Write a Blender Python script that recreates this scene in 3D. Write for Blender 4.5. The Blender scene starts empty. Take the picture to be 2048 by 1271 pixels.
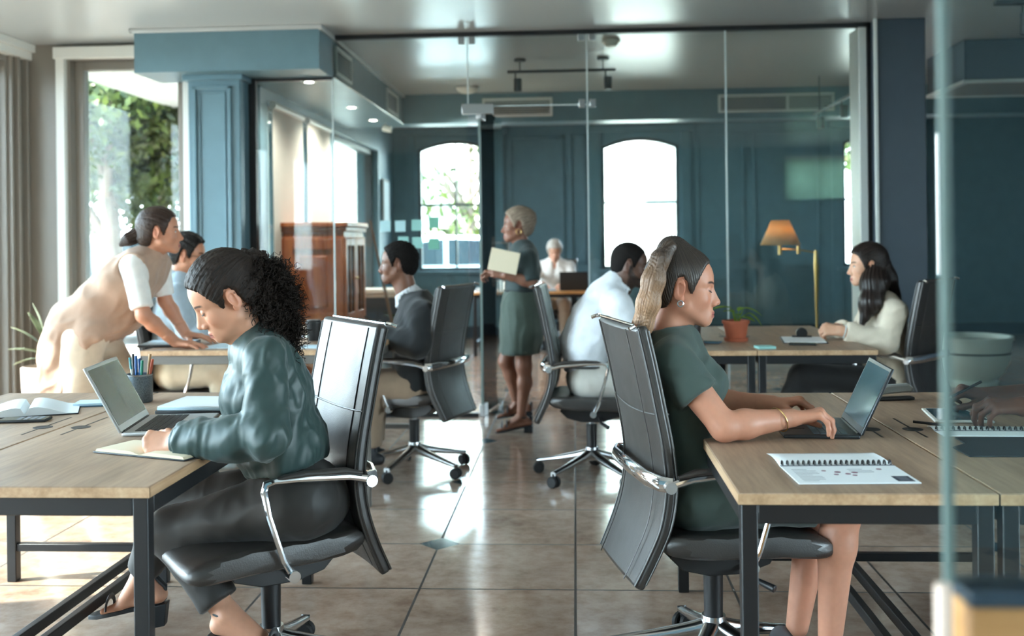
import bpy, math, random
import numpy as np
from mathutils import Vector, Matrix, noise as mnoise
COL = bpy.context.scene.collection
R = math.radians
PI = math.pi
random.seed(7)
RNG = np.random.default_rng(11)

# ---------------------------------------------------------------- camera model (survey of the room)
FPX, ROLL, EYE = 2085.0, 0.012, 1.32
YAW = math.atan(126.0 / FPX)
_s, _c = math.sin(YAW), math.cos(YAW)
def W(px, py, Y):
    """world point on the plane Y = const that the surveyed picture point lies on"""
    u, v = (px - 1024) / FPX, (482.5 - py) / FPX
    u, v = u + ROLL * v, v - ROLL * u
    d = (-_s + u * _c, _c + u * _s, v)
    t = Y / d[1]
    return np.array((d[0] * t, Y, EYE + v * t))

# ---------------------------------------------------------------- tagging
def tag(o, label=None, cat=None, group=None, kind=None):
    if label: o['label'] = label
    if cat: o['category'] = cat
    if group: o['group'] = group
    if kind: o['kind'] = kind
    return o
def thing(name, label, cat, loc=(0, 0, 0), rotz=0.0, group=None):
    o = bpy.data.objects.new(name, None); COL.objects.link(o)
    o.empty_display_size = 0.1
    o.location = loc; o.rotation_euler = (0, 0, rotz)
    return tag(o, label, cat, group)
def dup(root, loc, rotz, label, group=None, cat=None):
    r = root.copy(); COL.objects.link(r); r.location = loc; r.rotation_euler = (0, 0, rotz)
    r['label'] = label
    if group: r['group'] = group
    if cat: r['category'] = cat
    for ch in list(root.children):
        c = ch.copy(); COL.objects.link(c); c.parent = r
        for g in list(ch.children):
            d = g.copy(); COL.objects.link(d); d.parent = c
    return r

# ---------------------------------------------------------------- materials
def lin(c):
    def f(v):
        v /= 255.0
        return v / 12.92 if v <= 0.04045 else ((v + 0.055) / 1.055) ** 2.4
    return (f(c[0]), f(c[1]), f(c[2]), 1.0)
class NT:
    def __init__(s, name):
        s.m = bpy.data.materials.new(name); s.m.use_nodes = True
        s.t = s.m.node_tree; s.t.nodes.clear()
        s.out = s.t.nodes.new('ShaderNodeOutputMaterial')
    def n(s, typ, ins=None, **kw):
        nd = s.t.nodes.new('ShaderNode' + typ)
        for k, v in kw.items(): setattr(nd, k, v)
        for k, v in (ins or {}).items():
            sk = nd.inputs[k]
            if isinstance(v, bpy.types.NodeSocket): s.t.links.new(v, sk)
            else: sk.default_value = v
        return nd
    def math(s, op, a, b=None, clamp=False):
        nd = s.n('Math', operation=op, use_clamp=clamp)
        for i, v in enumerate((a, b)):
            if v is None: continue
            if isinstance(v, bpy.types.NodeSocket): s.t.links.new(v, nd.inputs[i])
            else: nd.inputs[i].default_value = v
        return nd.outputs[0]
    def mix(s, fac, a, b, blend='MIX'):
        nd = s.n('Mix', data_type='RGBA', blend_type=blend)
        for sk, v in ((nd.inputs[0], fac), (nd.inputs[6], a), (nd.inputs[7], b)):
            if isinstance(v, bpy.types.NodeSocket): s.t.links.new(v, sk)
            else: sk.default_value = v
        return nd.outputs[2]
    def ramp(s, fac, stops):
        nd = s.n('ValToRGB', {'Fac': fac})
        e = nd.color_ramp.elements
        while len(e) > 1: e.remove(e[-1])
        e[0].position, e[0].color = stops[0]
        for p, c in stops[1:]:
            x = e.new(p); x.color = c
        return nd.outputs[0]
    def coords(s, kind='Object', scale=(1, 1, 1), loc=(0, 0, 0), rot=(0, 0, 0)):
        tc = s.n('TexCoord')
        mp = s.n('Mapping', {'Vector': tc.outputs[kind], 'Scale': scale, 'Location': loc, 'Rotation': rot})
        return mp.outputs[0]
    def noise(s, vec, scale, detail=3, rough=0.5):
        nd = s.n('TexNoise', {'Vector': vec, 'Scale': scale, 'Detail': detail, 'Roughness': rough})
        return nd.outputs[0]
    def bsdf(s, **ins):
        m = {'color': 'Base Color', 'rough': 'Roughness', 'metal': 'Metallic', 'spec': 'Specular IOR Level', 'normal': 'Normal',
             'trans': 'Transmission Weight', 'coat': 'Coat Weight', 'sheen': 'Sheen Weight', 'sss': 'Subsurface Weight', 'ior': 'IOR',
             'emit': 'Emission Color', 'estr': 'Emission Strength', 'alpha': 'Alpha', 'coatr': 'Coat Roughness', 'aniso': 'Anisotropic',
             'sssr': 'Subsurface Radius', 'ssss': 'Subsurface Scale'}
        b = s.n('BsdfPrincipled', {m[k]: v for k, v in ins.items()})
        s.t.links.new(b.outputs[0], s.out.inputs[0])
        return b
    def bump(s, h, strength=0.2, dist=0.01):
        return s.n('Bump', {'Height': h, 'Strength': strength, 'Distance': dist}).outputs[0]
def simple(name, rgb, rough=0.5, metal=0.0, spec=0.5, bump=0.0, bscale=60, vary=0.0, **kw):
    t = NT(name); col = lin(rgb)
    ins = dict(rough=rough, metal=metal, spec=spec, **kw)
    if vary or bump:
        v = t.coords()
        nz = t.noise(v, bscale, 4)
        if bump: ins['normal'] = t.bump(nz, bump, 0.004)
        if vary:
            lo = tuple(c * (1 - vary) for c in col[:3]) + (1,); hi = tuple(min(1, c * (1 + vary)) for c in col[:3]) + (1,)
            col = t.ramp(t.noise(v, bscale * 0.15, 3), [(0.3, lo), (0.7, hi)])
    t.bsdf(color=col, **ins)
    return t.m

# ---------------------------------------------------------------- plain mesh builder
class MB:
    def __init__(s): s.v = []; s.f = []; s.m = []
    def add(s, vs, fs, mi=0, M=None):
        o = len(s.v)
        s.v += [tuple(M @ Vector(p)) if M is not None else tuple(p) for p in vs]
        s.f += [[i + o for i in f] for f in fs]; s.m += [mi] * len(fs)
        return s
    def box(s, c, d, rz=0, mi=0, M=None):
        x, y, z = d[0] / 2, d[1] / 2, d[2] / 2
        vs = [(sx * x, sy * y, sz * z) for sz in (-1, 1) for sy in (-1, 1) for sx in (-1, 1)]
        T = Matrix.Translation(c) @ Matrix.Rotation(rz, 4, 'Z')
        if M is not None: T = M @ T
        return s.add(vs, [(0, 2, 3, 1), (4, 5, 7, 6), (0, 1, 5, 4), (2, 6, 7, 3), (0, 4, 6, 2), (1, 3, 7, 5)], mi, T)
    def bx(s, x0, x1, y0, y1, z0, z1, mi=0, M=None):
        return s.box(((x0 + x1) / 2, (y0 + y1) / 2, (z0 + z1) / 2), (x1 - x0, y1 - y0, z1 - z0), 0, mi, M)
    def tube(s, pts, r, n=10, mi=0, caps=True, flat=1.0, M=None):
        pts = [Vector(p) for p in pts]; rs = r if isinstance(r, (list, tuple)) else [r] * len(pts)
        vs = []; fs = []; up = None
        for i, p in enumerate(pts):
            t = (pts[min(i + 1, len(pts) - 1)] - pts[max(i - 1, 0)]).normalized()
            if up is None:
                up = Vector((0, 0, 1)) if abs(t.z) < 0.9 else Vector((1, 0, 0))
            a = t.cross(up).normalized(); b = a.cross(t).normalized(); up = b
            for k in range(n):
                th = 2 * PI * k / n
                vs.append(p + a * (rs[i] * math.cos(th)) + b * (rs[i] * flat * math.sin(th)))
        for i in range(len(pts) - 1):
            for k in range(n):
                fs.append((i * n + k, i * n + (k + 1) % n, (i + 1) * n + (k + 1) % n, (i + 1) * n + k))
        if caps:
            fs.append(tuple(range(n))[::-1]); fs.append(tuple((len(pts) - 1) * n + k for k in range(n)))
        return s.add(vs, fs, mi, M)
    def lathe(s, prof, c=(0, 0, 0), n=28, mi=0, M=None, closed=False):
        vs = []; fs = []; L = len(prof)
        for r, z in prof:
            for k in range(n):
                th = 2 * PI * k / n
                vs.append((c[0] + r * math.cos(th), c[1] + r * math.sin(th), c[2] + z))
        for i in range(L - 1):
            for k in range(n):
                fs.append((i * n + k, i * n + (k + 1) % n, (i + 1) * n + (k + 1) % n, (i + 1) * n + k))
        if not closed:
            fs.append(tuple(range(n))[::-1]); fs.append(tuple((L - 1) * n + k for k in range(n)))
        return s.add(vs, fs, mi, M)
    def prism(s, poly, a, b, axis='Y', mi=0, M=None):
        """poly in the plane across axis: X -> (y,z), Y -> (x,z), Z -> (x,y)"""
        def P(u, v, w): return {'X': (w, u, v), 'Y': (u, w, v), 'Z': (u, v, w)}[axis]
        n = len(poly)
        vs = [P(u, v, a) for u, v in poly] + [P(u, v, b) for u, v in poly]
        fs = [tuple(range(n)), tuple(range(2 * n - 1, n - 1, -1))]
        fs += [(i, i + n, (i + 1) % n + n, (i + 1) % n) for i in range(n)]
        return s.add(vs, fs, mi, M)
    def grid(s, fn, nu, nv, mi=0, closeu=False):
        vs = [fn(i / nu, j / nv) for j in range(nv + 1) for i in range(nu + (0 if closeu else 1))]
        w = nu + (0 if closeu else 1); fs = []
        for j in range(nv):
            for i in range(nu):
                fs.append((j * w + i, j * w + (i + 1) % w, (j + 1) * w + (i + 1) % w, (j + 1) * w + i))
        return s.add(vs, fs, mi)
    def build(s, name, mats, parent=None, bevel=0.0, smooth=True, ang=35, sub=0, off=None, solid=0.0):
        me = bpy.data.meshes.new(name)
        vs = s.v if off is None else [(p[0] - off[0], p[1] - off[1], p[2] - off[2]) for p in s.v]
        me.from_pydata(vs, [], s.f)
        import bmesh
        bm = bmesh.new(); bm.from_mesh(me); bmesh.ops.recalc_face_normals(bm, faces=bm.faces); bm.to_mesh(me); bm.free()
        for m in (mats if isinstance(mats, (list, tuple)) else [mats]): me.materials.append(m)
        if any(s.m): me.polygons.foreach_set('material_index', s.m)
        if smooth:
            me.polygons.foreach_set('use_smooth', [True] * len(me.polygons))
            me.set_sharp_from_angle(angle=R(ang))
        o = bpy.data.objects.new(name, me); COL.objects.link(o)
        if parent is not None: o.parent = parent
        if solid:
            md = o.modifiers.new('solid', 'SOLIDIFY'); md.thickness = solid; md.offset = 0
        if sub:
            md = o.modifiers.new('sub', 'SUBSURF'); md.levels = sub; md.render_levels = sub
        if bevel:
            md = o.modifiers.new('bevel', 'BEVEL'); md.width = bevel; md.segments = 2; md.limit_method = 'ANGLE'; md.angle_limit = R(40)
        return o
def struct(name, mb, mats, **kw):
    return tag(mb.build(name, mats, **kw), kind='structure')
def rawmesh(name, V, F, mats, parent=None, cols=None, hs=None, off=None, smooth=True):
    """fast mesh from numpy arrays (quads), with optional vertex colour and hair-flow attributes"""
    V = np.asarray(V, np.float32); F = np.asarray(F, np.int32)
    if off is not None: V = V - np.asarray(off, np.float32)
    me = bpy.data.meshes.new(name)
    me.vertices.add(len(V)); me.vertices.foreach_set('co', V.ravel())
    k = F.shape[1]
    me.loops.add(F.size); me.loops.foreach_set('vertex_index', F.ravel())
    me.polygons.add(len(F)); me.polygons.foreach_set('loop_start', np.arange(0, F.size, k, dtype=np.int32))
    me.update(calc_edges=True)
    me.polygons.foreach_set('use_smooth', np.full(len(F), smooth))
    if cols is not None:
        a = me.color_attributes.new('Col', 'FLOAT_COLOR', 'POINT')
        a.data.foreach_set('color', np.concatenate([cols, np.ones((len(cols), 1))], 1).astype(np.float32).ravel())
    if hs is not None:
        a = me.attributes.new('flow', 'FLOAT_VECTOR', 'POINT'); a.data.foreach_set('vector', np.asarray(hs, np.float32).ravel())
    for m in (mats if isinstance(mats, (list, tuple)) else [mats]): me.materials.append(m)
    me.validate()
    o = bpy.data.objects.new(name, me); COL.objects.link(o)
    if parent is not None: o.parent = parent
    return o
# ---------------------------------------------------------------- materials of the room
def wood_mat(name, c0, c1, c2, along='Y', scale=1.0, rough=0.42):
    t = NT(name)
    sc = {'X': (1.2, 14, 14), 'Y': (14, 1.2, 14), 'Z': (14, 14, 1.2)}[along]
    v = t.coords('Object', tuple(q * scale for q in sc))
    a = t.noise(v, 1.0, 6, 0.62)
    v2 = t.coords('Object', tuple(q * scale * 5 for q in sc))
    b = t.noise(v2, 1.3, 3)
    col = t.ramp(a, [(0.3, lin(c0)), (0.5, lin(c1)), (0.72, lin(c2))])
    col = t.mix(0.25, col, t.ramp(b, [(0.35, lin(c0)), (0.65, lin(c2))]))
    t.bsdf(color=col, rough=t.ramp(a, [(0.2, (rough - .08,) * 3 + (1,)), (0.8, (rough + .1,) * 3 + (1,))]), normal=t.bump(b, 0.08, 0.002))
    return t.m
M = {}
M['oak'] = wood_mat('oak_top', (128, 105, 86), (160, 134, 111), (184, 158, 134))
M['oak_edge'] = wood_mat('oak_edge', (150, 118, 86), (184, 150, 116), (206, 176, 142))
M['cherry'] = wood_mat('cherry_wood', (120, 56, 26), (172, 92, 48), (206, 128, 76), 'Z', 0.8, 0.3)
M['blond'] = wood_mat('blond_wood', (150, 104, 60), (190, 140, 88), (208, 164, 112), 'X', 1.0, 0.4)
M['frame'] = simple('black_frame', (34, 35, 37), 0.42, 0.3, bump=0.05, bscale=200)
M['frame_grey'] = simple('grey_frame', (104, 102, 98), 0.4, 0.3)
def leather():
    t = NT('black_leather'); v = t.coords()
    vo = t.n('TexVoronoi', {'Vector': v, 'Scale': 260.0}).outputs[0]
    nz = t.noise(v, 9, 3)
    h = t.math('ADD', t.math('MULTIPLY', vo, 0.25), t.math('MULTIPLY', nz, 0.9))
    t.bsdf(color=lin((44, 41, 39)), rough=t.ramp(nz, [(0.3, (.38, .38, .38, 1)), (0.7, (.48, .48, .48, 1))]), spec=0.8, normal=t.bump(h, 0.10, 0.01), coat=0.15, coatr=0.35)
    return t.m
M['leather'] = leather()
M['chrome'] = simple('chrome', (226, 228, 230), 0.08, 1.0)
M['alu'] = simple('polished_aluminium', (196, 198, 200), 0.2, 1.0)
M['plastic'] = simple('black_plastic', (24, 24, 26), 0.45)
M['rubber'] = simple('black_rubber', (18, 18, 19), 0.6)
M['wall'] = simple('teal_wall_paint', (98, 129, 141), 0.38, bump=0.04, bscale=40, vary=0.06)
M['wall_dark'] = simple('dark_wall_paint', (46, 62, 74), 0.4, bump=0.04, bscale=40, vary=0.06)
M['column'] = simple('slate_column_paint', (58, 72, 84), 0.4, vary=0.05, bscale=40)
M['ceil'] = simple('gloss_grey_ceiling', (192, 196, 196), 0.26, spec=0.7, bump=0.03, bscale=5)
M['casing'] = simple('taupe_window_casing', (140, 134, 126), 0.35)
M['casing_dark'] = simple('dark_window_casing', (66, 68, 68), 0.35)
M['white'] = simple('white_paint', (232, 232, 226), 0.4)
M['blind'] = simple('white_roller_blind', (228, 220, 210), 0.8)
M['paper'] = simple('white_paper', (232, 238, 240), 0.7)
M['paper_cream'] = simple('cream_paper', (222, 208, 180), 0.8)
M['paper_blue'] = simple('pale_blue_paper', (196, 222, 236), 0.7)
M['ink'] = simple('grey_ink', (120, 124, 132), 0.7)
M['ink_dark'] = simple('dark_ink', (52, 58, 70), 0.7)
M['cover'] = simple('black_cover', (34, 38, 42), 0.5)
M['cover_blue'] = simple('blue_cover', (70, 112, 140), 0.5)
M['terracotta'] = simple('terracotta', (176, 92, 62), 0.7, vary=0.12, bscale=40, bump=0.05)
M['peach'] = simple('peach_glazed_pot', (236, 212, 196), 0.4)
M['pot_white'] = simple('pale_planter', (206, 216, 206), 0.45)
M['soil'] = simple('soil', (54, 42, 32), 0.95, bump=0.6, bscale=60)
def leafmat(name, a, b):
    t = NT(name); v = t.coords()
    col = t.ramp(t.noise(v, 4, 3), [(0.35, lin(a)), (0.65, lin(b))])
    bs = t.bsdf(color=col, rough=0.5, spec=0.3)
    tr = t.n('BsdfTranslucent', {'Color': col})
    mx = t.n('MixShader', {0: 0.35, 1: bs.outputs[0], 2: tr.outputs[0]})
    t.t.links.new(mx.outputs[0], t.out.inputs[0])
    return t.m
M['leaf'] = leafmat('fresh_leaf', (66, 110, 36), (150, 180, 70))
M['leaf_dark'] = leafmat('dark_leaf', (30, 56, 28), (70, 96, 48))
M['leaf_pale'] = leafmat('pale_leaf', (120, 130, 104), (186, 190, 160))
M['tree_leaf'] = leafmat('tree_leaf', (30, 42, 18), (78, 88, 38))
M['tree_leaf_b'] = leafmat('tree_leaf_blue_green', (18, 32, 26), (40, 56, 44))
M['blossom'] = leafmat('pale_blossom', (90, 84, 70), (150, 140, 120))
M['bark'] = simple('bark', (92, 78, 64), 0.9, bump=0.5, bscale=20, vary=0.3)
M['brass'] = simple('brass', (190, 154, 96), 0.28, 1.0)
def shade_mat():
    t = NT('tan_lampshade'); b_ = t.bsdf(color=lin((212, 176, 124)), rough=.85, normal=t.bump(t.noise(t.coords(), 200, 2), .1, .002))
    tr = t.n('BsdfTranslucent', {'Color': lin((226, 184, 128))}); mx = t.n('MixShader', {0: .22, 1: b_.outputs[0], 2: tr.outputs[0]})
    t.t.links.new(mx.outputs[0], t.out.inputs[0]); return t.m
M['tan_shade'] = shade_mat()
def blind_mat():
    t = NT('celadon_blind'); tr = t.n('BsdfTranslucent', {'Color': lin((206, 228, 210))}); d_ = t.n('BsdfDiffuse', {'Color': lin((190, 210, 196))})
    mx = t.n('MixShader', {0: .85, 1: d_.outputs[0], 2: tr.outputs[0]}); t.t.links.new(mx.outputs[0], t.out.inputs[0]); return t.m
M['celadon'] = blind_mat()
M['vent_white'] = simple('white_vent', (216, 222, 220), 0.4)
M['vent_dark'] = simple('vent_shadow_gap', (70, 82, 84), 0.6)
M['steel'] = simple('brushed_steel', (176, 178, 178), 0.3, 1.0)
M['fixture'] = simple('dark_fixture', (52, 56, 58), 0.45, 0.3)
M['asphalt'] = simple('pale_paving', (120, 116, 110), 0.9, vary=0.12, bscale=6)
M['car_blue'] = simple('car_paint', (34, 50, 64), 0.25, coat=0.6)
M['car_white'] = simple('car_paint_white', (214, 222, 226), 0.25, coat=0.6)
M['car_glass'] = simple('car_glass', (30, 40, 46), 0.08)
M['render'] = simple('pale_render', (226, 222, 214), 0.85, vary=0.06, bscale=10)
M['screen_reflect'] = simple('painted_reflection_screen', (92, 88, 70), 0.2)  # olive base colour stands in for the room mirrored in a switched-off screen
M['silver'] = simple('silver_laptop_shell', (204, 208, 210), 0.35, 0.4)
M['gunmetal'] = simple('gunmetal_laptop_shell', (62, 66, 70), 0.32, 0.7)
M['key'] = simple('laptop_key', (40, 46, 50), 0.5)
M['key_light'] = simple('laptop_key_pale', (96, 112, 120), 0.5)  # paler keys for the dark laptops
M['note_teal'] = simple('teal_sticky_note', (150, 204, 198), 0.8)
M['note_green'] = simple('green_sticky_note', (120, 186, 164), 0.8)
M['note_pale'] = simple('pale_sticky_note', (176, 214, 220), 0.8)
def glass_mat(name, tint, refl=1.0):
    t = NT(name)
    tr = t.n('BsdfTransparent', {'Color': lin(tint)})
    gl = t.n('BsdfGlossy', {'Color': (1, 1, 1, 1), 'Roughness': 0.01})
    fr = t.n('Fresnel', {'IOR': 1.45})
    fac = t.math('MULTIPLY', fr.outputs[0], refl, True)
    mx = t.n('MixShader', {0: fac, 1: tr.outputs[0], 2: gl.outputs[0]})
    t.t.links.new(mx.outputs[0], t.out.inputs[0])
    return t.m
M['glass'] = glass_mat('clear_glass', (246, 252, 250))
M['window_glass'] = glass_mat('window_glass', (244, 250, 250), 0.8)
M['glass_edge'] = simple('glass_edge', (122, 144, 140), 0.4, spec=0.4, trans=0.3)
M['glass_seam'] = simple('silicone_joint', (206, 222, 224), 0.3)
def emit(name, rgb, st):
    t = NT(name); t.bsdf(color=lin(rgb), emit=lin(rgb), estr=st); return t.m
M['lamp_on'] = emit('lit_downlight', (255, 246, 230), 14.0)
def floor_mat():
    t = NT('polished_travertine_tiles')
    tc = t.n('TexCoord'); sep = t.n('SeparateXYZ', {'Vector': tc.outputs['Object']})
    x, y = sep.outputs[0], sep.outputs[1]
    def cell(v, off, per):
        q = t.math('DIVIDE', t.math('SUBTRACT', v, off), per)
        fl = t.math('FLOOR', q)
        fr = t.math('SUBTRACT', q, fl)
        return fl, t.math('MULTIPLY', t.math('SUBTRACT', 0.5, t.math('ABSOLUTE', t.math('SUBTRACT', fr, 0.5))), per)
    fx, dx = cell(x, -0.608, 0.594)
    fy, dy = cell(y, 3.95, 0.588)
    joint = t.math('LESS_THAN', t.math('MINIMUM', dx, dy), 0.0048)
    _, gx = cell(x, -0.608, 1.188); _, gy = cell(y, 4.54, 1.176)
    dia = t.math('LESS_THAN', t.math('ADD', gx, gy), 0.088)
    rim = t.math('LESS_THAN', t.math('ABSOLUTE', t.math('SUBTRACT', t.math('ADD', gx, gy), 0.088)), 0.004)
    idn = t.n('TexWhiteNoise', {'Vector': t.n('CombineXYZ', {0: fx, 1: fy, 2: 0.0}).outputs[0]}, noise_dimensions='3D').outputs[0]
    shift = t.n('VectorMath', {0: tc.outputs['Object'], 1: t.n('CombineXYZ', {0: t.math('MULTIPLY', idn, 7.0), 1: t.math('MULTIPLY', idn, 3.0), 2: 0.0}).outputs[0]}, operation='ADD').outputs[0]
    n1 = t.noise(shift, 2.2, 6, 0.6); n2 = t.noise(shift, 14, 5, 0.65)
    col = t.ramp(n1, [(0.28, lin((120, 92, 76))), (0.45, lin((156, 130, 112))), (0.6, lin((178, 152, 134))), (0.78, lin((200, 176, 158)))])
    col = t.mix(0.3, col, t.ramp(n2, [(0.35, lin((128, 98, 80))), (0.6, lin((190, 172, 156)))]))
    col = t.mix(t.math('MULTIPLY', idn, 0.22), col, lin((148, 136, 122)))
    col = t.mix(dia, col, lin((48, 66, 74)))
    col = t.mix(rim, col, lin((70, 66, 60)))
    jn = t.math('MULTIPLY', joint, t.math('SUBTRACT', 1.0, dia))
    col = t.mix(jn, col, lin((52, 46, 42)))
    ro = t.math('ADD', t.math('MULTIPLY', n2, 0.16), t.math('ADD', 0.06, t.math('MULTIPLY', jn, 0.4)))
    h = t.math('SUBTRACT', t.math('MULTIPLY', n1, 0.35), jn)
    t.bsdf(color=col, rough=ro, spec=0.6, normal=t.bump(h, 0.12, 0.004))
    return t.m
M['floor'] = floor_mat()
# ================================================================ the setting
CE = 2.9; GY = 7.85; BY = 14.3; LX = -4.3; RX = 6.4; FY = -2.6
b = MB().bx(LX - .3, RX + .3, FY - .3, BY + .35, -.12, 0)
struct('floor', b, M['floor'], smooth=False)
b = MB().bx(LX - .3, RX + .3, FY - .3, BY + .35, CE, CE + .2)
struct('ceiling', b, M['ceil'], smooth=False)

def window(name, label, o0, o1, z0, z1, pos, axis, fr=.05, dep=.09, mid=None, cross=None, mat='casing', arch=0.0, sill=True):
    """a glazed opening: o0..o1 along the wall, pos = wall plane; parts frame, pane, sill"""
    w = tag(thing(name, label, 'window'), kind='structure')
    def bar(mb, a0, a1, b0, b1, d0=-dep / 2, d1=dep / 2):
        if axis == 'X': mb.bx(a0, a1, pos + d0, pos + d1, b0, b1)
        else: mb.bx(pos + d0, pos + d1, a0, a1, b0, b1)
    f = MB()
    bar(f, o0, o0 + fr, z0, z1); bar(f, o1 - fr, o1, z0, z1); bar(f, o0 + fr, o1 - fr, z0, z0 + fr)
    if not arch: bar(f, o0 + fr, o1 - fr, z1 - fr, z1)
    else:
        n = 14; k = [(o0 + (o1 - o0) * i / n) for i in range(n + 1)]
        az = [z1 + arch * (1 - (2 * i / n - 1) ** 2) for i in range(n + 1)]
        f.prism([(x, z) for x, z in zip(k, az)] + [(x, z - fr) for x, z in zip(k[::-1], az[::-1])], pos - dep / 2, pos + dep / 2, 'Y')
    for c in (cross or []): bar(f, o0 + fr, o1 - fr, c - .018, c + .018, -.03, .03)
    for c in (mid or []): bar(f, c - .014, c + .014, z0 + fr, z1 + arch - fr, -.025, .025)
    f.build('frame', M[mat], w, bevel=.004)
    g = MB(); bar(g, o0 + fr * .5, o1 - fr * .5, z0 + fr * .5, z1 + (arch * .6) - fr * .5, -.004, .004)
    g.build('pane', M['window_glass'], w, smooth=False)
    return w
# ---- left wall: tall shop windows between piers
LW = [(-2.35, -.1), (0.3, 2.55), (2.95, 5.2), (5.55, 7.66)]  # first bay listed is unseen, added to let in more fill daylight
b = MB()
e = FY - .3
for y0, y1 in LW:
    b.bx(LX - .3, LX, e, y0, 0, CE); b.bx(LX - .3, LX, y0, y1, 2.74, CE); b.bx(LX - .3, LX, y0, y1, 0, .08); e = y1
b.bx(LX - .3, LX, e, 8.25, 0, CE)
struct('wall_left', b, M['casing'], smooth=False)
for i, (y0, y1) in enumerate(LW):
    window('window_%d' % (i + 1), 'tall clear shop window in the left wall, bay %s from the corner' % ['added for fill light, fourth', 'third', 'second', 'first'][i], y0, y1, .08, 2.74, LX - .12, 'Y', fr=.07, cross=[], mat='casing')
# moulded casing strips beside the corner
b = MB()
for k, (yy, pr) in enumerate([(7.69, .035), (7.745, .06), (7.81, .03), (7.87, .06)]):
    b.bx(LX - .001, LX + pr, yy, yy + .026, 0, 2.8)
struct('trim_10', b, M['casing'], bevel=.004)
b = MB(); b.bx(LX - .001, LX + .07, 5.4, 7.93, 2.78, 2.84); b.bx(LX - .001, LX + .1, 5.4, 7.93, 2.84, CE)
struct('trim_1', b, M['white'], bevel=.004)
# ---- window wall that closes the left bay (faces the camera)
NW = (-3.93, -3.03)
b = MB()
b.bx(LX, NW[0], 7.93, 8.2, 0, CE); b.bx(NW[0], NW[1], 7.93, 8.2, 2.78, CE); b.bx(NW[0], NW[1], 7.93, 8.2, 0, .1); b.bx(NW[1], -2.53, 7.93, 8.2, 0, CE)
struct('wall_bay', b, M['casing'], smooth=False)
window('window_5', 'tall window facing the room beside the blue column, trees behind it', NW[0], NW[1], .1, 2.78, 8.06, 'X', fr=.07, mat='casing')
b = MB(); b.bx(NW[0] - .09, NW[0] - .02, 7.88, 7.931, 0, 2.8); b.bx(NW[1] + .02, NW[1] + .07, 7.88, 7.931, 0, 2.585); b.bx(NW[0] - .1, -3.2, 7.86, 7.931, 2.78, 2.87)
b.bx(NW[1] + .085, NW[1] + .11, 7.89, 7.931, 0, 2.585); b.bx(NW[1] + .12, NW[1] + .15, 7.9, 7.931, 0, 2.585)
struct('trim_2', b, M['white'], bevel=.004)
# ---- blue panelled column
b = MB(); b.bx(-2.87, -2.475, 7.62, 7.93, 0, 2.585)
struct('column', b, M['wall'], bevel=.006)
b = MB()
for x0, x1, z0, z1 in ((-2.83, -2.805, .2, 2.5), (-2.565, -2.54, .2, 2.5), (-2.83, -2.54, 2.48, 2.505), (-2.83, -2.54, .19, .215)): b.bx(x0, x1, 7.6, 7.622, z0, z1)
for x0, x1, z0, z1 in ((-2.785, -2.775, .25, 2.46), (-2.595, -2.585, .25, 2.46), (-2.785, -2.585, 2.45, 2.46)): b.bx(x0, x1, 7.61, 7.622, z0, z1)
b.bx(-2.9, -2.45, 7.59, 7.93, 2.545, 2.585); b.bx(-2.89, -2.46, 7.6, 7.93, 0, .12)
struct('trim_3', b, M['wall'], bevel=.003)
# ---- ceiling bulkhead running from the left into the glass room
b = MB(); b.bx(-3.2, -1.83, 7.44, 7.93, 2.585, CE); b.bx(-2.5, -1.83, 7.93, 11.08, 2.585, CE)
struct('beam_bulkhead', b, M['wall'], smooth=False)
b = MB(); b.bx(-3.23, -1.8, 7.41, 7.44, CE - .03, CE); b.bx(-1.83, -1.8, 7.41, 11.08, CE - .035, CE); b.bx(-1.832, -1.815, 7.87, 11.08, 2.585, 2.605)
b.bx(-3.23, -3.2, 7.41, 7.93, CE - .03, CE)
struct('trim_4', b, M['ceil'], bevel=.006)
# ---- back beam
b = MB(); b.bx(-2.5, RX, 11.08, 11.4, 2.59, CE)
struct('beam_back', b, M['wall'], smooth=False)
# ---- side wall of the glass room with blinds and a window
SW = [(8.4, 9.35), (9.5, 10.4), (10.75, 13.2)]
b = MB(); e = 8.2
for y0, y1 in SW:
    b.bx(-2.78, -2.5, e, y0, 0, CE); b.bx(-2.78, -2.5, y0, y1, 2.5, CE); b.bx(-2.78, -2.5, y0, y1, 0, .6); e = y1
b.bx(-2.78, -2.5, e, BY + .3, 0, CE)
struct('wall_side', b, M['wall'], smooth=False)
for i, (y0, y1) in enumerate(SW):
    window('window_%d' % (6 + i), ['side window of the glass room nearest the column', 'middle side window of the glass room', 'blue tinted side window of the glass room nearest the back wall'][i], y0, y1, .6, 2.5, -2.62, 'Y', fr=.06, mat='casing_dark', mid=None)
for i, (y0, y1) in enumerate(SW[:2]):
    t = thing('roller_blind', ['white roller blind lowered over the side window just behind the blue column', 'white roller blind lowered over the side window above the wooden cabinet'][i], 'blind', (-2.46, (y0 + y1) / 2, 0), 0, 'roller blinds in the glass room')
    h = (y1 - y0) / 2 - .01
    MB().bx(-.004, .004, -h, h, .7, 2.44).build('fabric', M['blind'], t, smooth=False)
    MB().tube([(0, -h, 2.46), (0, h, 2.46)], .03, 14).build('roller', M['white'], t)
    MB().bx(-.01, .01, -h, h, .68, .705).build('hem_bar', M['white'], t, bevel=.003)
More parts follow.
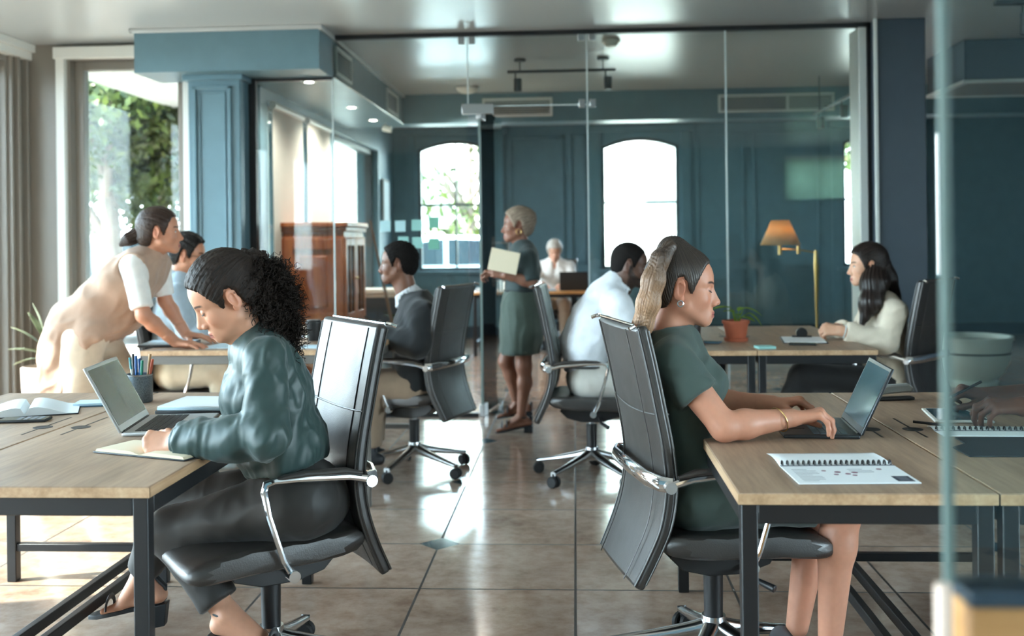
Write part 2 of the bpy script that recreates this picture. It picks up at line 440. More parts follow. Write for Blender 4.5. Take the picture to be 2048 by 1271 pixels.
# ---- back wall with arched windows
WN = [(-2.16, -1.12), (.377, 1.423), (3.62, 4.5)]
SILL, SPR, ARC = .93, 2.60, .12
b = MB(); e = -2.5
for x0, x1 in WN:
    b.bx(e, x0, BY, BY + .3, 0, CE); b.bx(x0, x1, BY, BY + .3, 0, SILL); e = x1
    n = 16
    pts = [(x0 + (x1 - x0) * i / n, SPR + ARC * (1 - (2 * i / n - 1) ** 2)) for i in range(n + 1)]
    for i in range(n):
        b.prism([pts[i], pts[i + 1], (pts[i + 1][0], CE), (pts[i][0], CE)], BY, BY + .3, 'Y')
b.bx(e, 4.84, BY, BY + .3, 0, CE); b.bx(4.84, 4.92, BY, BY + .3, 0, .8); b.bx(4.84, 4.92, BY, BY + .3, 2.72, CE); b.bx(4.92, RX, BY, BY + .3, 0, CE)
struct('wall_back', b, M['wall'], smooth=False)
for i, (x0, x1) in enumerate(WN):
    window('window_%d' % (9 + i), ['arched sash window on the left of the back wall, trees outside', 'arched sash window in the middle of the back wall, blown out white', 'arched sash window at the right end of the back wall'][i],
           x0, x1, SILL, SPR, BY + .1, 'X', fr=.04, mid=[(x0 + x1) / 2] if i == 0 else None, cross=[1.835], mat='casing_dark', arch=ARC)
b = MB()
for x0, x1 in WN:
    b.bx(x0 - .16, x0 - .03, BY - .035, BY, .12, 2.84); b.bx(x1 + .03, x1 + .16, BY - .035, BY, .12, 2.84)
    b.bx(x0 - .2, x1 + .2, BY - .06, BY, 2.80, 2.88); b.bx(x0 - .1, x1 + .1, BY - .09, BY, SILL - .05, SILL - .005)
struct('trim_5', b, M['wall'], bevel=.005)
b = MB()
def moul(x0, x1, z0, z1, y):
    for a0, a1, c0, c1 in ((x0, x0 + .03, z0, z1), (x1 - .03, x1, z0, z1), (x0, x1, z1 - .03, z1), (x0, x1, z0, z0 + .03)): b.bx(a0, a1, y - .02, y, c0, c1)
for x0, x1 in ((-.88, -.14), (-.06, .16), (1.66, 2.3), (2.42, 3.3)):
    moul(x0, x1, 1.0, 2.76, BY); moul(x0, x1, .2, .9, BY)
struct('trim_6', b, M['wall'], bevel=.004)
struct('baseboard_back', MB().bx(-2.5, RX, BY - .03, BY, 0, .16), M['wall_dark'], bevel=.004)
# ---- right: column, dark wing wall, far wall
b = MB(); b.bx(2.19, 2.545, 7.7, 8.05, 0, CE); struct('column_right', b, M['column'], bevel=.006)
b = MB(); b.bx(4.62, RX, 10.7, 10.9, 0, CE); struct('wall_wing', b, M['wall_dark'], smooth=False)
b = MB(); b.bx(4.6, 4.68, 10.66, 10.7, 0, 2.6); b.bx(5.3, 5.36, 10.66, 10.7, 0, 2.6); b.bx(4.6, 5.4, 10.66, 10.7, 2.6, 2.68); b.bx(4.62, RX, 10.67, 10.7, 0, .14)
struct('trim_7', b, M['column'], bevel=.004)
RW = [(-2.2, 0.6), (1.0, 2.6)]  # unseen windows, added to bring fill daylight in from the right
b = MB(); e = FY - .3
for y0, y1 in RW:
    b.bx(RX, RX + .3, e, y0, 0, CE); b.bx(RX, RX + .3, y0, y1, 2.7, CE); b.bx(RX, RX + .3, y0, y1, 0, .3); e = y1
b.bx(RX, RX + .3, e, BY + .3, 0, CE)
struct('wall_right', b, M['wall_dark'], smooth=False)
for i, (y0, y1) in enumerate(RW):
    window('window_%d' % (13 + i), 'unseen window added in the right wall for fill light', y0, y1, .3, 2.7, RX + .12, 'Y', fr=.06, mat='casing_dark', mid=[(y0 + y1) / 2])
# ---- front wall behind the camera: wide shop windows
FW = [(3.62, 4.8)]
FZ = (1.95, 2.72)
b = MB(); e = LX
for x0, x1 in FW:
    b.bx(e, x0, FY - .3, FY, 0, CE); b.bx(x0, x1, FY - .3, FY, FZ[1], CE); b.bx(x0, x1, FY - .3, FY, 0, FZ[0]); e = x1
b.bx(e, RX, FY - .3, FY, 0, CE)
struct('wall_front', b, M['wall'], smooth=False)
for i, (x0, x1) in enumerate(FW):
    window('window_%d' % (12 + i), 'high window in the front wall', x0, x1, FZ[0], FZ[1], FY - .12, 'X', fr=.06, mat='casing_dark', mid=[(x0 + x1) / 2])

t = thing('roller_blind', 'pale green roller blind over the high window in the front wall', 'blind', (4.21, FY + .02, 0))
MB().bx(-.58, .58, -.003, .003, 1.98, 2.70).build('fabric', M['celadon'], t, smooth=False)
MB().tube([(-.58, 0, 2.715), (.58, 0, 2.715)], .02, 14).build('roller', M['white'], t)
# ---- frameless glass partition
def pane(label, x0, x1, z0, z1, name='glass_partition'):
    t = tag(thing(name, label, 'glass partition', (0, GY, 0)), kind='structure')
    MB().bx(x0, x1, -.005, .005, z0, z1).build('pane', M['glass'], t, smooth=False)
    return t
def seam(t, x, z0, z1, w=.010):
    MB().bx(x - w / 2, x + w / 2, -.008, .008, z0, z1).build('edge_joint', M['glass_seam'], t, smooth=False)
def clamp(t, x, z):
    for s_ in (-1, 1):
        MB().bx(x + s_ * .04 - .024, x + s_ * .04 + .024, -.018, .018, z - .03, z + .03).build('clamp', M['steel'], t, bevel=.003)
g = pane('glass pane of the partition beside the blue column', -2.42, -1.83, .02, 2.56)
seam(g, -1.83, .02, 2.58)
g = pane('wide glass pane of the partition left of the open door', -1.824, -.8, .03, CE - .03)
MB().bx(-1.82, -.74, -.02, .02, 0, .03).build('floor_rail', M['frame'], g, smooth=False)
seam(g, -.796, 2.36, CE - .03, .008); clamp(g, -.8, 2.84)
g = pane('glass transom pane above the open door', -.79, .1, 2.345, CE - .03)
clamp(g, .104, 2.35); clamp(g, .104, 2.85)
MB().bx(-.79, .1, -.006, .006, 2.338, 2.346).build('edge_joint', M['glass_seam'], g, smooth=False)
g = pane('glass pane of the partition right of the open door', .11, 1.13, .03, CE - .03)
seam(g, .104, .03, CE - .03, .010)
MB().bx(.11, 1.13, -.02, .02, 0, .03).build('floor_rail', M['frame'], g, smooth=False)
g = pane('glass pane of the partition next to the slate column', 1.138, 2.11, .03, CE - .03)
seam(g, 1.134, .03, CE - .03, .012)
MB().bx(1.138, 2.11, -.02, .02, 0, .03).build('floor_rail', M['frame'], g, smooth=False)
b = MB(); b.bx(-1.83, 2.19, GY - .03, GY + .03, CE - .032, CE); b.bx(-2.475, -2.42, GY - .03, GY + .03, 0, 2.585); b.bx(-2.42, -1.83, GY - .02, GY + .02, 2.565, 2.585); b.bx(2.165, 2.19, GY - .03, GY + .03, 0, CE)
struct('trim_8', b, M['frame'], smooth=False)
b = MB(); b.bx(2.105, 2.163, GY - .02, GY + .25, 0, CE - .03); b.bx(2.176, 2.2, GY - .17, GY - .14, 0, CE)
struct('trim_9', b, M['vent_white'], bevel=.004)
# open glass door, swung into the glass room
d = tag(thing('door_1', 'open frameless glass door between desks and back office', 'door', (-.712, GY + .02, 0), R(82)), kind='structure')
MB().bx(0, .8, -.006, .006, .012, 2.33).build('pane', M['glass'], d, smooth=False)
MB().bx(-.012, -.001, -.009, .009, .012, 2.33).build('glass_edge', M['glass_edge'], d, smooth=False)
for s_ in (-1, 1):
    h = MB(); h.tube([(.70, s_ * .07, .95), (.70, s_ * .07, 1.36)], .014, 12)
    for z in (1.0, 1.31): h.tube([(.70, s_ * .006, z), (.70, s_ * .07, z)], .008, 8)
    h.build('pull_handle', M['steel'], d)
MB().bx(-.03, .1, -.02, .02, 0, .09).build('floor_pivot', M['steel'], d, bevel=.004)
MB().bx(-.03, .12, -.02, .02, 2.25, 2.335).build('top_pivot', M['steel'], d, bevel=.004)
MB().bx(-.84, -.60, GY - .035, GY - .01, 2.28, 2.36).build('header_patch', M['steel'], d, bevel=.004, off=None).matrix_parent_inverse = (Matrix.Translation((-.712, GY + .02, 0)) @ Matrix.Rotation(R(82), 4, 'Z')).inverted()

# ---- things fixed to beams and ceiling
def vent(label, M4, w, h, n, bars=()):
    t = thing('air_vent', label, 'vent'); t.matrix_world = M4
    f = MB(); q = .025
    f.bx(-w / 2, w / 2, -.02, 0, h / 2 - q, h / 2); f.bx(-w / 2, w / 2, -.02, 0, -h / 2, -h / 2 + q); f.bx(-w / 2, -w / 2 + q, -.02, 0, -h / 2 + q, h / 2 - q); f.bx(w / 2 - q, w / 2, -.02, 0, -h / 2 + q, h / 2 - q)
    for x in bars: f.bx(x - q / 2, x + q / 2, -.02, 0, -h / 2 + q, h / 2 - q)
    f.build('frame', M['vent_white'], t, bevel=.003)
    MB().bx(-w / 2 + q, w / 2 - q, -.004, 0, -h / 2 + q, h / 2 - q).build('backing', M['vent_dark'], t, smooth=False)
    s_ = MB(); hh = h - 2 * q
    for i in range(n):
        z = -hh / 2 + (i + .5) * hh / n
        s_.add([(-w / 2 + q, -.016, z - .003), (w / 2 - q, -.016, z - .003), (w / 2 - q, -.005, z + .008), (-w / 2 + q, -.005, z + .008)], [(0, 1, 2, 3)])
    s_.build('slat', M['vent_white'], t, smooth=False, solid=.002)
    return t
vent('long white air vent on the back beam, behind the open door top', Matrix.Translation((-.595, 11.08, 2.745)), .745, .2, 6)
vent('long white double air vent on the back beam, at its right', Matrix.Translation((2.12, 11.08, 2.74)), 1.2, .19, 5, bars=(.12,))
RV = Matrix.Rotation(R(90), 4, 'Z')
vent('slatted vent on the bulkhead side just behind the glass', Matrix.Translation((-1.83, 8.2, 2.73)) @ RV, .56, .22, 7)
vent('slatted vent on the bulkhead side near the back beam', Matrix.Translation((-1.83, 10.42, 2.73)) @ RV, .64, .22, 7)
for i, y in enumerate((8.04, 9.6, 10.63)):
    t = thing('downlight', ['lit recessed downlight in the bulkhead soffit nearest the glass', 'lit recessed downlight in the middle of the bulkhead soffit', 'lit recessed downlight in the soffit nearest the back beam'][i], 'light', (-2.06, y, 2.585), 0, 'recessed downlights in the soffit')
    MB().lathe([(.03, -.002), (.055, -.006), (.06, -.001), (.06, 0), (.03, 0)], n=24, closed=True).build('rim', M['white'], t)
    MB().lathe([(.001, -.003), (.034, -.003), (.034, -.001), (.001, -.001)], n=24).build('bulb', M['lamp_on'], t)
t = thing('ceiling_lamp', 'small white domed ceiling lamp before the back beam', 'lamp', (-1.08, 10.6, CE))
MB().lathe([(.001, -.07), (.06, -.062), (.1, -.04), (.115, -.015), (.115, -.008)], n=28).build('shade', M['white'], t)
MB().lathe([(.12, -.012), (.12, 0), (.02, 0), (.02, -.012)], n=28, closed=True).build('base', M['steel'], t)
t = thing('smoke_detector', 'white round smoke detector on the ceiling behind the glass', 'detector', (.303, 8.27, CE))
MB().lathe([(.001, -.05), (.04, -.05), (.055, -.03), (.058, -.02)], n=28).build('cover', M['white'], t)
MB().lathe([(.07, -.02), (.072, 0), (.001, 0), (.001, -.02)], n=28).build('base', M['white'], t)
def spot(parent, p, drop=.05, tilt=0.0, h=.11):
    o = MB(); o.tube([(p[0], p[1], p[2]), (p[0], p[1], p[2] - drop)], .008, 8)
    o.build('stem', M['fixture'], parent)
    c = MB(); c.tube([(p[0] + .02, p[1], p[2] - drop - .0), (p[0] + .02 + tilt, p[1], p[2] - drop - h)], .035, 18)
    c.build('spotlight', M['fixture'], parent)
t = thing('track_light', 'dark two-lamp track light hanging across the glass room ceiling', 'light', (-.1, 9.05, CE))
MB().bx(-.47, .47, -.014, .014, -.12, -.095).build('track', M['fixture'], t, bevel=.003)
for x in (-.36, .36):
    MB().tube([(x, 0, -.1), (x, 0, 0)], .006, 8).build('hanger', M['fixture'], t)
    MB().lathe([(.001, -.02), (.05, -.02), (.05, 0), (.001, 0)], (x, 0, 0), 20).build('rose', M['fixture'], t)
spot(t, (-.40, 0, -.118)); spot(t, (.38, 0, -.118))
t = thing('track_light', 'dark three-lamp track light running deep at the right of the glass room', 'light', (2.4, 9.6, CE))
MB().bx(-.014, .014, -1.15, 1.0, -.36, -.335).build('track', M['fixture'], t, bevel=.003)
for y in (-.9, .75): MB().tube([(0, y, -.34), (0, y, 0)], .006, 8).build('hanger', M['fixture'], t)
for y in (-.75, -.1, .8): spot(t, (0, y, -.358), .04)
t = thing('spotlight', 'black ceiling spotlight at the top right corner of the room', 'light', (3.0, 7.2, CE))
MB().bx(-.16, .16, -.03, .03, -.03, 0).build('bracket', M['fixture'], t, bevel=.004)
spot(t, (.02, 0, -.03), .06, .0, .14)
t = thing('spotlight', 'small white spotlight on the soffit end by the back beam', 'light', (-1.98, 10.9, 2.585))
spot_ = MB(); spot_.tube([(0, 0, 0), (0, 0, -.04)], .01, 8); spot_.build('stem', M['white'], t)
MB().tube([(-.03, 0, -.05), (.06, 0, -.07)], .035, 16).build('lamp_head', M['white'], t)
# ceiling cassette unit at the right
t = thing('air_conditioner', 'boxed dark ceiling unit with pale underside grille, right of the column', 'air conditioner', (0, 0, 0))
MB().bx(3.15, 4.4, 8.6, 9.5, 2.57, CE).build('housing', M['column'], t, bevel=.006)
f = MB(); f.bx(3.13, 4.42, 8.58, 8.64, 2.55, 2.575); f.bx(3.13, 4.42, 9.46, 9.52, 2.55, 2.575); f.bx(3.13, 3.19, 8.64, 9.46, 2.55, 2.575); f.bx(4.36, 4.42, 8.64, 9.46, 2.55, 2.575)
f.build('frame', M['vent_white'], t, bevel=.003)
f = MB(); f.bx(3.19, 4.36, 8.64, 9.46, 2.562, 2.572); f.build('grille', M['casing'], t, smooth=False)

# ================================================================ outdoors
b = MB(); b.bx(-60, LX - .3, -30, 60, -.14, -.04); b.bx(LX - .3, -2.78, 8.2, 60, -.14, -.04); b.bx(-2.78, 60, BY + .3, 60, -.14, -.04); b.bx(LX - .3, 40, -30, FY - .3, -.14, -.04)
struct('street', b, M['asphalt'], smooth=False)
def tree(label, x, y, h, r, n, lm, trunk=.12, base=.9, seed=0, size=.11, blobs=9, name='street_tree'):
    rg = np.random.default_rng(seed)
    t = thing(name, label, 'tree', (x, y, -.05), 0, 'trees outside the windows')
    k = MB(); top = h * .7
    k.tube([(0, 0, 0), (.05, .02, h * .25), (-.03, .04, h * .5), (.02, 0, top)], [trunk * 1.3, trunk, trunk * .8, trunk * .4], 10)
    for i in range(6):
        a = rg.uniform(0, 2 * PI); z = h * rg.uniform(.3, .55)
        k.tube([(0, 0, z), (math.cos(a) * r * .35, math.sin(a) * r * .35, z + h * .14), (math.cos(a) * r * .7, math.sin(a) * r * .7, z + h * .22)], [trunk * .5, trunk * .35, trunk * .12], 7)
    k.build('trunk', M['bark'], t)
    cs = []
    for i in range(blobs):
        a = rg.uniform(0, 2 * PI); q = r * rg.uniform(.1, .75)
        cs.append((math.cos(a) * q, math.sin(a) * q, rg.uniform(base, h - r * .35), r * rg.uniform(.35, .6)))
    idx = rg.integers(0, blobs, n); c = np.array(cs)[idx]
    d = rg.normal(size=(n, 3)); d /= np.linalg.norm(d, axis=1)[:, None]
    P = c[:, :3] + d * c[:, 3:4] * rg.uniform(.55, 1.05, (n, 1))
    u = rg.normal(size=(n, 3)); u /= np.linalg.norm(u, axis=1)[:, None]
    v = np.cross(u, d); v /= np.linalg.norm(v, axis=1)[:, None] + 1e-9
    s_ = size * rg.uniform(.6, 1.3, (n, 1))
    V = np.stack([P - u * s_ , P - v * s_ * .45, P + u * s_, P + v * s_ * .45], 1).reshape(-1, 3)
    F = np.arange(n * 4).reshape(n, 4)
    rawmesh('foliage', V, F, M[lm], t, smooth=False)
    return t
tree('broad leafy tree with sunlit crown behind the tall bay window', -5.55, 12.1, 4.8, 1.25, 9000, 'tree_leaf', seed=1, size=.07, base=1.5)
tree('dark bushy tree behind the parked cars in the bay window view', -8.4, 20.6, 6.5, 2.0, 9000, 'tree_leaf_b', seed=2, size=.11, base=1.2)
tree('pale blossoming shrub tree beside the dark bushy tree', -11.8, 22.0, 5.0, 1.4, 4000, 'blossom', seed=3, base=.6)
tree('tree outside the leftmost shop window by the corner', -6.6, 9.6, 4.2, .95, 4500, 'tree_leaf_b', seed=5, size=.07)
tree('thin tree outside the left arched window of the back wall', -2.3, 22.9, 5.0, 1.7, 1500, 'tree_leaf', seed=6, size=.12)
tree('green tree outside the right arched window of the back wall', 6.6, 21.5, 5.0, 1.7, 5000, 'tree_leaf', seed=8, size=.13)
def car(label, x, y, rz, paint):
    t = thing('parked_car', label, 'car', (x, y, -.04), rz, 'cars parked outside')
    side = [(-2.1, .35), (-2.12, .62), (-1.95, .86), (-1.3, .95), (-.75, 1.38), (-.2, 1.48), (.7, 1.46), (1.45, 1.05), (2.0, .96), (2.15, .7), (2.12, .35)]
    MB().prism(side, -.85, .85, 'Y').build('body', M[paint], t, bevel=.05)
    for s_ in (-1, 1):
        MB().prism([(-1.2, .97), (-.72, 1.33), (-.05, 1.41), (-.05, .97)], s_ * .855 - .008, s_ * .855 + .008, 'Y').build('window', M['car_glass'], t)
        MB().prism([(.03, .97), (.03, 1.41), (.66, 1.39), (1.3, 1.03), (1.2, .97)], s_ * .855 - .008, s_ * .855 + .008, 'Y').build('window', M['car_glass'], t)
        for wx in (-1.35, 1.35):
            w = MB().lathe([(.12, -.1), (.3, -.1), (.33, -.06), (.33, .06), (.3, .1), (.12, .1)], n=24, M=Matrix.Translation((wx, s_ * .78, .33)) @ Matrix.Rotation(R(90), 4, 'X')).build('wheel', M['rubber'], t)
    MB().prism([(1.42, 1.02), (.74, 1.42), (.76, 1.47), (1.47, 1.06)], -.7, .7, 'Y').build('windscreen', M['car_glass'], t)
    return t
car('blue grey car parked across the bay window view', -6.4, 14.7, R(4), 'car_blue')
car('white car parked behind the blue grey car', -8.0, 17.3, R(3), 'car_white')
car('pale car parked outside the left arched window', -2.2, 18.6, R(0), 'car_white')
b = MB(); b.bx(-10, 1, 30, 33, -.05, 6); b.bx(-.5, 4.6, 27, 30, -.05, 7)
t = thing('street_building', 'pale rendered building across the street behind the back windows', 'building', (0, 0, 0))
b.build('wall', M['render'], t, smooth=False)
for x, z in ((2.3, 1.6), (2.3, 3.6), (3.6, 1.6), (-4, 2), (-7, 2)):
    MB().bx(x - .45, x + .45, 26.97 if x > 0 else 29.97, 27.02 if x > 0 else 30.02, z, z + 1.4).build('window', M['window_glass'], t, smooth=False)
# ================================================================ desks
def desk(label, x0, x1, y0, y1, top=.74, side=1, fm='frame', group='oak topped steel desks', slot=True):
    """bench desk; side = +1 when its partner desk stands at +x"""
    cx, cy = (x0 + x1) / 2, (y0 + y1) / 2; hx, hy = (x1 - x0) / 2, (y1 - y0) / 2
    t = thing('desk', label, 'desk', (cx, cy, 0), 0, group)
    T = MB().bx(-hx, hx, -hy, hy, top - .027, top)
    tp = T.build('tabletop', [M['oak']], t, bevel=.003)
    e = MB(); e.bx(-hx - .001, hx + .001, -hy - .0012, -hy + .004, top - .0262, top - .002); e.bx(-hx - .001, -hx + .004, -hy, hy, top - .0262, top - .002); e.bx(hx - .004, hx + .001, -hy, hy, top - .0262, top - .002)
    e.build('edge_band', M['oak_edge'], tp, smooth=False)
    if slot:
        sx = side * (hx - .06)
        g = MB(); g.bx(sx - .003, sx + .003, -.16 + .05, .16 + .05, top - .002, top + .0006)
        g.lathe([(.001, 0), (.03, 0), (.03, .0012), (.001, .0012)], (sx, .02, top - .0003), 24)
        g.build('cable_slot', M['plastic'], tp, smooth=False)
    q = .019; zt = top - .027; i = .006
    for sx in (-1, 1):
        for sy in (-1, 1):
            MB().bx(sx * (hx - i - q) - q, sx * (hx - i - q) + q, sy * (hy - i - q) - q, sy * (hy - i - q) + q, 0, zt).build('leg', M[fm], t, bevel=.003)
    for sy in (-1, 1):
        MB().bx(-hx + i + 2 * q, hx - i - 2 * q, sy * (hy - i - q) - q, sy * (hy - i - q) + q, zt - .045, zt).build('apron_rail', M[fm], t, bevel=.003)
        MB().bx(-hx + i + 2 * q, hx - i - 2 * q, sy * (hy - i - q) - .015, sy * (hy - i - q) + .015, .12, .15).build('crossbar', M[fm], t, bevel=.003)
    for sx in (-1, 1):
        MB().bx(sx * (hx - i - q) - q, sx * (hx - i - q) + q, -hy + i + 2 * q, hy - i - 2 * q, zt - .045, zt).build('apron_rail', M[fm], t, bevel=.003)
    sx = side * (hx - .04)
    MB().bx(sx - .013, sx + .013, -hy + .05, hy - .05, .115, .15).build('stringer', M[fm], t, bevel=.003)
    return t
desk('oak desk at front left, under the silver laptop and the writing hand', -1.652, -1.03, 2.45, 4.03, side=-1)
desk('oak desk at the left picture edge carrying an open book and a phone', -2.26, -1.658, 2.45, 4.03, side=1)
desk('oak desk at front right, under the dark laptop and the spiral report', .366, .943, 2.405, 3.97, side=1)
desk('oak desk at the right picture edge carrying the tablet and grey pad', .949, 1.53, 2.405, 3.97, side=-1)
desk('pale oak desk behind the ponytailed woman, with a terracotta plant pot', .362, .933, 5.47, 7.0, side=1)
desk('pale oak desk where the woman in the cream blazer rests her arms', .939, 1.55, 5.47, 7.0, side=-1)
desk('oak desk in the left middle row, before the man in the dark suit', -1.62, -1.03, 5.15, 6.72, .79, side=-1, fm='frame_grey')
desk('oak desk in the left middle row, under the hands of the leaning woman', -2.2, -1.626, 5.15, 6.72, .79, side=1, fm='frame_grey')
# back office desk
t = thing('office_desk', 'narrow blond wood desk in the back office, before the grey haired woman', 'desk', (-.45, 12.35, 0))
MB().bx(-.75, .75, -.42, .42, .712, .74).build('tabletop', M['blond'], t, bevel=.003)
for sx in (-1, 1):
    for sy in (-1, 1): MB().bx(sx * .71 - .02, sx * .71 + .02, sy * .38 - .02, sy * .38 + .02, 0, .712).build('leg', M['frame'], t, bevel=.003)
    MB().bx(sx * .71 - .015, sx * .71 + .015, -.36, .36, .12, .15).build('crossbar', M['frame'], t, bevel=.003)
for sy in (-1, 1): MB().bx(-.69, .69, sy * .38 - .015, sy * .38 + .015, .67, .712).build('apron_rail', M['frame'], t, bevel=.003)
MB().bx(-.69, .69, .365, .395, .05, .08).build('foot_rail', M['frame'], t, bevel=.003)

# ================================================================ office chairs (local +x is the way the sitter faces)
def make_chair(label, loc, rz):
    t = thing('office_chair', label, 'chair', loc, rz, 'black leather high backed office chairs')
    # five star base
    b = MB()
    for k in range(5):
        a = 2 * PI * k / 5 + .3
        ca, sa = math.cos(a), math.sin(a)
        for r0, r1, z0, z1, w0, w1 in ((.02, .33, .165, .083, .026, .017),):
            n = 8
            def rib(u, v):
                r = r0 + (r1 - r0) * u; zt = z0 + (z1 - z0) * u ** .8; wv = w0 + (w1 - w0) * u; h = .05 + (.022 - .05) * u
                th = 2 * PI * v
                y = wv * math.cos(th); z = zt - h / 2 + (h / 2) * math.copysign(abs(math.sin(th)) ** .6, math.sin(th))
                return (ca * r - sa * y, sa * r + ca * y, z)
            b.grid(lambda i, j: rib(j, i), 16, n, closeu=True)
        b.add([(ca * .332 - sa * y, sa * .332 + ca * y, z) for y, z in ((-.016, .062), (.016, .062), (.016, .084), (-.016, .084))], [(0, 1, 2, 3)])
    b.lathe([(.001, .10), (.036, .10), (.042, .13), (.036, .172), (.001, .172)], n=24)
    b.build('star_base', M['alu'], t, ang=50)
    for k in range(5):
        a = 2 * PI * k / 5 + .3; cx, cy = math.cos(a) * .325, math.sin(a) * .325
        R_ = Matrix.Translation((cx, cy, .031)) @ Matrix.Rotation(a + .9 + k * 1.3, 4, 'Z') @ Matrix.Rotation(R(90), 4, 'X')
        c = MB()
        for s_ in (-1, 1): c.lathe([(.004, -.010), (.026, -.010), (.031, -.005), (.031, .005), (.026, .010), (.004, .010)], (0, 0, s_ * .016), 20, M=R_)
        c.tube([(cx, cy, .03), (cx, cy, .075)], .009, 10)
        c.build('caster', M['rubber'], t)
    MB().lathe([(.001, .15), (.028, .15), (.030, .30), (.001, .30)], n=20).build('gas_lift', M['plastic'], t)
    MB().lathe([(.001, .29), (.015, .29), (.015, .35), (.001, .35)], n=16).build('piston', M['steel'], t)
    k = MB(); k.prism([(-.17, .385), (-.13, .345), (-.05, .325), (.06, .325), (.14, .35), (.17, .40), (.1, .415), (-.15, .41)], -.11, .11, 'Y')
    k.tube([(.05, -.11, .35), (.06, -.19, .335), (.10, -.24, .32)], [.008, .008, .012], 8)
    k.build('tilt_mechanism', M['plastic'], t, bevel=.01)
    # seat cushion
    prof = [(-.235, .452), (-.22, .415), (-.1, .40), (.1, .40), (.23, .388), (.285, .385), (.31, .405), (.305, .43), (.27, .452), (.15, .468), (0, .47), (-.15, .475), (-.215, .478)]
    s_ = MB(); n = len(prof); W_ = 12
    vs = []
    for j in range(W_ + 1):
        v = -1 + 2 * j / W_; y = .245 * v; e = 1 - .16 * abs(v) ** 6
        for i, (x, z) in enumerate(prof):
            up = .012 * abs(v) ** 3 if z > .44 else 0
            vs.append((x * (1 - .05 * abs(v) ** 4), y, .435 + (z - .435) * e + up))
    fs = [(j * n + i, j * n + (i + 1) % n, (j + 1) * n + (i + 1) % n, (j + 1) * n + i) for j in range(W_) for i in range(n)]
    fs += [tuple(range(n)), tuple(W_ * n + i for i in range(n))[::-1]]
    s_.add(vs, fs); s_.build('seat', M['leather'], t, sub=1, ang=70, bevel=0)
    # back shell: side profile swept across the width
    cl = [(-.30, .335), (-.255, .43), (-.222, .52), (-.208, .62), (-.216, .72), (-.238, .84), (-.262, .96), (-.288, 1.075)]
    def sample(u):
        q = u * (len(cl) - 1); i = min(int(q), len(cl) - 2); f = q - i
        p0 = cl[max(i - 1, 0)]; p1 = cl[i]; p2 = cl[i + 1]; p3 = cl[min(i + 2, len(cl) - 1)]
        return tuple(.5 * (2 * b_ + (c_ - a_) * f + (2 * a_ - 5 * b_ + 4 * c_ - d_) * f * f + (-a_ + 3 * b_ - 3 * c_ + d_) * f ** 3) for a_, b_, c_, d_ in zip(p0, p1, p2, p3))
    def slab(name, w, th, mat, u0, u1, par, off=0.0, sub=0, round_=.0, nv=24, bev=.012):
        m_ = MB(); vs = []; nw = 10
        for j in range(nv + 1):
            u = u0 + (u1 - u0) * j / nv; x, z = sample(u); x2, z2 = sample(min(u + .01, 1)); x1, z1 = sample(max(u - .01, 0))
            L = math.hypot(x2 - x1, z2 - z1); nx, nz = (z2 - z1) / L, -(x2 - x1) / L
            ww = w * (1 - .10 * max(0, (.25 - u) / .25))
            for side in (1, -1):
                for i in range(nw + 1):
                    v = -1 + 2 * i / nw; dish = .010 * v * v
                    d = off + side * th / 2 + dish
                    vs.append((x + nx * d, ww * v, z + nz * d))
        row = 2 * (nw + 1); fs = []
        for j in range(nv):
            a0, b0 = j * row, (j + 1) * row
            for i in range(nw):
                fs.append((a0 + i, b0 + i, b0 + i + 1, a0 + i + 1)); k_ = nw + 1
                fs.append((a0 + k_ + i, a0 + k_ + i + 1, b0 + k_ + i + 1, b0 + k_ + i))
            fs.append((a0, a0 + nw + 1, b0 + nw + 1, b0)); fs.append((a0 + nw, b0 + nw, b0 + 2 * nw + 1, a0 + 2 * nw + 1))
        for j, fl in ((0, 1), (nv, -1)):
            for i in range(nw):
                q = (j * row + i, j * row + i + 1, j * row + nw + 2 + i, j * row + nw + 1 + i); fs.append(q[::fl])
        m_.add(vs, fs)
        return m_.build(name, mat, par, bevel=bev, ang=50)
    bk = slab('backrest', .232, .034, M['leather'], 0, 1, t)
    # piping along the edges and the head pad seam
    p = MB()
    for s_y in (-1, 1):
        for d in (.016, -.016):
            p.tube([(sample(u)[0] + d + .0095, s_y * .229 * (1 - .10 * max(0, (.25 - u) / .25)), sample(u)[1]) for u in [.02 + .96 * i / 24 for i in range(25)]], .0035, 6)
        for d in (.027, -.0185):
            p.tube([(sample(u)[0] + d - .0035, s_y * .155 * (1 - .10 * max(0, (.25 - u) / .25)), sample(u)[1]) for u in [.02 + .96 * i / 24 for i in range(25)]], .0016, 5)
    for d in (.020, -.0165):
        p.tube([(sample(.70)[0] + d + .010 * (y / .23) ** 2, y, sample(.70)[1] + .012 * (1 - (y / .23) ** 2) * -1) for y in [-.23 + .46 * i / 12 for i in range(13)]], .003, 6)
    p.build('piping', M['leather'], bk)
    x, z = sample(1.0)
    tr = MB(); tr.tube([(x - .008, -.215, z + .004), (x - .016, -.232, z + .002), (x - .03, -.236, z - .004)], .006, 8)
    tr.tube([(x - .006, y, z + .003 ) for y in (-.215, 0, .215)], .005, 8); tr.tube([(x - .008, .215, z + .004), (x - .016, .232, z + .002), (x - .03, .236, z - .004)], .006, 8)
    tr.build('top_trim', M['chrome'], t)
    # chrome band behind the back and the two arm loops
    br = MB(); br.tube([(-.205, -.262, .635), (-.235, -.25, .637), (-.258, -.18, .64), (-.262, 0, .64), (-.258, .18, .64), (-.235, .25, .637), (-.205, .262, .635)], .011, 10, flat=2.0)
    br.build('back_bracket', M['chrome'], t)
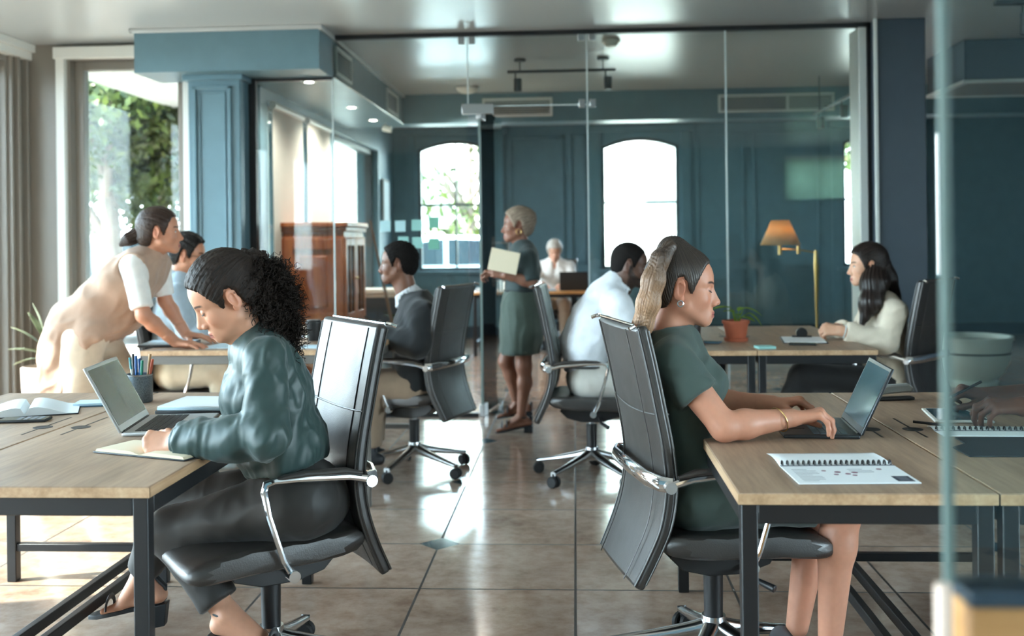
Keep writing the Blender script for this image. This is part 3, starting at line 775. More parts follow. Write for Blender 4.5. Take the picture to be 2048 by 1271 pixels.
    for s_y in (-1, 1):
        y = s_y * .268
        a_ = MB()
        a_.tube([(-.225, y, .632), (-.15, y, .65), (0, y, .662), (.07, y, .664), (.093, y, .658), (.099, y, .640), (.086, y, .57), (.045, y, .44), (.02, y, .395)], [.012, .011, .010, .010, .011, .011, .009, .009, .010], 10)
        a_.lathe([(.001, -.015), (.017, -.015), (.017, .015), (.001, .015)], n=16, M=Matrix.Translation((-.215, y, .632)) @ Matrix.Rotation(R(90), 4, 'X'))
        a_.lathe([(.001, -.018), (.017, -.018), (.017, .018), (.001, .018)], n=16, M=Matrix.Translation((.02, y, .395)) @ Matrix.Rotation(R(90), 4, 'X'))
        a_.tube([(.02, y, .395), (.02, s_y * .1, .39)], .010, 8)
        ar = a_.build('armrest', M['chrome'], t)
        pd = MB(); pd.tube([(-.19, y, .657), (-.14, y, .669), (-.02, y, .674), (.04, y, .672), (.07, y, .668)], [.008, .017, .018, .014, .006], 12, flat=.55)
        pd.build('arm_pad', M['leather'], ar)
    return t
CH = make_chair('swivelled black leather chair of the curly haired woman, tan reflections on its back', (-.93, 3.10, 0), R(180 + 34))
dup(CH, (.41, 3.225, 0), R(12), 'black leather chair of the ponytailed woman, beige light on its rear')
dup(CH, (-.94, 5.98, 0), R(180 - 18), 'black leather chair of the man in the dark suit, rear turned to the aisle')
dup(CH, (.08, 5.83, 0), R(-3), 'black leather chair of the man in the white shirt, seen edge on')
dup(CH, (1.83, 6.22, 0), R(180 - 40), 'black leather chair of the woman in the cream blazer, beside the slate column')
dup(CH, (-.22, 13.25, 0), R(-92), 'black leather chair behind the grey haired woman in the back office')
# ================================================================ things on the desks
def laptop(label, loc, rz, w, d, tilt, shell, disp, kb=True, lh=None):
    """local: hinge along y at x=0, base towards +x, lid leaning to -x"""
    t = thing('laptop', label, 'laptop', loc, rz, None)
    base = MB().bx(0, d, -w / 2, w / 2, 0, .011).build('base', M[shell], t, bevel=.004)
    k = MB(); cols, rows = 14, 5; kw = (w * .86) / cols; kd = (d * .46) / rows
    for r_ in range(rows):
        for c_ in range(cols):
            x = d * .14 + r_ * kd; y = -w * .43 + c_ * kw
            k.bx(x + .0015, x + kd - .0015, y + .0015, y + kw - .0015, .0105, .0128)
    k.build('keyboard', M['key_light'] if shell == 'gunmetal' else M['key'], base, smooth=False)
    MB().bx(d * .66, d * .95, -w * .17, w * .17, .0108, .0115).build('trackpad', M[shell], base, smooth=False)
    lh = lh or d * .98
    L = Matrix.Translation((0, 0, .012)) @ Matrix.Rotation(-tilt, 4, 'Y')
    lid = MB().bx(-.008, 0, -w / 2, w / 2, 0, lh, M=L).build('screen_lid', M[shell], t, bevel=.003)
    MB().bx(-.001, .0008, -w / 2 + .012, w / 2 - .012, .022, lh - .012, M=L).build('display', M[disp], lid, smooth=False)
    MB().tube([(0, -w * .42, .008), (0, w * .42, .008)], .007, 10).build('hinge', M['plastic'], t)
    return t
laptop('silver laptop with an olive reflection coloured into its screen, facing the curly haired woman', (-1.412, 3.265, .7405), R(9), .345, .23, R(28), 'silver', 'screen_reflect')
M['screen_mirror'] = simple('mirror_screen', (74, 104, 112), 0.08, 0.3, spec=0.9)
laptop('dark grey laptop with a glossy screen, under the ponytailed woman\'s hands', (.822, 3.2, .7405), R(180 - 4), .31, .215, R(25), 'gunmetal', 'screen_mirror')
laptop('grey laptop seen from behind on the back office desk', (-.02, 12.15, .7405), R(90), .33, .22, R(14), 'gunmetal', 'screen_reflect')
laptop('grey laptop edge on in the left middle row, beyond the curly hair', (-1.86, 6.35, .7905), R(170), .32, .22, R(24), 'silver', 'screen_reflect')

def sheets(name, label, pts, z, mats, cat, th=.002, group=None, lift=None):
    """flat paper thing from its four outline points"""
    c = np.mean(np.array(pts), 0); t = thing(name, label, cat, (c[0], c[1], z), 0, group)
    MB().prism([(p[0] - c[0], p[1] - c[1]) for p in pts], 0, th, 'Z').build('sheet', M[mats], t, smooth=False)
    return t
# pencil cup
t = thing('pencil_cup', 'grey wire mesh pencil cup full of pens beside the silver laptop', 'cup', (-1.625, 3.79, .7405))
def mesh_metal():
    t_ = NT('wire_mesh'); tc = t_.n('TexCoord'); ck = t_.n('TexVoronoi', {'Vector': tc.outputs['Object'], 'Scale': 420.0}, feature='F1').outputs[0]
    hole = t_.math('LESS_THAN', ck, .36)
    b_ = t_.bsdf(color=t_.mix(hole, lin((118, 132, 142)), lin((58, 68, 76))), rough=.4, metal=.5)
    return t_.m
M['mesh'] = mesh_metal()
MB().lathe([(.001, 0), (.045, 0), (.047, .004), (.047, .1), (.049, .104), (.045, .104), (.044, .008), (.001, .006)], n=30).build('cup_wall', M['mesh'], t)
MB().lathe([(.048, .098), (.0495, .104), (.0455, .104), (.0455, .098)], n=30, closed=True).build('rim', M['steel'], t)
penc = {'teal': simple('teal_pen', (28, 128, 138), .3), 'blue': simple('blue_pen', (34, 86, 150), .3), 'black': simple('black_pen', (30, 34, 40), .35), 'red': simple('red_pen', (196, 92, 60), .35), 'green': simple('green_pen', (30, 132, 110), .3), 'lilac': simple('lilac_pen', (110, 104, 170), .3), 'tan': simple('pencil_wood', (198, 160, 116), .5)}
for i, (a, rr, h, tx, ty, k, lb) in enumerate([(2.6, .03, .155, -.02, .0, 'teal', 'teal pen at the left of the pencil cup'), (1.6, .026, .15, -.012, .01, 'blue', 'blue pen in the pencil cup'), (3.4, .018, .17, -.008, 0, 'black', 'black pen in the middle of the pencil cup'),
                                  (4.4, .02, .165, .004, -.01, 'blue', 'second blue pen in the pencil cup'), (5.3, .024, .148, .012, -.01, 'green', 'green marker in the pencil cup'), (.3, .026, .168, .02, 0, 'tan', 'wooden pencil in the pencil cup'),
                                  (.0, .032, .15, .026, .0, 'red', 'red capped pen at the right of the pencil cup'), (.8, .03, .138, .02, .012, 'lilac', 'lilac pen at the right of the pencil cup')]):
    x, y = math.cos(a) * rr, math.sin(a) * rr
    p = thing('pen', lb, 'pen', (-1.625 + x * .8, 3.79 + y * .8, .749), 0, 'pens in the pencil cup')
    MB().tube([(0, 0, 0), (tx * .8, ty * .8, h * .8)], .0045, 10).build('barrel', M['white'] if k == 'teal' else penc[k], p)
    MB().tube([(tx * .72, ty * .72, h * .72), (tx, ty, h)], [.0058, .005], 10).build('cap', penc[k], p)
def open_book(label, loc, rz, w, d, th=.018, paper='paper', cov='cover'):
    t = thing('open_book', label, 'book', loc, rz)
    MB().bx(-w, w, -d / 2, d / 2, 0, .004).build('cover', M[cov], t, bevel=.002)
    for s_ in (-1, 1):
        n = 12; pr = [(s_ * (w * .985) * i / n, .004 + th * (math.sin(PI * min(1, (i / n) * 1.25 + .02) ** .55) * .75 + .25 * (1 - i / n)) ) for i in range(n + 1)]
        pr[0] = (0, .006)
        m_ = MB(); m_.prism(pr + [(s_ * w * .985, .004), (0, .004)], -d / 2 + .004, d / 2 - .004, 'Y')
        m_.build('pages', M[paper], t, ang=30)
    return t
open_book('open hardback book with pale pages at the left picture edge', (-1.93, 3.56, .7405), R(24), .17, .25, .03)
t = thing('smartphone', 'black smartphone lying in front of the open book', 'phone', (-1.84, 3.375, .7405), R(10))
MB().bx(-.078, .078, -.038, .038, 0, .009).build('case', M['cover'], t, bevel=.004)
MB().bx(-.073, .073, -.034, .034, .0088, .0096).build('screen', M['screen_reflect'], t, smooth=False)
for i in range(4): MB().bx(-.02 + i * .022, -.006 + i * .022, -.03, .03, .0094, .0099).build('screen_icon', M['ink'], t, smooth=False)
t = thing('notebook', 'small blue notebook between the open book and green jar', 'notebook', (-1.77, 3.72, .7405), R(12))
MB().bx(-.06, .06, -.05, .05, 0, .004).build('cover', M['cover_blue'], t, bevel=.001)
MB().bx(-.058, .058, -.048, .048, .004, .012).build('pages', M['paper_blue'], t, bevel=.001)
t = thing('jar', 'small jar with a green lid half hidden behind the silver laptop', 'jar', (-1.60, 3.56, .7405))
MB().lathe([(.001, 0), (.03, 0), (.032, .005), (.032, .04), (.001, .04)], n=24).build('glass_body', simple('brown_jar', (84, 56, 44), .2), t)
MB().lathe([(.001, .04), (.034, .04), (.034, .085), (.001, .087)], n=24).build('lid', simple('green_lid', (58, 120, 84), .4), t)
t = thing('notebook', 'closed pale notebook with black edge lying by the far table end', 'notebook', (-1.30, 3.62, .7405), R(-3))
MB().bx(-.145, .145, -.12, .12, 0, .012).build('cover', M['cover'], t, bevel=.002)
MB().bx(-.14, .145, -.115, .125, .012, .022).build('pages', M['paper_blue'], t, bevel=.002)
MB().bx(-.14, .148, -.11, .128, .022, .026).build('top_sheet', M['paper'], t, bevel=.001)
NB = thing('notebook', 'open cream notebook under the writing hand of the curly haired woman', 'notebook', (-1.18, 2.865, .7405), R(-21))
MB().bx(-.165, .165, -.075, .075, 0, .004).build('cover', M['cover'], NB, bevel=.002)
for s_ in (-1, 1):
    MB().prism([(0, .005), (s_ * .03, .013), (s_ * .08, .014), (s_ * .155, .011), (s_ * .16, .004), (0, .004)], -.07, .07, 'Y').build('pages', M['paper_cream'], NB, ang=30)
# --- right front desks
def report(label, loc, rz, w, d, chart=True, cat='document'):
    t = thing('spiral_report', label, cat, loc, rz)
    MB().bx(-w / 2, w / 2, -d, 0, .001, .0035).build('lower_page', M['paper'], t, smooth=False)
    MB().grid(lambda u, v: (-w / 2 + w * u, d * .75 * v, .002 + .006 * math.sin(PI * v) * (1 - .5 * u)), 8, 6).build('upper_page', M['paper'], t, solid=.0012)
    c = MB()
    for i in range(21):
        x = -w / 2 + w * (i + .5) / 21
        c.tube([(x, .008 * math.cos(a), .006 + .008 * math.sin(a)) for a in [2 * PI * k / 10 for k in range(11)]], .0022, 6)
    c.build('spiral_binding', M['plastic'], t)
    MB().bx(-w / 2, w / 2, -.016, -.006, .0036, .0042).build('punched_strip', M['ink'], t, smooth=False)
    if chart:
        k = MB(); rr = random.Random(3)
        for col_ in range(3):
            for r_ in range(9):
                x0 = -w * .44 + col_ * w * .24; ln = w * (.2 if r_ % 4 else .13)
                if col_ == 2 and r_ > 2: continue
                if col_ == 1: continue
                k.bx(x0, x0 + ln, -d * .28 - r_ * d * .075, -d * .28 - r_ * d * .075 + .0022, .0035, .0040)
        tag(k.build('printed_text', M['ink'], t, smooth=False), kind='stuff')
        c = MB()
        for x, y, r_ in ((-.05, -.07, .006), (-.02, -.085, .008), (-.03, -.11, .006), (.0, -.105, .007), (.02, -.09, .008), (.012, -.12, .006), (.09, -.055, .007)): c.lathe([(.0005, .0034), (r_, .0034), (r_, .0041), (.0005, .0041)], (x, y * d / .2, 0), 14)
        tag(c.build('printed_dots', simple('mauve_ink', (132, 96, 110), .7), t, smooth=False), kind='stuff')
        MB().bx(w * .33, w * .47, -d * .93, -d * .66, .0035, .0041).build('printed_box', M['ink_dark'], t, smooth=False)
        q = MB()
        for i in range(4): q.bx(w * .36, w * .44, -d * (.72 + .05 * i), -d * (.705 + .05 * i), .0038, .0044)
        q.build('printed_lines', M['ink'], t, smooth=False)
    return t
report('open spiral bound report with charts, lying at the near end of the front right desk', (.654, 2.69, .7405), R(2), .285, .2)
report('second spiral bound report, beside the tablet at the right picture edge', (1.23, 3.17, .7405), R(-2), .34, .09, False)
t = thing('stapler', 'grey and black stapler standing behind the dark laptop', 'stapler', (1.125, 3.78, .7405), R(10))
MB().bx(-.07, .07, -.018, .018, 0, .012).build('base', M['plastic'], t, bevel=.004)
MB().prism([(-.065, .02), (.06, .03), (.068, .045), (.05, .058), (-.03, .055), (-.066, .04)], -.015, .015, 'Y').build('arm', simple('grey_plastic', (150, 154, 152), .4), t, bevel=.006)
MB().bx(-.07, -.05, -.012, .012, .01, .034).build('spring_post', M['steel'], t)
sheets('paper_sheet', 'loose white paper at the far end of the front right desk', [(.49, 3.7), (.655, 3.69), (.65, 3.94), (.50, 3.93)], .7405, 'paper', 'paper', .0015)
sheets('paper_sheet', 'loose white paper at the far right corner of the front desks', [(1.43, 3.62), (1.525, 3.62), (1.525, 3.94), (1.43, 3.94)], .7405, 'paper', 'paper', .0015)
t = thing('tablet', 'white framed tablet lying by the pen hand at the right', 'tablet', (1.20, 3.43, .7405), R(0))
MB().prism([(-.09, -.115), (.09, -.125), (.085, .125), (-.05, .135)], 0, .007, 'Z').build('case', M['white'], t, bevel=.003)
MB().prism([(-.075, -.1), (.078, -.108), (.072, .11), (-.042, .118)], .0068, .0078, 'Z').build('screen', M['screen_mirror'], t, smooth=False)
t = thing('desk_pad', 'dark grey pad with a cut corner at the right picture edge', 'pad', (1.24, 2.94, .7405))
MB().prism([(-.16, .12), (-.165, .03), (-.215, -.02), (-.215, -.14), (.2, -.14), (.2, .12)], 0, .004, 'Z').build('pad', M['cover'], t, bevel=.001)
t = thing('pen', 'black pen lying across the second spiral report', 'pen', (1.06, 3.21, .757), R(-40))
MB().tube([(-.05, 0, 0), (.05, 0, 0)], .004, 10).build('barrel', M['plastic'], t)
MB().tube([(.05, 0, 0), (.062, 0, 0)], [.004, .001], 10).build('tip', M['steel'], t)
# --- pale back right desks
def leaf_mb(mb, p, d, up, L, w, bend=.3, n=6, mi=0):
    p = Vector(p); d = Vector(d).normalized(); up = Vector(up); s_ = d.cross(up).normalized(); u = s_.cross(d)
    vs = []
    for i in range(n + 1):
        t_ = i / n; c = p + d * (L * t_) - u * (bend * L * t_ * t_); ww = w * math.sin(PI * min(.98, t_ * .92 + .08)) ** .8
        vs += [c - s_ * ww + u * ww * .25, c, c + s_ * ww + u * ww * .25]
    fs = []
    for i in range(n): fs += [(3 * i, 3 * i + 1, 3 * i + 4, 3 * i + 3), (3 * i + 1, 3 * i + 2, 3 * i + 5, 3 * i + 4)]
    mb.add(vs, fs, mi)
def plant(name, label, loc, potprof, potmat, leaves, lm, soilz, soilr, stems=True, rimb=None):
    t = thing(name, label, 'plant', loc)
    MB().lathe(potprof, n=36).build('pot', M[potmat], t, ang=40)
    MB().lathe([(.001, soilz - .01), (soilr, soilz - .01), (soilr, soilz), (.001, soilz + .004)], n=24).build('soil', M['soil'], t)
    st = MB()
    for (p0, p1, d, L, w, bd) in leaves:
        st.tube([p0, tuple((a + b_) / 2 + q for a, b_, q in zip(p0, p1, (0, 0, .012))), p1], [.0035, .003, .002], 6)
        l = MB(); leaf_mb(l, p1, d, (0, 0, 1), L, w, bd); l.build('leaf', M[lm], t, solid=.0012)
    st.build('stem', M[lm], t)
    return t
plant('potted_plant', 'small leafy plant in a terracotta pot on the pale back desk', (.905, 5.98, .7405),
      [(.001, 0), (.066, 0), (.068, .018), (.056, .02), (.07, .1), (.077, .1), (.078, .118), (.07, .118), (.066, .09), (.001, .09)], 'terracotta',
      [((0, 0, .09), (-.03, -.01, .19), (-1, -.2, .15), .11, .032, .25), ((.01, 0, .09), (.045, 0, .185), (1, -.1, .05), .1, .026, .5), ((0, .01, .09), (.07, -.02, .16), (1, -.2, -.55), .1, .026, .35),
       ((0, 0, .09), (.0, -.03, .15), (.1, -1, .4), .07, .024, .4), ((.01, .01, .09), (.02, .02, .17), (.5, .6, .5), .08, .024, .5), ((0, 0, .09), (.025, -.01, .13), (.6, -.5, .3), .08, .026, .6), ((0, 0, .09), (-.01, .01, .16), (-.4, .6, .3), .08, .024, .4)], 'leaf', .095, .066)
t = thing('paper_cup', 'black lidded cup on the pale back desk beside the ponytailed woman\'s chin', 'cup', (.64, 5.83, .7405))
MB().lathe([(.001, 0), (.046, 0), (.05, .1), (.052, .1), (.053, .11), (.046, .125), (.03, .128), (.03, .17), (.036, .18), (.001, .182)], n=28).build('cup', M['plastic'], t, ang=40)
t = thing('smartphone', 'blue phone on the pale desk between black cup and plant pot', 'phone', (.745, 5.88, .7405), R(-20))
MB().bx(-.06, .06, -.04, .04, 0, .008).build('case', M['cover_blue'], t, bevel=.003); MB().bx(-.056, .056, -.036, .036, .0078, .0086).build('screen', M['screen_reflect'], t, smooth=False)
t = thing('clipboard', 'clipboard with white paper and black clip before the woman in the cream blazer', 'clipboard', (1.285, 6.0, .7405), R(-8))
MB().bx(-.12, .12, -.19, .17, 0, .004).build('board', M['cover'], t, bevel=.001); MB().bx(-.112, .112, -.18, .15, .004, .007).build('paper', M['paper'], t, smooth=False)
c = MB(); c.bx(-.055, .055, .10, .13, .007, .016); c.lathe([(.001, -.015), (.032, -.015), (.032, .015), (.001, .015)], n=20, M=Matrix.Translation((0, .115, .03)) @ Matrix.Rotation(R(90), 4, 'X')); c.build('clip', M['plastic'], t, bevel=.002)
t = thing('smartphone', 'black phone lying at the front edge of the clipboard', 'phone', (1.225, 5.74, .7405), R(-12))
MB().bx(-.072, .072, -.036, .036, 0, .01).build('case', M['cover'], t, bevel=.004); MB().bx(-.068, .068, -.032, .032, .0098, .0106).build('screen', M['screen_reflect'], t, smooth=False)
t = thing('sticky_pad', 'teal sticky note pad near the edge of the pale back desk', 'sticky notes', (.995, 5.58, .7405), R(8))
MB().bx(-.045, .045, -.045, .045, 0, .012).build('pad', M['note_teal'], t, smooth=False)
# --- left middle row
t = thing('coffee_cup', 'black takeaway coffee cup on the left middle desk', 'cup', (-1.43, 5.62, .7905))
MB().lathe([(.001, 0), (.03, 0), (.043, .098), (.001, .098)], n=28).build('cup', M['plastic'], t, ang=40)
MB().lathe([(.001, .096), (.046, .096), (.046, .104), (.04, .107), (.038, .115), (.001, .115)], n=28).build('lid', M['plastic'], t, ang=40)
sheets('paper_sheet', 'pale blue paper under the leaning woman\'s hands', [(-1.95, 5.24), (-1.64, 5.24), (-1.66, 5.56), (-1.9, 5.57)], .7905, 'paper_blue', 'paper', .0015)
sheets('paper_sheet', 'pale sheet near the desk edge between curly hair and chair back', [(-1.45, 5.22), (-1.2, 5.19), (-1.22, 5.40), (-1.42, 5.38)], .7905, 'paper_blue', 'paper', .0015)
sheets('paper_sheet', 'small white card behind the takeaway coffee cup', [(-1.62, 5.8), (-1.5, 5.8), (-1.5, 5.95), (-1.62, 5.95)], .7905, 'paper', 'paper', .0015)
t = thing('folder', 'black folder sticking out over the left end of the middle desks', 'folder', (-2.2, 5.45, .7905), R(6))
MB().bx(-.1, .16, -.14, .14, 0, .012).build('cover', M['cover'], t, bevel=.002); MB().bx(-.095, .15, -.135, .135, .0118, .0135).build('paper', M['paper_blue'], t, smooth=False)
# --- back office desk
t = thing('notebook', 'pale notebook beside the grey haired woman\'s hands', 'notebook', (-.33, 12.2, .7405), R(6))
MB().bx(-.1, .1, -.07, .07, 0, .01).build('cover', M['cover_blue'], t, bevel=.002); MB().bx(-.097, .097, -.067, .067, .01, .014).build('pages', M['paper_blue'], t, smooth=False)
t = thing('document_tray', 'small pale stack of papers at the left end of the back office desk', 'papers', (-1.05, 12.25, .7405), R(-4))
for i in range(3): MB().box((.004 * i, -.003 * i, .006 + i * .011), (.24, .17, .01), .05 * i).build('sheet', M['paper'], t, smooth=False)
t = thing('bottle', 'small clear bottle on the back office desk by the door handle', 'bottle', (-.83, 12.2, .7405))
MB().lathe([(.001, 0), (.03, 0), (.031, .12), (.012, .15), (.012, .18), (.001, .18)], n=20).build('body', M['white'], t); MB().lathe([(.001, .18), (.014, .18), (.014, .2), (.001, .2)], n=16).build('cap', M['cover_blue'], t)

# ================================================================ standing things
t = thing('cabinet', 'honey brown wooden cabinet with panelled side and glazed doors behind the glass', 'cabinet', (-2.185, 9.02, 0))
hx, hy = .275, .42
b = MB(); b.bx(-hx + .01, hx - .02, -hy + .02, hy - .02, .08, 1.42)
b.build('body', M['cherry'], t, bevel=.003)
c = MB(); c.bx(-hx - .01, hx + .02, -hy - .02, hy + .02, 1.46, 1.5); c.bx(-hx, hx + .005, -hy, hy, 1.42, 1.46); c.bx(-hx + .005, hx - .005, -hy + .005, hy - .005, 1.36, 1.375)
c.build('cornice', M['cherry'], t, bevel=.008)
c = MB(); c.bx(-hx, hx + .01, -hy - .005, hy + .005, 0, .1); c.bx(-hx, hx + .01, -hy - .01, hy + .01, .56, .6); c.bx(-hx, hx, -hy, hy, .6, .63)
c.build('plinth', M['cherry'], t, bevel=.008)
c = MB(); y = -hy
c.bx(-hx, -hx + .09, y, y + .022, .63, 1.36); c.bx(hx - .11, hx - .02, y, y + .022, .63, 1.36); c.bx(-hx + .09, hx - .11, y, y + .022, 1.27, 1.36); c.bx(-hx + .09, hx - .11, y, y + .022, .63, .74)
c.build('side_frame', M['cherry'], t, bevel=.006)
MB().bx(-hx + .14, hx - .16, y + .01, y + .03, .79, 1.22).build('side_panel', M['cherry'], t, bevel=.012)
for k in range(2):
    y0 = -hy + .02 + k * .4; y1 = y0 + .39
    f = MB(); x0, x1 = hx - .022, hx
    f.bx(x0, x1, y0, y0 + .06, .66, 1.36); f.bx(x0, x1, y1 - .06, y1, .66, 1.36); f.bx(x0, x1, y0 + .06, y1 - .06, 1.3, 1.36); f.bx(x0, x1, y0 + .06, y1 - .06, .66, .73); f.bx(x0, x1, (y0 + y1) / 2 - .01, (y0 + y1) / 2 + .01, .73, 1.3)
    dr = f.build('door', M['cherry'], t, bevel=.004)
    MB().bx(x0 + .004, x0 + .010, y0 + .06, y1 - .06, .73, 1.3).build('glass_pane', M['car_glass'], dr, smooth=False)
    MB().lathe([(.001, 0), (.012, .002), (.012, .012), (.001, .016)], n=14, M=Matrix.Translation((hx, (y1 - .03) if k == 0 else (y0 + .03), 1.02)) @ Matrix.Rotation(R(90), 4, 'Y')).build('knob', M['brass'], dr)
    dw = MB().bx(x0, x1 + .002, y0 + .01, y1 - .01, .14, .52).build('drawer', M['cherry'], t, bevel=.008)
    MB().lathe([(.001, 0), (.014, .002), (.014, .014), (.001, .018)], n=14, M=Matrix.Translation((hx + .002, (y0 + y1) / 2, .34)) @ Matrix.Rotation(R(90), 4, 'Y')).build('knob', M['brass'], dw)
# floor lamp with swing arm
t = thing('floor_lamp', 'brass swing arm floor lamp with a tan cone shade behind the glass', 'lamp', (1.953, 8.6, 0))
MB().lathe([(.001, 0), (.14, 0), (.14, .015), (.05, .03), (.02, .05), (.001, .05)], n=32).build('base', M['brass'], t, ang=40)
MB().tube([(0, 0, .04), (0, 0, .6), (0, 0, .9), (0, 0, 1.12), (0, 0, 1.22)], [.009, .010, .016, .020, .014], 14).build('pole', M['brass'], t)
a_ = MB(); a_.tube([(0, 0, 1.2), (-.14, 0, 1.225)], .006, 8); a_.tube([(-.14, 0, 1.19), (-.14, 0, 1.26)], .015, 12); a_.tube([(-.14, 0, 1.225), (-.29, 0, 1.23)], .006, 8); a_.tube([(-.29, 0, 1.185), (-.29, 0, 1.27)], .015, 12); a_.tube([(-.29, 0, 1.27), (-.29, 0, 1.36)], .005, 8)
a_.build('swing_arm', M['brass'], t)
MB().lathe([(.16, 1.265), (.07, 1.465)], (-.285, 0, 0), 40, closed=True).build('lamp_shade', M['tan_shade'], t, solid=.003)
MB().lathe([(.001, 1.34), (.02, 1.345), (.028, 1.37), (.02, 1.395), (.001, 1.40)], (-.285, 0, 0), 20).build('bulb', M['white'], t)
# large planter at right
t = thing('planter', 'large pale round planter with a dark band standing at the right', 'planter', (3.48, 9.45, 0))
MB().lathe([(.001, 0), (.22, 0), (.23, .05), (.2, .055), (.27, .12), (.315, .22), (.325, .30), (.335, .36), (.34, .41), (.352, .41), (.352, .44), (.32, .44), (.30, .38), (.001, .36)], n=48).build('bowl', M['pot_white'], t, ang=40)
MB().lathe([(.3265, .292), (.333, .292), (.334, .306), (.328, .306)], n=48, closed=True).build('band', M['frame'], t)
MB().lathe([(.001, .37), (.30, .37), (.31, .39), (.001, .40)], n=30).build('soil', M['soil'], t)
# potted plant at far left
lv = []
for d, L, w, p, bd in (((-.75, -.2, .75), .2, .03, (-.05, 0, .68), .2), ((-.45, .1, .9), .2, .03, (-.02, 0, .72), .15), ((-.2, -.1, 1), .22, .03, (0, -.02, .74), .1), ((-.9, -.3, .35), .17, .035, (-.05, -.03, .62), .2), ((.3, -.2, .9), .2, .03, (.03, 0, .7), .2), ((.6, .1, .7), .18, .03, (.05, .02, .66), .3), ((-.95, -.2, -.05), .16, .035, (-.04, -.03, .58), .2), ((-.3, -.8, .5), .16, .03, (-.02, -.05, .62), .3)):
    lv.append(((0, 0, .5), p, d, L, w, bd))
plant('potted_plant', 'plant with pale pointed leaves in a peach planter behind the leaning woman', (-3.53, 6.75, 0),
      [(.001, 0), (.11, 0), (.13, .05), (.15, .4), (.155, .52), (.14, .53), (.135, .48), (.001, .48)], 'peach', lv, 'leaf_pale', .5, .132)
# low bench with ferns before the back wall
t = thing('storage_bench', 'low white storage bench before the back wall behind the suited man', 'bench', (-1.98, 10.45, 0))
MB().bx(-.4, .25, -.2, .2, .82, .86).build('top', M['white'], t, bevel=.004); MB().bx(-.38, .23, -.18, .18, .0, .82).build('body', M['wall_dark'], t, bevel=.004)
MB().bx(-.36, .21, -.185, -.178, .78, .815).build('drawer', M['white'], t, smooth=False)
lv = []
rr = random.Random(5)
for i in range(22):
    a = rr.uniform(0, 2 * PI); q = rr.uniform(.03, .14); el = rr.uniform(.1, 1.0)
    lv.append(((0, 0, .46), (math.cos(a) * q, math.sin(a) * q, .5 + rr.uniform(.02, .14)), (math.cos(a), math.sin(a), el), rr.uniform(.1, .19), rr.uniform(.02, .035), rr.uniform(.2, .7)))
plant('potted_fern', 'bushy dark green plant on the floor beside the glazed cabinet', (-1.52, 9.35, 0), [(.001, 0), (.12, 0), (.15, .44), (.16, .47), (.145, .47), (.14, .44), (.001, .44)], 'cover', lv, 'leaf_dark', .455, .138)
t = thing('wooden_pole', 'thin brown wooden pole leaning against the glass behind the suited man', 'pole', (-1.70, 8.9, 0))
MB().tube([(.25, 0, .0), (.02, .12, 1.0), (-.1, .2, 1.52)], [.016, .014, .010], 10).build('shaft', simple('brown_pole', (104, 78, 60), .6), t)
# prints and unit on the side wall beyond the cabinet
t = thing('wall_frame', 'tall pale framed board on the side wall above the cabinet', 'picture', (-2.49, 13.55, 0))
MB().bx(0, .03, -.22, .22, 1.55, 2.15).build('frame', M['casing'], t, bevel=.004); MB().bx(.028, .034, -.19, .19, 1.58, 2.12).build('print', M['paper'], t, smooth=False)
# sticky notes on the glass
for i, (px, py, k, lb) in enumerate([(771, 452, 'note_pale', 'pale square note on the glass, first of the upper row'), (801, 452, 'note_pale', 'pale square note on the glass, second of the upper row'), (834, 450, 'note_teal', 'teal square note on the glass, third of the upper row'), (868, 445, 'note_green', 'green square note on the glass, last of the upper row'),
                                     (807, 484, 'note_teal', 'teal square note on the glass, first of the lower row'), (835, 485, 'note_teal', 'teal square note on the glass, second of the lower row'), (868, 487, 'note_green', 'green square note on the glass, last of the lower row')]):
    p = W(px, py, GY)
    o = MB().bx(-.04, .04, -.0012, .0012, -.042, .042).build('sticky_note', M[k], None, smooth=False)
    o.location = (p[0], GY - .0075, p[2]); tag(o, lb, 'sticky note', 'sticky notes on the glass partition')
# foreground: glass screen standing on a low wooden panel
t = thing('low_divider', 'blurred low wooden panel with a dark top at the bottom right corner', 'divider', (.62, .965, 0))
MB().bx(-.277, .6, -.022, .022, 0, .992).build('board', M['blond'], t, bevel=.004)
MB().bx(-.277, .6, -.026, .026, .992, 1.006).build('top_rail', M['wall_dark'], t, bevel=.003)
MB().tube([(-.298, -.02, 0), (-.298, -.02, 1.012)], .0075, 12).build('post', M['peach'], t)
t = thing('glass_screen', 'clear glass screen with a green edge along the right of the picture', 'glass screen', (.334, .965, 0))
MB().bx(.004, .9, -.004, .004, 1.006, 2.6).build('pane', M['glass'], t, smooth=False)
MB().bx(-.004, .004, -.0045, .0045, 1.006, 2.6).build('edge', M['glass_edge'], t, bevel=.001)
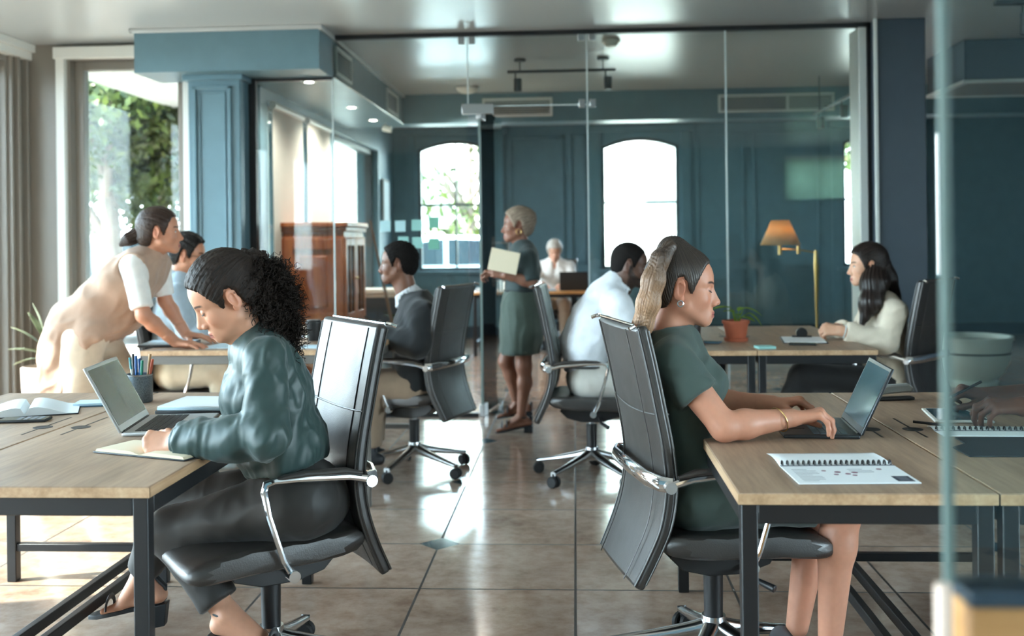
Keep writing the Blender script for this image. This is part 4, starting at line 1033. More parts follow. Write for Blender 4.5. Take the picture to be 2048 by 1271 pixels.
# ================================================================ organic shapes: signed distance fields meshed with surface nets
def A(*p): return np.array(p if len(p) > 1 else p[0], float)
def unit(v): v = np.asarray(v, float); return v / (np.linalg.norm(v) + 1e-12)
ZV = A(0, 0, 1)
class Fld:
    def __init__(s): s.ops = []
    def rc(s, a, b, ra, rb=None, k=.02, side=None, w=1.0, cut=None, op='u'):
        """round cone a->b; side/w widen the section along an axis; cut=(point, normal) trims the end flat"""
        s.ops.append(('rc', A(a), A(b), ra, ra if rb is None else rb, k, None if side is None else unit(side), w, cut, op)); return s
    def ch(s, pts, rs, k=.02, **kw):
        for i in range(len(pts) - 1): s.rc(pts[i], pts[i + 1], rs[i], rs[i + 1], k, **kw)
        return s
    def el(s, c, r, Rm=None, k=.02, op='u'):
        s.ops.append(('el', A(c), A(r), np.eye(3) if Rm is None else Rm, k, op)); return s
    def cut(s, p, n, rad=None):
        s.ops.append(('cut', A(p), unit(n), rad)); return s
    def fn(s, f, c, rad, k=.0, op='i'):
        s.ops.append(('fn', f, A(c), rad, k, op)); return s
    def bounds(s):
        lo = A(9e9, 9e9, 9e9); hi = -lo
        for o in s.ops:
            if o[0] == 'rc' and o[9] == 'u':
                m = max(o[3], o[4]) * max(1, o[7]); lo = np.minimum(lo, np.minimum(o[1], o[2]) - m); hi = np.maximum(hi, np.maximum(o[1], o[2]) + m)
            elif o[0] == 'el' and o[5] == 'u':
                m = o[2].max(); lo = np.minimum(lo, o[1] - m); hi = np.maximum(hi, o[1] + m)
        return lo, hi
    def mesh(s, h):
        lo, hi = s.bounds(); lo = lo - 3 * h; n = np.ceil((hi + 3 * h - lo) / h).astype(int) + 1
        d = np.full(n, 1.0, np.float32)
        ax = [lo[i] + h * np.arange(n[i]) for i in range(3)]
        def sub(l, u):
            i0 = np.clip(np.floor((l - lo) / h).astype(int), 0, n - 1); i1 = np.clip(np.ceil((u - lo) / h).astype(int) + 1, 1, n)
            return tuple(slice(a, b_) for a, b_ in zip(i0, i1)), [ax[i][i0[i]:i1[i]].reshape([-1 if j == i else 1 for j in range(3)]).astype(np.float32) for i in range(3)]
        for o in s.ops:
            if o[0] == 'rc':
                _, a, b_, ra, rb, k, side, w, cut, op = o
                m = max(ra, rb) * max(1, w) + k + 2 * h
                sl, (X, Y, Z) = sub(np.minimum(a, b_) - m, np.maximum(a, b_) + m)
                ba = b_ - a; L = float(ba @ ba) + 1e-12
                px, py, pz = X - a[0], Y - a[1], Z - a[2]
                t = np.clip((px * ba[0] + py * ba[1] + pz * ba[2]) / L, 0, 1)
                qx, qy, qz = px - t * ba[0], py - t * ba[1], pz - t * ba[2]
                q2 = qx * qx + qy * qy + qz * qz
                if side is not None:
                    c = qx * side[0] + qy * side[1] + qz * side[2]
                    q2 = q2 - c * c * (1 - 1 / (w * w))
                p = np.sqrt(np.maximum(q2, 0)) - (ra + (rb - ra) * t)
                if cut is not None:
                    cp, cn = A(cut[0]), unit(cut[1])
                    p = np.maximum(p, (X - cp[0]) * cn[0] + (Y - cp[1]) * cn[1] + (Z - cp[2]) * cn[2])
            elif o[0] == 'el':
                _, c, r, Rm, k, op = o
                m = r.max() + k + 2 * h
                sl, (X, Y, Z) = sub(c - m, c + m)
                X, Y, Z = X - c[0], Y - c[1], Z - c[2]
                k0 = 0; k1 = 0
                for i in range(3):
                    q = (X * Rm[i][0] + Y * Rm[i][1] + Z * Rm[i][2]) / r[i]
                    k0 = k0 + q * q; k1 = k1 + (q / r[i]) ** 2
                k0 = np.sqrt(k0); p = k0 * (k0 - 1) / (np.sqrt(k1) + 1e-9)
                p = np.where(k0 < 1e-3, -r.min(), p)
            elif o[0] == 'cut':
                _, c, nn, rad = o
                if rad: sl, (X, Y, Z) = sub(c - rad, c + rad)
                else: sl, (X, Y, Z) = sub(lo, hi)
                g = (X - c[0]) * nn[0] + (Y - c[1]) * nn[1] + (Z - c[2]) * nn[2]
                d[sl] = np.maximum(d[sl], g); continue
            else:
                _, f, c, rad, k, op = o
                sl, (X, Y, Z) = sub(c - rad, c + rad)
                p = f(X, Y, Z)
            cur = d[sl]
            if op == 'u':
                hh = np.clip(.5 + .5 * (cur - p) / k, 0, 1) if k > 0 else None
                d[sl] = (cur + (p - cur) * hh - k * hh * (1 - hh)) if k > 0 else np.minimum(cur, p)
            elif op == 's':
                hh = np.clip(.5 - .5 * (cur + p) / k, 0, 1)
                d[sl] = cur + (-p - cur) * hh + k * hh * (1 - hh)
            elif k > 0:
                hh = np.clip(.5 - .5 * (cur - p) / k, 0, 1); d[sl] = cur + (p - cur) * hh + k * hh * (1 - hh)
            else: d[sl] = np.maximum(cur, p)
        for i in range(3):
            q = [slice(None)] * 3
            q[i] = 0; d[tuple(q)] = np.maximum(d[tuple(q)], h); q[i] = -1; d[tuple(q)] = np.maximum(d[tuple(q)], h)
        sg = d < 0; c = np.zeros(n - 1, np.uint8)
        for i in (0, 1):
            for j in (0, 1):
                for k in (0, 1): c += sg[i:n[0] - 1 + i, j:n[1] - 1 + j, k:n[2] - 1 + k]
        act = (c > 0) & (c < 8); I = np.array(np.nonzero(act)).T
        ids = np.full(n - 1, -1, np.int32); ids[act] = np.arange(len(I))
        acc = np.zeros((len(I), 3)); cnt = np.zeros(len(I))
        cor = [A(i, j, k).astype(int) for i in (0, 1) for j in (0, 1) for k in (0, 1)]
        for a in cor:
            for e in np.eye(3, dtype=int):
                b_ = a + e
                if b_.max() > 1: continue
                da = d[tuple((I + a).T)]; db = d[tuple((I + b_).T)]
                m = (da < 0) != (db < 0); t = np.where(m, da / np.where(m, da - db, 1), 0)
                acc += np.where(m[:, None], a + t[:, None] * (b_ - a), 0); cnt += m
        V = lo + h * (I + acc / cnt[:, None])
        Q = []
        for axn, (o1, o2) in enumerate(((1, 2), (2, 0), (0, 1))):
            s0 = [slice(None)] * 3; s1 = [slice(None)] * 3; s0[axn] = slice(0, n[axn] - 1); s1[axn] = slice(1, n[axn])
            e0, e1 = sg[tuple(s0)], sg[tuple(s1)]
            ch = e0 != e1; ch2 = ch.copy()
            for o in (o1, o2):
                q = [slice(None)] * 3; q[o] = 0; ch2[tuple(q)] = False; q[o] = -1; ch2[tuple(q)] = False
            E_ = np.array(np.nonzero(ch2)).T
            if not len(E_): continue
            u1 = np.zeros(3, int); u1[o1] = 1; u2 = np.zeros(3, int); u2[o2] = 1
            qd = np.stack([ids[tuple((E_ - u1 - u2).T)], ids[tuple((E_ - u2).T)], ids[tuple(E_.T)], ids[tuple((E_ - u1).T)]], 1)
            inside = e0[tuple(E_.T)]
            qd[~inside] = qd[~inside][:, ::-1]; Q.append(qd)
        return V, np.concatenate(Q)
def normals(V, F):
    n = np.zeros_like(V); fn_ = np.cross(V[F[:, 2]] - V[F[:, 0]], V[F[:, 3]] - V[F[:, 1]])
    for i in range(4): np.add.at(n, F[:, i], fn_)
    return n / (np.linalg.norm(n, axis=1)[:, None] + 1e-12)
def relax(V, F, it=1, w=.5):
    for _ in range(it):
        s_ = np.zeros_like(V); c = np.zeros(len(V))
        for i in range(4):
            for j in ((i + 1) % 4, (i + 3) % 4):
                np.add.at(s_, F[:, i], V[F[:, j]]); np.add.at(c, F[:, i], 1)
        V = V * (1 - w) + w * s_ / c[:, None]
    return V
def vnoise(P):
    P = np.asarray(P, float); i = np.floor(P).astype(np.int64); f = P - i; f = f * f * (3 - 2 * f); r = 0
    for dx in (0, 1):
        for dy in (0, 1):
            for dz in (0, 1):
                hsh = ((i[:, 0] + dx) * 374761393 + (i[:, 1] + dy) * 668265263 + (i[:, 2] + dz) * 2147483647) & 0xffffffff
                hsh = ((hsh ^ (hsh >> 13)) * 1274126177) & 0xffffffff; hsh = (hsh ^ (hsh >> 16)) & 0xffff
                w = (f[:, 0] if dx else 1 - f[:, 0]) * (f[:, 1] if dy else 1 - f[:, 1]) * (f[:, 2] if dz else 1 - f[:, 2])
                r = r + w * (hsh / 65535.0)
    return r * 2 - 1
def folds(V, F, amp, along, scale=14, stretch=.22, seed=0.0, ridged=True, mask=None, zmax=None):
    """cloth wrinkles that run along a direction"""
    N = normals(V, F); a = unit(along)
    P = V - np.outer(V @ a, a) * (1 - stretch)
    P = P + .25 / scale * np.stack([vnoise(V * 9 + seed), vnoise(V * 9 + 31 + seed), vnoise(V * 9 + 57 + seed)], 1) * 2
    q = vnoise(P * scale + seed); q2 = vnoise(P * scale * 2.1 + 17 + seed)
    if ridged: q = (1 - np.abs(q) * 2) * .7 + .3 * q2
    else: q = q + .4 * q2
    if zmax is not None: q = q * (1 - sm(V[:, 2], zmax - .12, zmax))
    if mask is not None: q = q * mask
    return V + N * (amp * q)[:, None]
def basis(F, pitch=0, roll=0):
    """columns fwd, left, up"""
    F = unit(A(F[0], F[1], 0)); L = np.cross(ZV, F); p = R(pitch)
    f = F * math.cos(p) + ZV * math.sin(p); u = -F * math.sin(p) + ZV * math.cos(p); r = R(roll)
    l2 = L * math.cos(r) - u * math.sin(r); u2 = u * math.cos(r) + L * math.sin(r)
    return np.stack([f, l2, u2], 1)
def sm(x, a, b_): t = np.clip((x - a) / (b_ - a), 0, 1); return t * t * (3 - 2 * t)
def lrgb(c): return A(lin(c)[:3])

# ---------------------------------------------------------------- skin, hair and cloth materials
def skin_mat():
    t = NT('skin'); at = t.n('Attribute', attribute_name='Col')
    nz = t.noise(t.coords('Object'), 420, 3)
    t.bsdf(color=at.outputs[0], rough=.46, spec=.4, sss=.12, ssss=.012, sssr=(1.0, .4, .25), normal=t.bump(nz, .06, .001))
    return t.m
M['skin'] = skin_mat()
def hair_mat(name, c0, c1, sc=(160, 7, 1), rough=.36, bump=.5, spec=.4, tip=None, span=(-.08, .12)):
    t = NT(name); at = t.n('Attribute', attribute_name='flow')
    mp = t.n('Mapping', {'Vector': at.outputs['Vector'], 'Scale': sc}).outputs[0]
    nz = t.noise(mp, 1.0, 4, .6)
    col = t.ramp(nz, [(.3, lin(c0)), (.7, lin(c1))])
    if tip:
        y = t.n('SeparateXYZ', {'Vector': at.outputs['Vector']}).outputs[1]
        fac = t.n('MapRange', {0: y, 1: span[0], 2: span[1], 3: 0.0, 4: 1.0}).outputs[0]
        col = t.mix(fac, col, t.ramp(nz, [(.3, lin(tip[0])), (.7, lin(tip[1]))]))
    t.bsdf(color=col, rough=rough, spec=spec, normal=t.bump(nz, bump, .004))
    return t.m
def cloth(name, rgb, rough=.8, sheen=.2, sc=900, bump=.12, spec=.3, vary=.05, **kw):
    t = NT(name); v = t.coords('Object'); nz = t.noise(v, sc, 2); n2 = t.noise(v, 26, 4)
    c = lin(rgb); lo = tuple(q * (1 - vary) for q in c[:3]) + (1,); hi = tuple(min(1, q * (1 + vary)) for q in c[:3]) + (1,)
    h = t.math('ADD', t.math('MULTIPLY', nz, .25), t.math('MULTIPLY', n2, .75))
    t.bsdf(color=t.ramp(n2, [(.3, lo), (.7, hi)]), rough=rough, sheen=sheen, spec=spec, normal=t.bump(h, bump, .004), **kw)
    return t.m

# ---------------------------------------------------------------- head
HEADPRIM = None
def head(B, O, skin, neck, h=.0028, scale=1.0, nr=.052, eyes='down', lips=(164, 92, 84), brow=(52, 40, 34), male=False, beard=None, bcol=(26, 22, 20), blush=.5, jaw=1.0, iris=(60, 40, 28), nose=1.0):
    """B: basis columns (fwd, left, up), O: point midway between the ears, neck: base of neck (world)"""
    f = Fld(); J = jaw
    f.el((-.008, 0, .038), (.096, .076, .088), k=.02)
    f.el((.03, 0, .035), (.0645, .066, .062), k=.02)
    f.el((.035, 0, -.03), (.055, .058 * J, .06), k=.02)
    for s_ in (1, -1):
        f.rc((.012, s_ * .048 * J, -.05), (.066, s_ * .016 * J, -.090), .02, .016, k=.025)
        f.el((.056, s_ * .040, -.024), (.024, .020, .024), k=.022)
        f.rc((.0835, s_ * .008, .0185), (.064, s_ * .046, .021), .0105 + .002 * male, .008, k=.012)
    f.el((.0775, 0, -.091), (.017, .019 + .004 * male, .0165), k=.02)
    f.el((.068, 0, -.065), (.030, .030, .032), k=.015)
    for s_ in (1, -1): f.el((.0962, s_ * .031, .002), (.0160, .0175, .0110), k=.012, op='s')
    for s_ in (1, -1): f.el((.0735, s_ * .031, .001), (.0132, .0138, .0128), k=.004)
    if eyes != 'open':
        for s_ in (1, -1): f.el((.0752, s_ * .031, .0022), (.0132, .0145, .0118), k=.003)
    else:
        for s_ in (1, -1): f.rc((.082, s_ * .021, .0085), (.078, s_ * .042, .0075), .0045, .004, k=.004)
    f.rc((.087, 0, .013), (.108 + .004 * (nose - 1), 0, -.031), .0072, .0088 * nose, k=.009)
    f.rc((.074, 0, .012), (.090, 0, -.034), .0125, .0165 * nose, k=.010)
    f.el((.1092, 0, -.0355), (.0098, .0100 * nose, .0092), k=.006)
    for s_ in (1, -1): f.el((.0975, s_ * .0122 * nose, -.0405), (.0105, .0080, .0078), k=.006)
    for s_ in (1, -1): f.el((.1025, s_ * .006, -.0492), (.0042, .0026, .0026), k=.002, op='s')
    for s_ in (1, -1):
        f.rc((.0975, s_ * .0035, -.0665), (.0875, s_ * .0195, -.0718), .0052, .0032, k=.005)
        f.rc((.0955, s_ * .001, -.0775), (.0875, s_ * .0175, -.0738), .0062, .0034, k=.005)
        f.rc((.1040, 0, -.0722), (.0905, s_ * .019, -.0727), .0011, .0010, k=.0025, op='s')
    E20 = np.stack([A(math.cos(.35), 0, 0), A(0, 1, 0), A(0, 0, 1)])
    for s_ in (1, -1):
        a = s_ * R(22); Rm = np.array([[math.cos(a), math.sin(a), 0], [-math.sin(a), math.cos(a), 0], [0, 0, 1]]); b_ = R(-12)
        Rm = np.array([[math.cos(b_), 0, math.sin(b_)], [0, 1, 0], [-math.sin(b_), 0, math.cos(b_)]]) @ Rm
        f.el((-.010, s_ * .0765, .002), (.0175, .0062, .031), Rm, k=.004)
        f.el((-.004, s_ * .0745, -.024), (.009, .006, .012), k=.005)
        f.el((-.006, s_ * .0835, .000), (.0095, .0068, .0185), Rm, k=.003, op='s')
        f.el((-.011, s_ * .0815, .012), (.0045, .006, .010), Rm, k=.003, op='s')
    nk = B.T @ (A(neck) - O) / scale
    f.rc((-.018, 0, -.035), nk, nr, nr * 1.08, k=.03, side=(0, 1, 0), w=1.05)
    f.rc((.03, 0, -.07), nk + A(.03, 0, 0), .02, .02, k=.03)
    V, Fq = f.mesh(h); V = relax(V, Fq, 1, .35)
    x, y, z = V.T; ay = np.abs(y)
    col = np.tile(lrgb(skin), (len(V), 1)); tone = 1 + .05 * vnoise(V * 60) + .05 * vnoise(V * 18)
    red = lrgb(skin) * A(1.05, .72, .66)
    def mixc(m, c): 
        nonlocal col
        col = col * (1 - m[:, None]) + np.asarray(c) * m[:, None]
    ch = np.exp(-(((x - .065) / .03) ** 2 + ((ay - .042) / .02) ** 2 + ((z + .03) / .02) ** 2)); mixc(ch * .45 * blush, red)
    nt_ = np.exp(-(((x - .11) / .014) ** 2 + (y / .014) ** 2 + ((z + .038) / .012) ** 2)); mixc(nt_ * .35, red)
    er = sm(ay, .071, .078) * (1 - sm(x, .02, .03)) * sm(z, -.05, -.03) * (1 - sm(z, .035, .04)); mixc(er * .35, red)
    col = col * tone[:, None]
    if beard:
        thr = np.interp(x, [.0, .02, .04, .07, .088, .1], [.005, -.02, -.042, -.056, -.056, -.052]) + .004 * vnoise(V * 90); bz = 1 - sm(z - thr, -.006, .004)
        if beard == 'full': bm = bz * sm(x, -.004, .012) * sm(z, -.16, -.118); bm = np.maximum(bm, (1 - sm(np.abs(x - .012), .006, .016)) * (1 - sm(z, .0, .02)) * sm(z, -.07, -.05) * sm(ay, .05, .056))
        else: bm = bz * sm(x, .066, .078) * (1 - sm(ay, .016, .026)) * sm(z, -.125, -.105)
        mo = (1 - sm(np.abs(z + .072), .009, .013)) * (1 - sm(ay, .016, .02)); bm = bm * (1 - mo * .8)
        bm = bm * (.75 + .25 * vnoise(V * 260)); mixc(np.clip(bm * .92, 0, 1), lrgb(bcol))
    lm = sm(x, .082, .087) * (1 - sm(ay, .017, .0205)) * (1 - sm(np.abs(z + .0722 - .0), .0078 , .0105)); 
    if not (beard == 'full' and False): mixc(lm * (.55 if male else .9), lrgb(lips))
    sl = sm(x, .084, .088) * (1 - sm(ay, .016, .02)) * (1 - sm(np.abs(z + .0724), .0006, .0022)); mixc(sl * .75, lrgb(lips) * .25)
    zb = .0205 + .0055 * np.sin(np.clip((ay - .010) / .042, 0, 1) * PI * .75)
    bw = (1 - sm(np.abs(z - zb), .0018, .0046 + .001 * male)) * sm(ay, .008, .014) * (1 - sm(ay, .046, .056)) * sm(x, .045, .055); mixc(bw * .95, lrgb(brow) * .7)
    ec = (ay - .031) / .0145; ez = .002 - .0055 * (1 - ec ** 2)
    inside = (1 - sm(np.abs(ec), .92, 1.08)) * sm(x, .07, .074)
    if eyes == 'open':
        up = .0062 * (1 - ec ** 2); lo_ = -.0058 * (1 - ec ** 2)
        op = inside * sm(z - .0015, lo_ - .001, lo_ + .0006) * (1 - sm(z - .0015, up - .0006, up + .001))
        mixc(op, A(.72, .68, .64)); ir = (1 - sm(np.hypot(ay - .030, z - .002), .0048, .0062)) * op; mixc(ir, lrgb(iris) * .6)
        ln = inside * (1 - sm(np.abs(z - .0015 - up), .0008, .0026)); mixc(ln * .9, lrgb(brow) * .35)
    else:
        ln = inside * (1 - sm(np.abs(z - ez), .0010, .0032)); mixc(ln * .95, lrgb(brow) * .2)
        lid = inside * (1 - sm(np.abs(z - .004), .004, .008)); mixc(lid * .25, lrgb(skin) * A(.75, .6, .58))
    Wv = O + (V * scale) @ B.T
    return Wv, Fq, col
def toL(B, O, p, scale=1.0): return B.T @ (A(p) - O) / scale
HAIRLINE = ([-.13, -.06, -.045, -.034, -.026, -.016, .0, .012, .022, .030, .038, .048, .058, .070, .082, .12],
            [-.085, -.075, -.06, -.035, .005, .036, .040, .022, -.012, -.016, .012, .034, .056, .076, .082, .088])
def cap(f, t, line=HAIRLINE, front=0.0, k=.015, tf=None):
    tf = t * .7 if tf is None else tf
    f.el((-.010, 0, .040), (.096 + t, .077 + t * .8, .089 + t), k=k)
    f.el((.028, 0, .037), (.0645 + tf, .066 + t * .8, .062 + t), k=.02)
    f.el((-.035, 0, -.012), (.062 + t, .062 + t * .8, .06 + t * .5), k=.025)
    xs, zs = A(line[0]), A(line[1]) + front
    def g(X, Y, Z): return (np.interp(np.ravel(X), xs, zs).reshape(X.shape) - Z) * .75 + 0 * Y
    f.fn(g, (0, 0, .03), .25, k=.012, op='i')
    for s_ in (1, -1): f.el((-.008, s_ * .083, .000), (.021, .017, .034), k=.006, op='s')
    return f
def flow_radial(V, pole, axis):
    """strand coordinate: angle around an axis through the pole, distance from it"""
    a = unit(axis); d = V - A(pole); al = d @ a; u = np.cross(a, A(0, 1, .01)); u = unit(u); v = np.cross(a, u)
    r = np.hypot(d @ u, d @ v)
    return np.stack([np.arctan2(d @ v, d @ u) * .12, r * 0 + np.linalg.norm(d, axis=1), al * 0], 1)

def lashes(P, B, O, body, dz=0.0):
    for s_ in (1, -1):
        m = MB(); pts = []
        for i in range(9):
            e = -1 + 2 * i / 8; y = .031 + .0142 * e; z = .0012 - .0055 * (1 - e * e) + dz
            x = .0745 + math.sqrt(max(.0142 ** 2 - (y - .031) ** 2, 1e-6)) * .93
            pts.append(tuple(O + B @ A(x + .0012, s_ * y, z)))
        m.tube(pts, [.0005, .0010, .0013, .0014, .0014, .0014, .0014, .0013, .0007], 6)
        P.mb('eyelash', m, M['plastic'], body)
# ---------------------------------------------------------------- hand
def rot(v, ax, a):
    ax = unit(ax); return v * math.cos(a) + np.cross(ax, v) * math.sin(a) + ax * (ax @ v) * (1 - math.cos(a))
def hand(f, wr, dx, dorsal, left, sc=1.0, curls=None, spread=None, thumb=(25, 20, 20), thumb_in=0.0, fore=None, fr=.026, k=.006):
    """adds palm, five fingers and a stump of forearm to field f"""
    X = unit(dx); Dz = unit(A(dorsal) - X * (A(dorsal) @ X)); T = np.cross(Dz, X) * (-1 if left else 1)   # T: thumb side
    wr = A(wr); g = lambda a, b_, c: wr + (X * a + T * b_ + Dz * c) * sc
    if fore is not None: f.rc(wr + (A(fore) - wr), g(.0, 0, 0), fr * 1.12, fr * .98, k=.015, side=T, w=1.15)
    kn = [(.088, .026, .002), (.092, .006, .005), (.086, -.014, .003), (.076, -.032, -.002)]
    for i, (a, b_, c) in enumerate(kn): f.rc(g(.004, .016 - .011 * i, -.002), g(a, b_, c), .0155 * sc, .0115 * sc, k=.014)
    f.rc(g(.02, .012, -.012), g(.06, -.012, -.010), .013 * sc, .012 * sc, k=.014)
    Ls = [(.043, .025, .020), (.047, .029, .021), (.044, .027, .021), (.034, .020, .018)]
    rs = [(.0098, .0088, .0078, .0066), (.0100, .0090, .0080, .0068), (.0096, .0086, .0076, .0064), (.0086, .0076, .0068, .0058)]
    curls = curls or [(25, 30, 15)] * 4; spread = spread or (6, 2, -3, -8)
    tips = []
    for i in range(4):
        d = rot(X, Dz, R(spread[i]) * (-1 if left else 1)); ax = np.cross(d, -Dz); p = g(*kn[i]); 
        for j in range(3):
            d = rot(d, ax, R(curls[i][j])); q = p + d * Ls[i][j] * sc
            f.rc(p, q, rs[i][j] * sc, rs[i][j + 1] * sc, k=k if j else .009); p = q
        tips.append(p)
    p = g(.016, .018, -.008); d = unit(X * .72 + T * .62 - Dz * .30 + (-T) * thumb_in); ax = unit(np.cross(d, unit(X * .3 - T * 1.0 - Dz * .4)))
    for j, (L, r0, r1) in enumerate(((.042, .0155, .0118), (.033, .0112, .0100), (.027, .0100, .0080))):
        if j: d = rot(d, ax, R(thumb[j]))
        q = p + d * L * sc; f.rc(p, q, r0 * sc, r1 * sc, k=.010 if j == 0 else k); p = q
    tips.append(p)
    return tips
# ---------------------------------------------------------------- body pieces
def torso(f, J, sex, g=0.0, k=.04, bust=True, hips=True):
    S = J['S']; fem = sex == 'f'
    rp, rw, rc_, ru = (.108, .088, .102, .078) if fem else (.112, .104, .118, .090)
    wp, ww, wc, wu = (1.5, 1.36, 1.36, 1.75) if fem else (1.42, 1.36, 1.42, 1.85)
    f.rc(J['pel'], J['wst'], rp + g, rw + g, k, side=S, w=(wp + ww) / 2)
    f.rc(J['wst'], J['chs'], rw + g, rc_ + g, k, side=S, w=(ww + wc) / 2)
    f.rc(J['chs'], J['upc'], rc_ + g, ru + g, k, side=S, w=(wc + wu) / 2 * .95)
    f.rc(J['upc'], J['nck'], ru * .9 + g, .048 + g, k, side=S, w=1.2)
    for s_ in 'LR':
        f.rc(A(J['upc']) * .6 + A(J['nck']) * .4, J['sh' + s_], .05 + g, .05 + g * .9, k)
    if fem and bust:
        Fw = J['F']
        for s_ in (1, -1): f.el(A(J['chs']) * .75 + A(J['upc']) * .25 + A(Fw) * .075 + S * .07 * s_, (.058 + g, .058 + g, .056 + g), k=.04)
    return f
def arm(f, J, s_, sex, g=0.0, t1=1.0, k=.02, cutend=False, flare=0.0):
    a, b_, c = A(J['sh' + s_]), A(J['el' + s_]), A(J['wr' + s_]); fem = sex == 'f'
    r0, r1, r2, r3 = (.049, .040, .041, .0265) if fem else (.058, .047, .048, .031)
    if t1 <= 1.0:
        e = a + (b_ - a) * t1; re = r0 + (r1 - r0) * t1
        f.rc(a, e, r0 + g, re + g + flare, k, cut=(e, b_ - a) if cutend else None)
    else:
        f.rc(a, b_, r0 + g, r1 + g, k)
        m = b_ + (c - b_) * .3; t = t1 - 1; e = b_ + (c - b_) * t
        if t > .3:
            f.rc(b_, m, r1 + g, r2 + g, k); re = r2 + (r3 - r2) * (t - .3) / .7
            f.rc(m, e, r2 + g, re + g + flare, k, cut=(e, c - b_) if cutend else None)
        else: f.rc(b_, e, r1 + g, r2 + g, k, cut=(e, c - b_) if cutend else None)
    return f
def leg(f, J, s_, sex, g=0.0, t1=2.0, k=.03, cutend=False, flare=0.0, calf=1.0):
    a, b_, c = A(J['hip' + s_]), A(J['kn' + s_]), A(J['an' + s_]); fem = sex == 'f'
    r0, r1, rcf, r3 = (.084, .056, .053 * calf, .034) if fem else (.086, .060, .058, .040)
    f.rc(a, b_, r0 + g, r1 + g, k)
    t = t1 - 1
    if t > 0:
        m = b_ + (c - b_) * .32 ; back = unit(np.cross(np.cross(c - b_, A(J['F'])), c - b_)) * -.012
        e = b_ + (c - b_) * t
        if t > .32:
            f.rc(b_, m + back, r1 * .97 + g, rcf + g, k); re = rcf + (r3 - rcf) * (t - .32) / .68
            f.rc(m + back, e, rcf + g, re + g + flare, k, cut=(e, c - b_) if cutend else None)
        else: f.rc(b_, e, r1 + g, rcf + g, k, cut=(e, c - b_) if cutend else None)
    return f
def foot(f, an, toe, heel, r=.034, k=.014, sc=1.0):
    an, toe, heel = A(an), A(toe), A(heel); d = unit(toe - heel); s_ = unit(np.cross(d, ZV))
    ball = heel + (toe - heel) * .68
    f.rc(an, heel + ZV * .022, r * .95, .026 * sc, k); f.rc(an + d * .01, ball + ZV * .018, r * .9, .021 * sc, k, side=s_, w=1.5)
    f.rc(heel + ZV * .02, ball + ZV * .014, .025 * sc, .019 * sc, k, side=s_, w=1.35)
    for i, (o, L, q) in enumerate(((-.022, 1.0, .0115), (-.007, .98, .0092), (.006, .93, .0088), (.018, .87, .0082), (.028, .80, .0078))):
        b0 = ball + s_ * o + ZV * .012; tp = heel + (toe - heel) * L + s_ * o * 1.1 + ZV * .008
        f.rc(b0, tp, q * 1.15 * sc, q * sc, k=.007)
    return f
def collar(f, c, up, fwd, r, hgt, th=.006, gap=.5, flare=.012, n=16, back=1.0):
    up = unit(up); fw = unit(A(fwd) - up * (A(fwd) @ up)); l = np.cross(up, fw); pts = []
    for i in range(n + 1):
        a = gap + (2 * PI - 2 * gap) * i / n
        d = fw * math.cos(a) + l * math.sin(a); drop = .5 * (1 + math.cos(a)) * .03
        pts.append((A(c) + d * (r) - up * drop, A(c) + d * (r - .004) + up * (hgt - drop), A(c) + d * (r + flare) + up * (.1 * hgt - drop * 1.4)))
    for i in range(n):
        f.rc(pts[i][0], pts[i][1], th, th * .9, .006); 
        for a_, b_ in ((pts[i][0], pts[i + 1][0]), (pts[i][1], pts[i + 1][1]), (pts[i][2], pts[i + 1][2])): f.rc(a_, b_, th, th, .006)
        f.rc(pts[i][1], pts[i][2], th * .9, th, .006)
    return f
class Fig:
    """one person: an Empty with a continuous body mesh plus hair and clothing as children"""
    def __init__(s, label, base, skin):
        s.t = thing('person', label, 'person', base, 0); s.base = A(base); s.skin = skin; s.parts = []
    def add_skin(s, V, F, col=None):
        if col is None:
            c = lrgb(s.skin); col = np.tile(c, (len(V), 1)) * (1 + .05 * vnoise(V * 40) + .04 * vnoise(V * 130))[:, None]
        s.parts.append((V, F, col)); return s
    def skinfield(s, f, h, knuck=None):
        V, F = f.mesh(h); s.add_skin(V, F); 
        if knuck is not None:
            c = s.parts[-1][2]; red = lrgb(s.skin) * A(1.02, .76, .70)
            for p in knuck:
                m = np.exp(-(np.linalg.norm(V - A(p), axis=1) / .012) ** 2)[:, None] * .45; c[:] = c * (1 - m) + red * m
        return s
    def close(s, name='body'):
        o = 0; Vs, Fs, Cs = [], [], []
        for V, F, c in s.parts: Vs.append(V); Fs.append(F + o); Cs.append(c); o += len(V)
        return rawmesh(name, np.concatenate(Vs), np.concatenate(Fs), M['skin'], s.t, cols=np.clip(np.concatenate(Cs), 0, 1), off=s.base)
    def cloth(s, name, f, h, mat, fold=None, parent=None, sm_=1):
        V, F = f.mesh(h); V = relax(V, F, sm_, .5)
        for fd in (fold or []): V = folds(V, F, **fd)
        return rawmesh(name, V, F, mat, parent or s.t, off=s.base)
    def hair(s, name, V, F, mat, hs, parent=None):
        return rawmesh(name, V, F, mat, parent or s.t, hs=hs, off=s.base)
    def mb(s, name, mb, mat, parent=None, **kw):
        return mb.build(name, mat, parent or s.t, off=s.base, **kw)
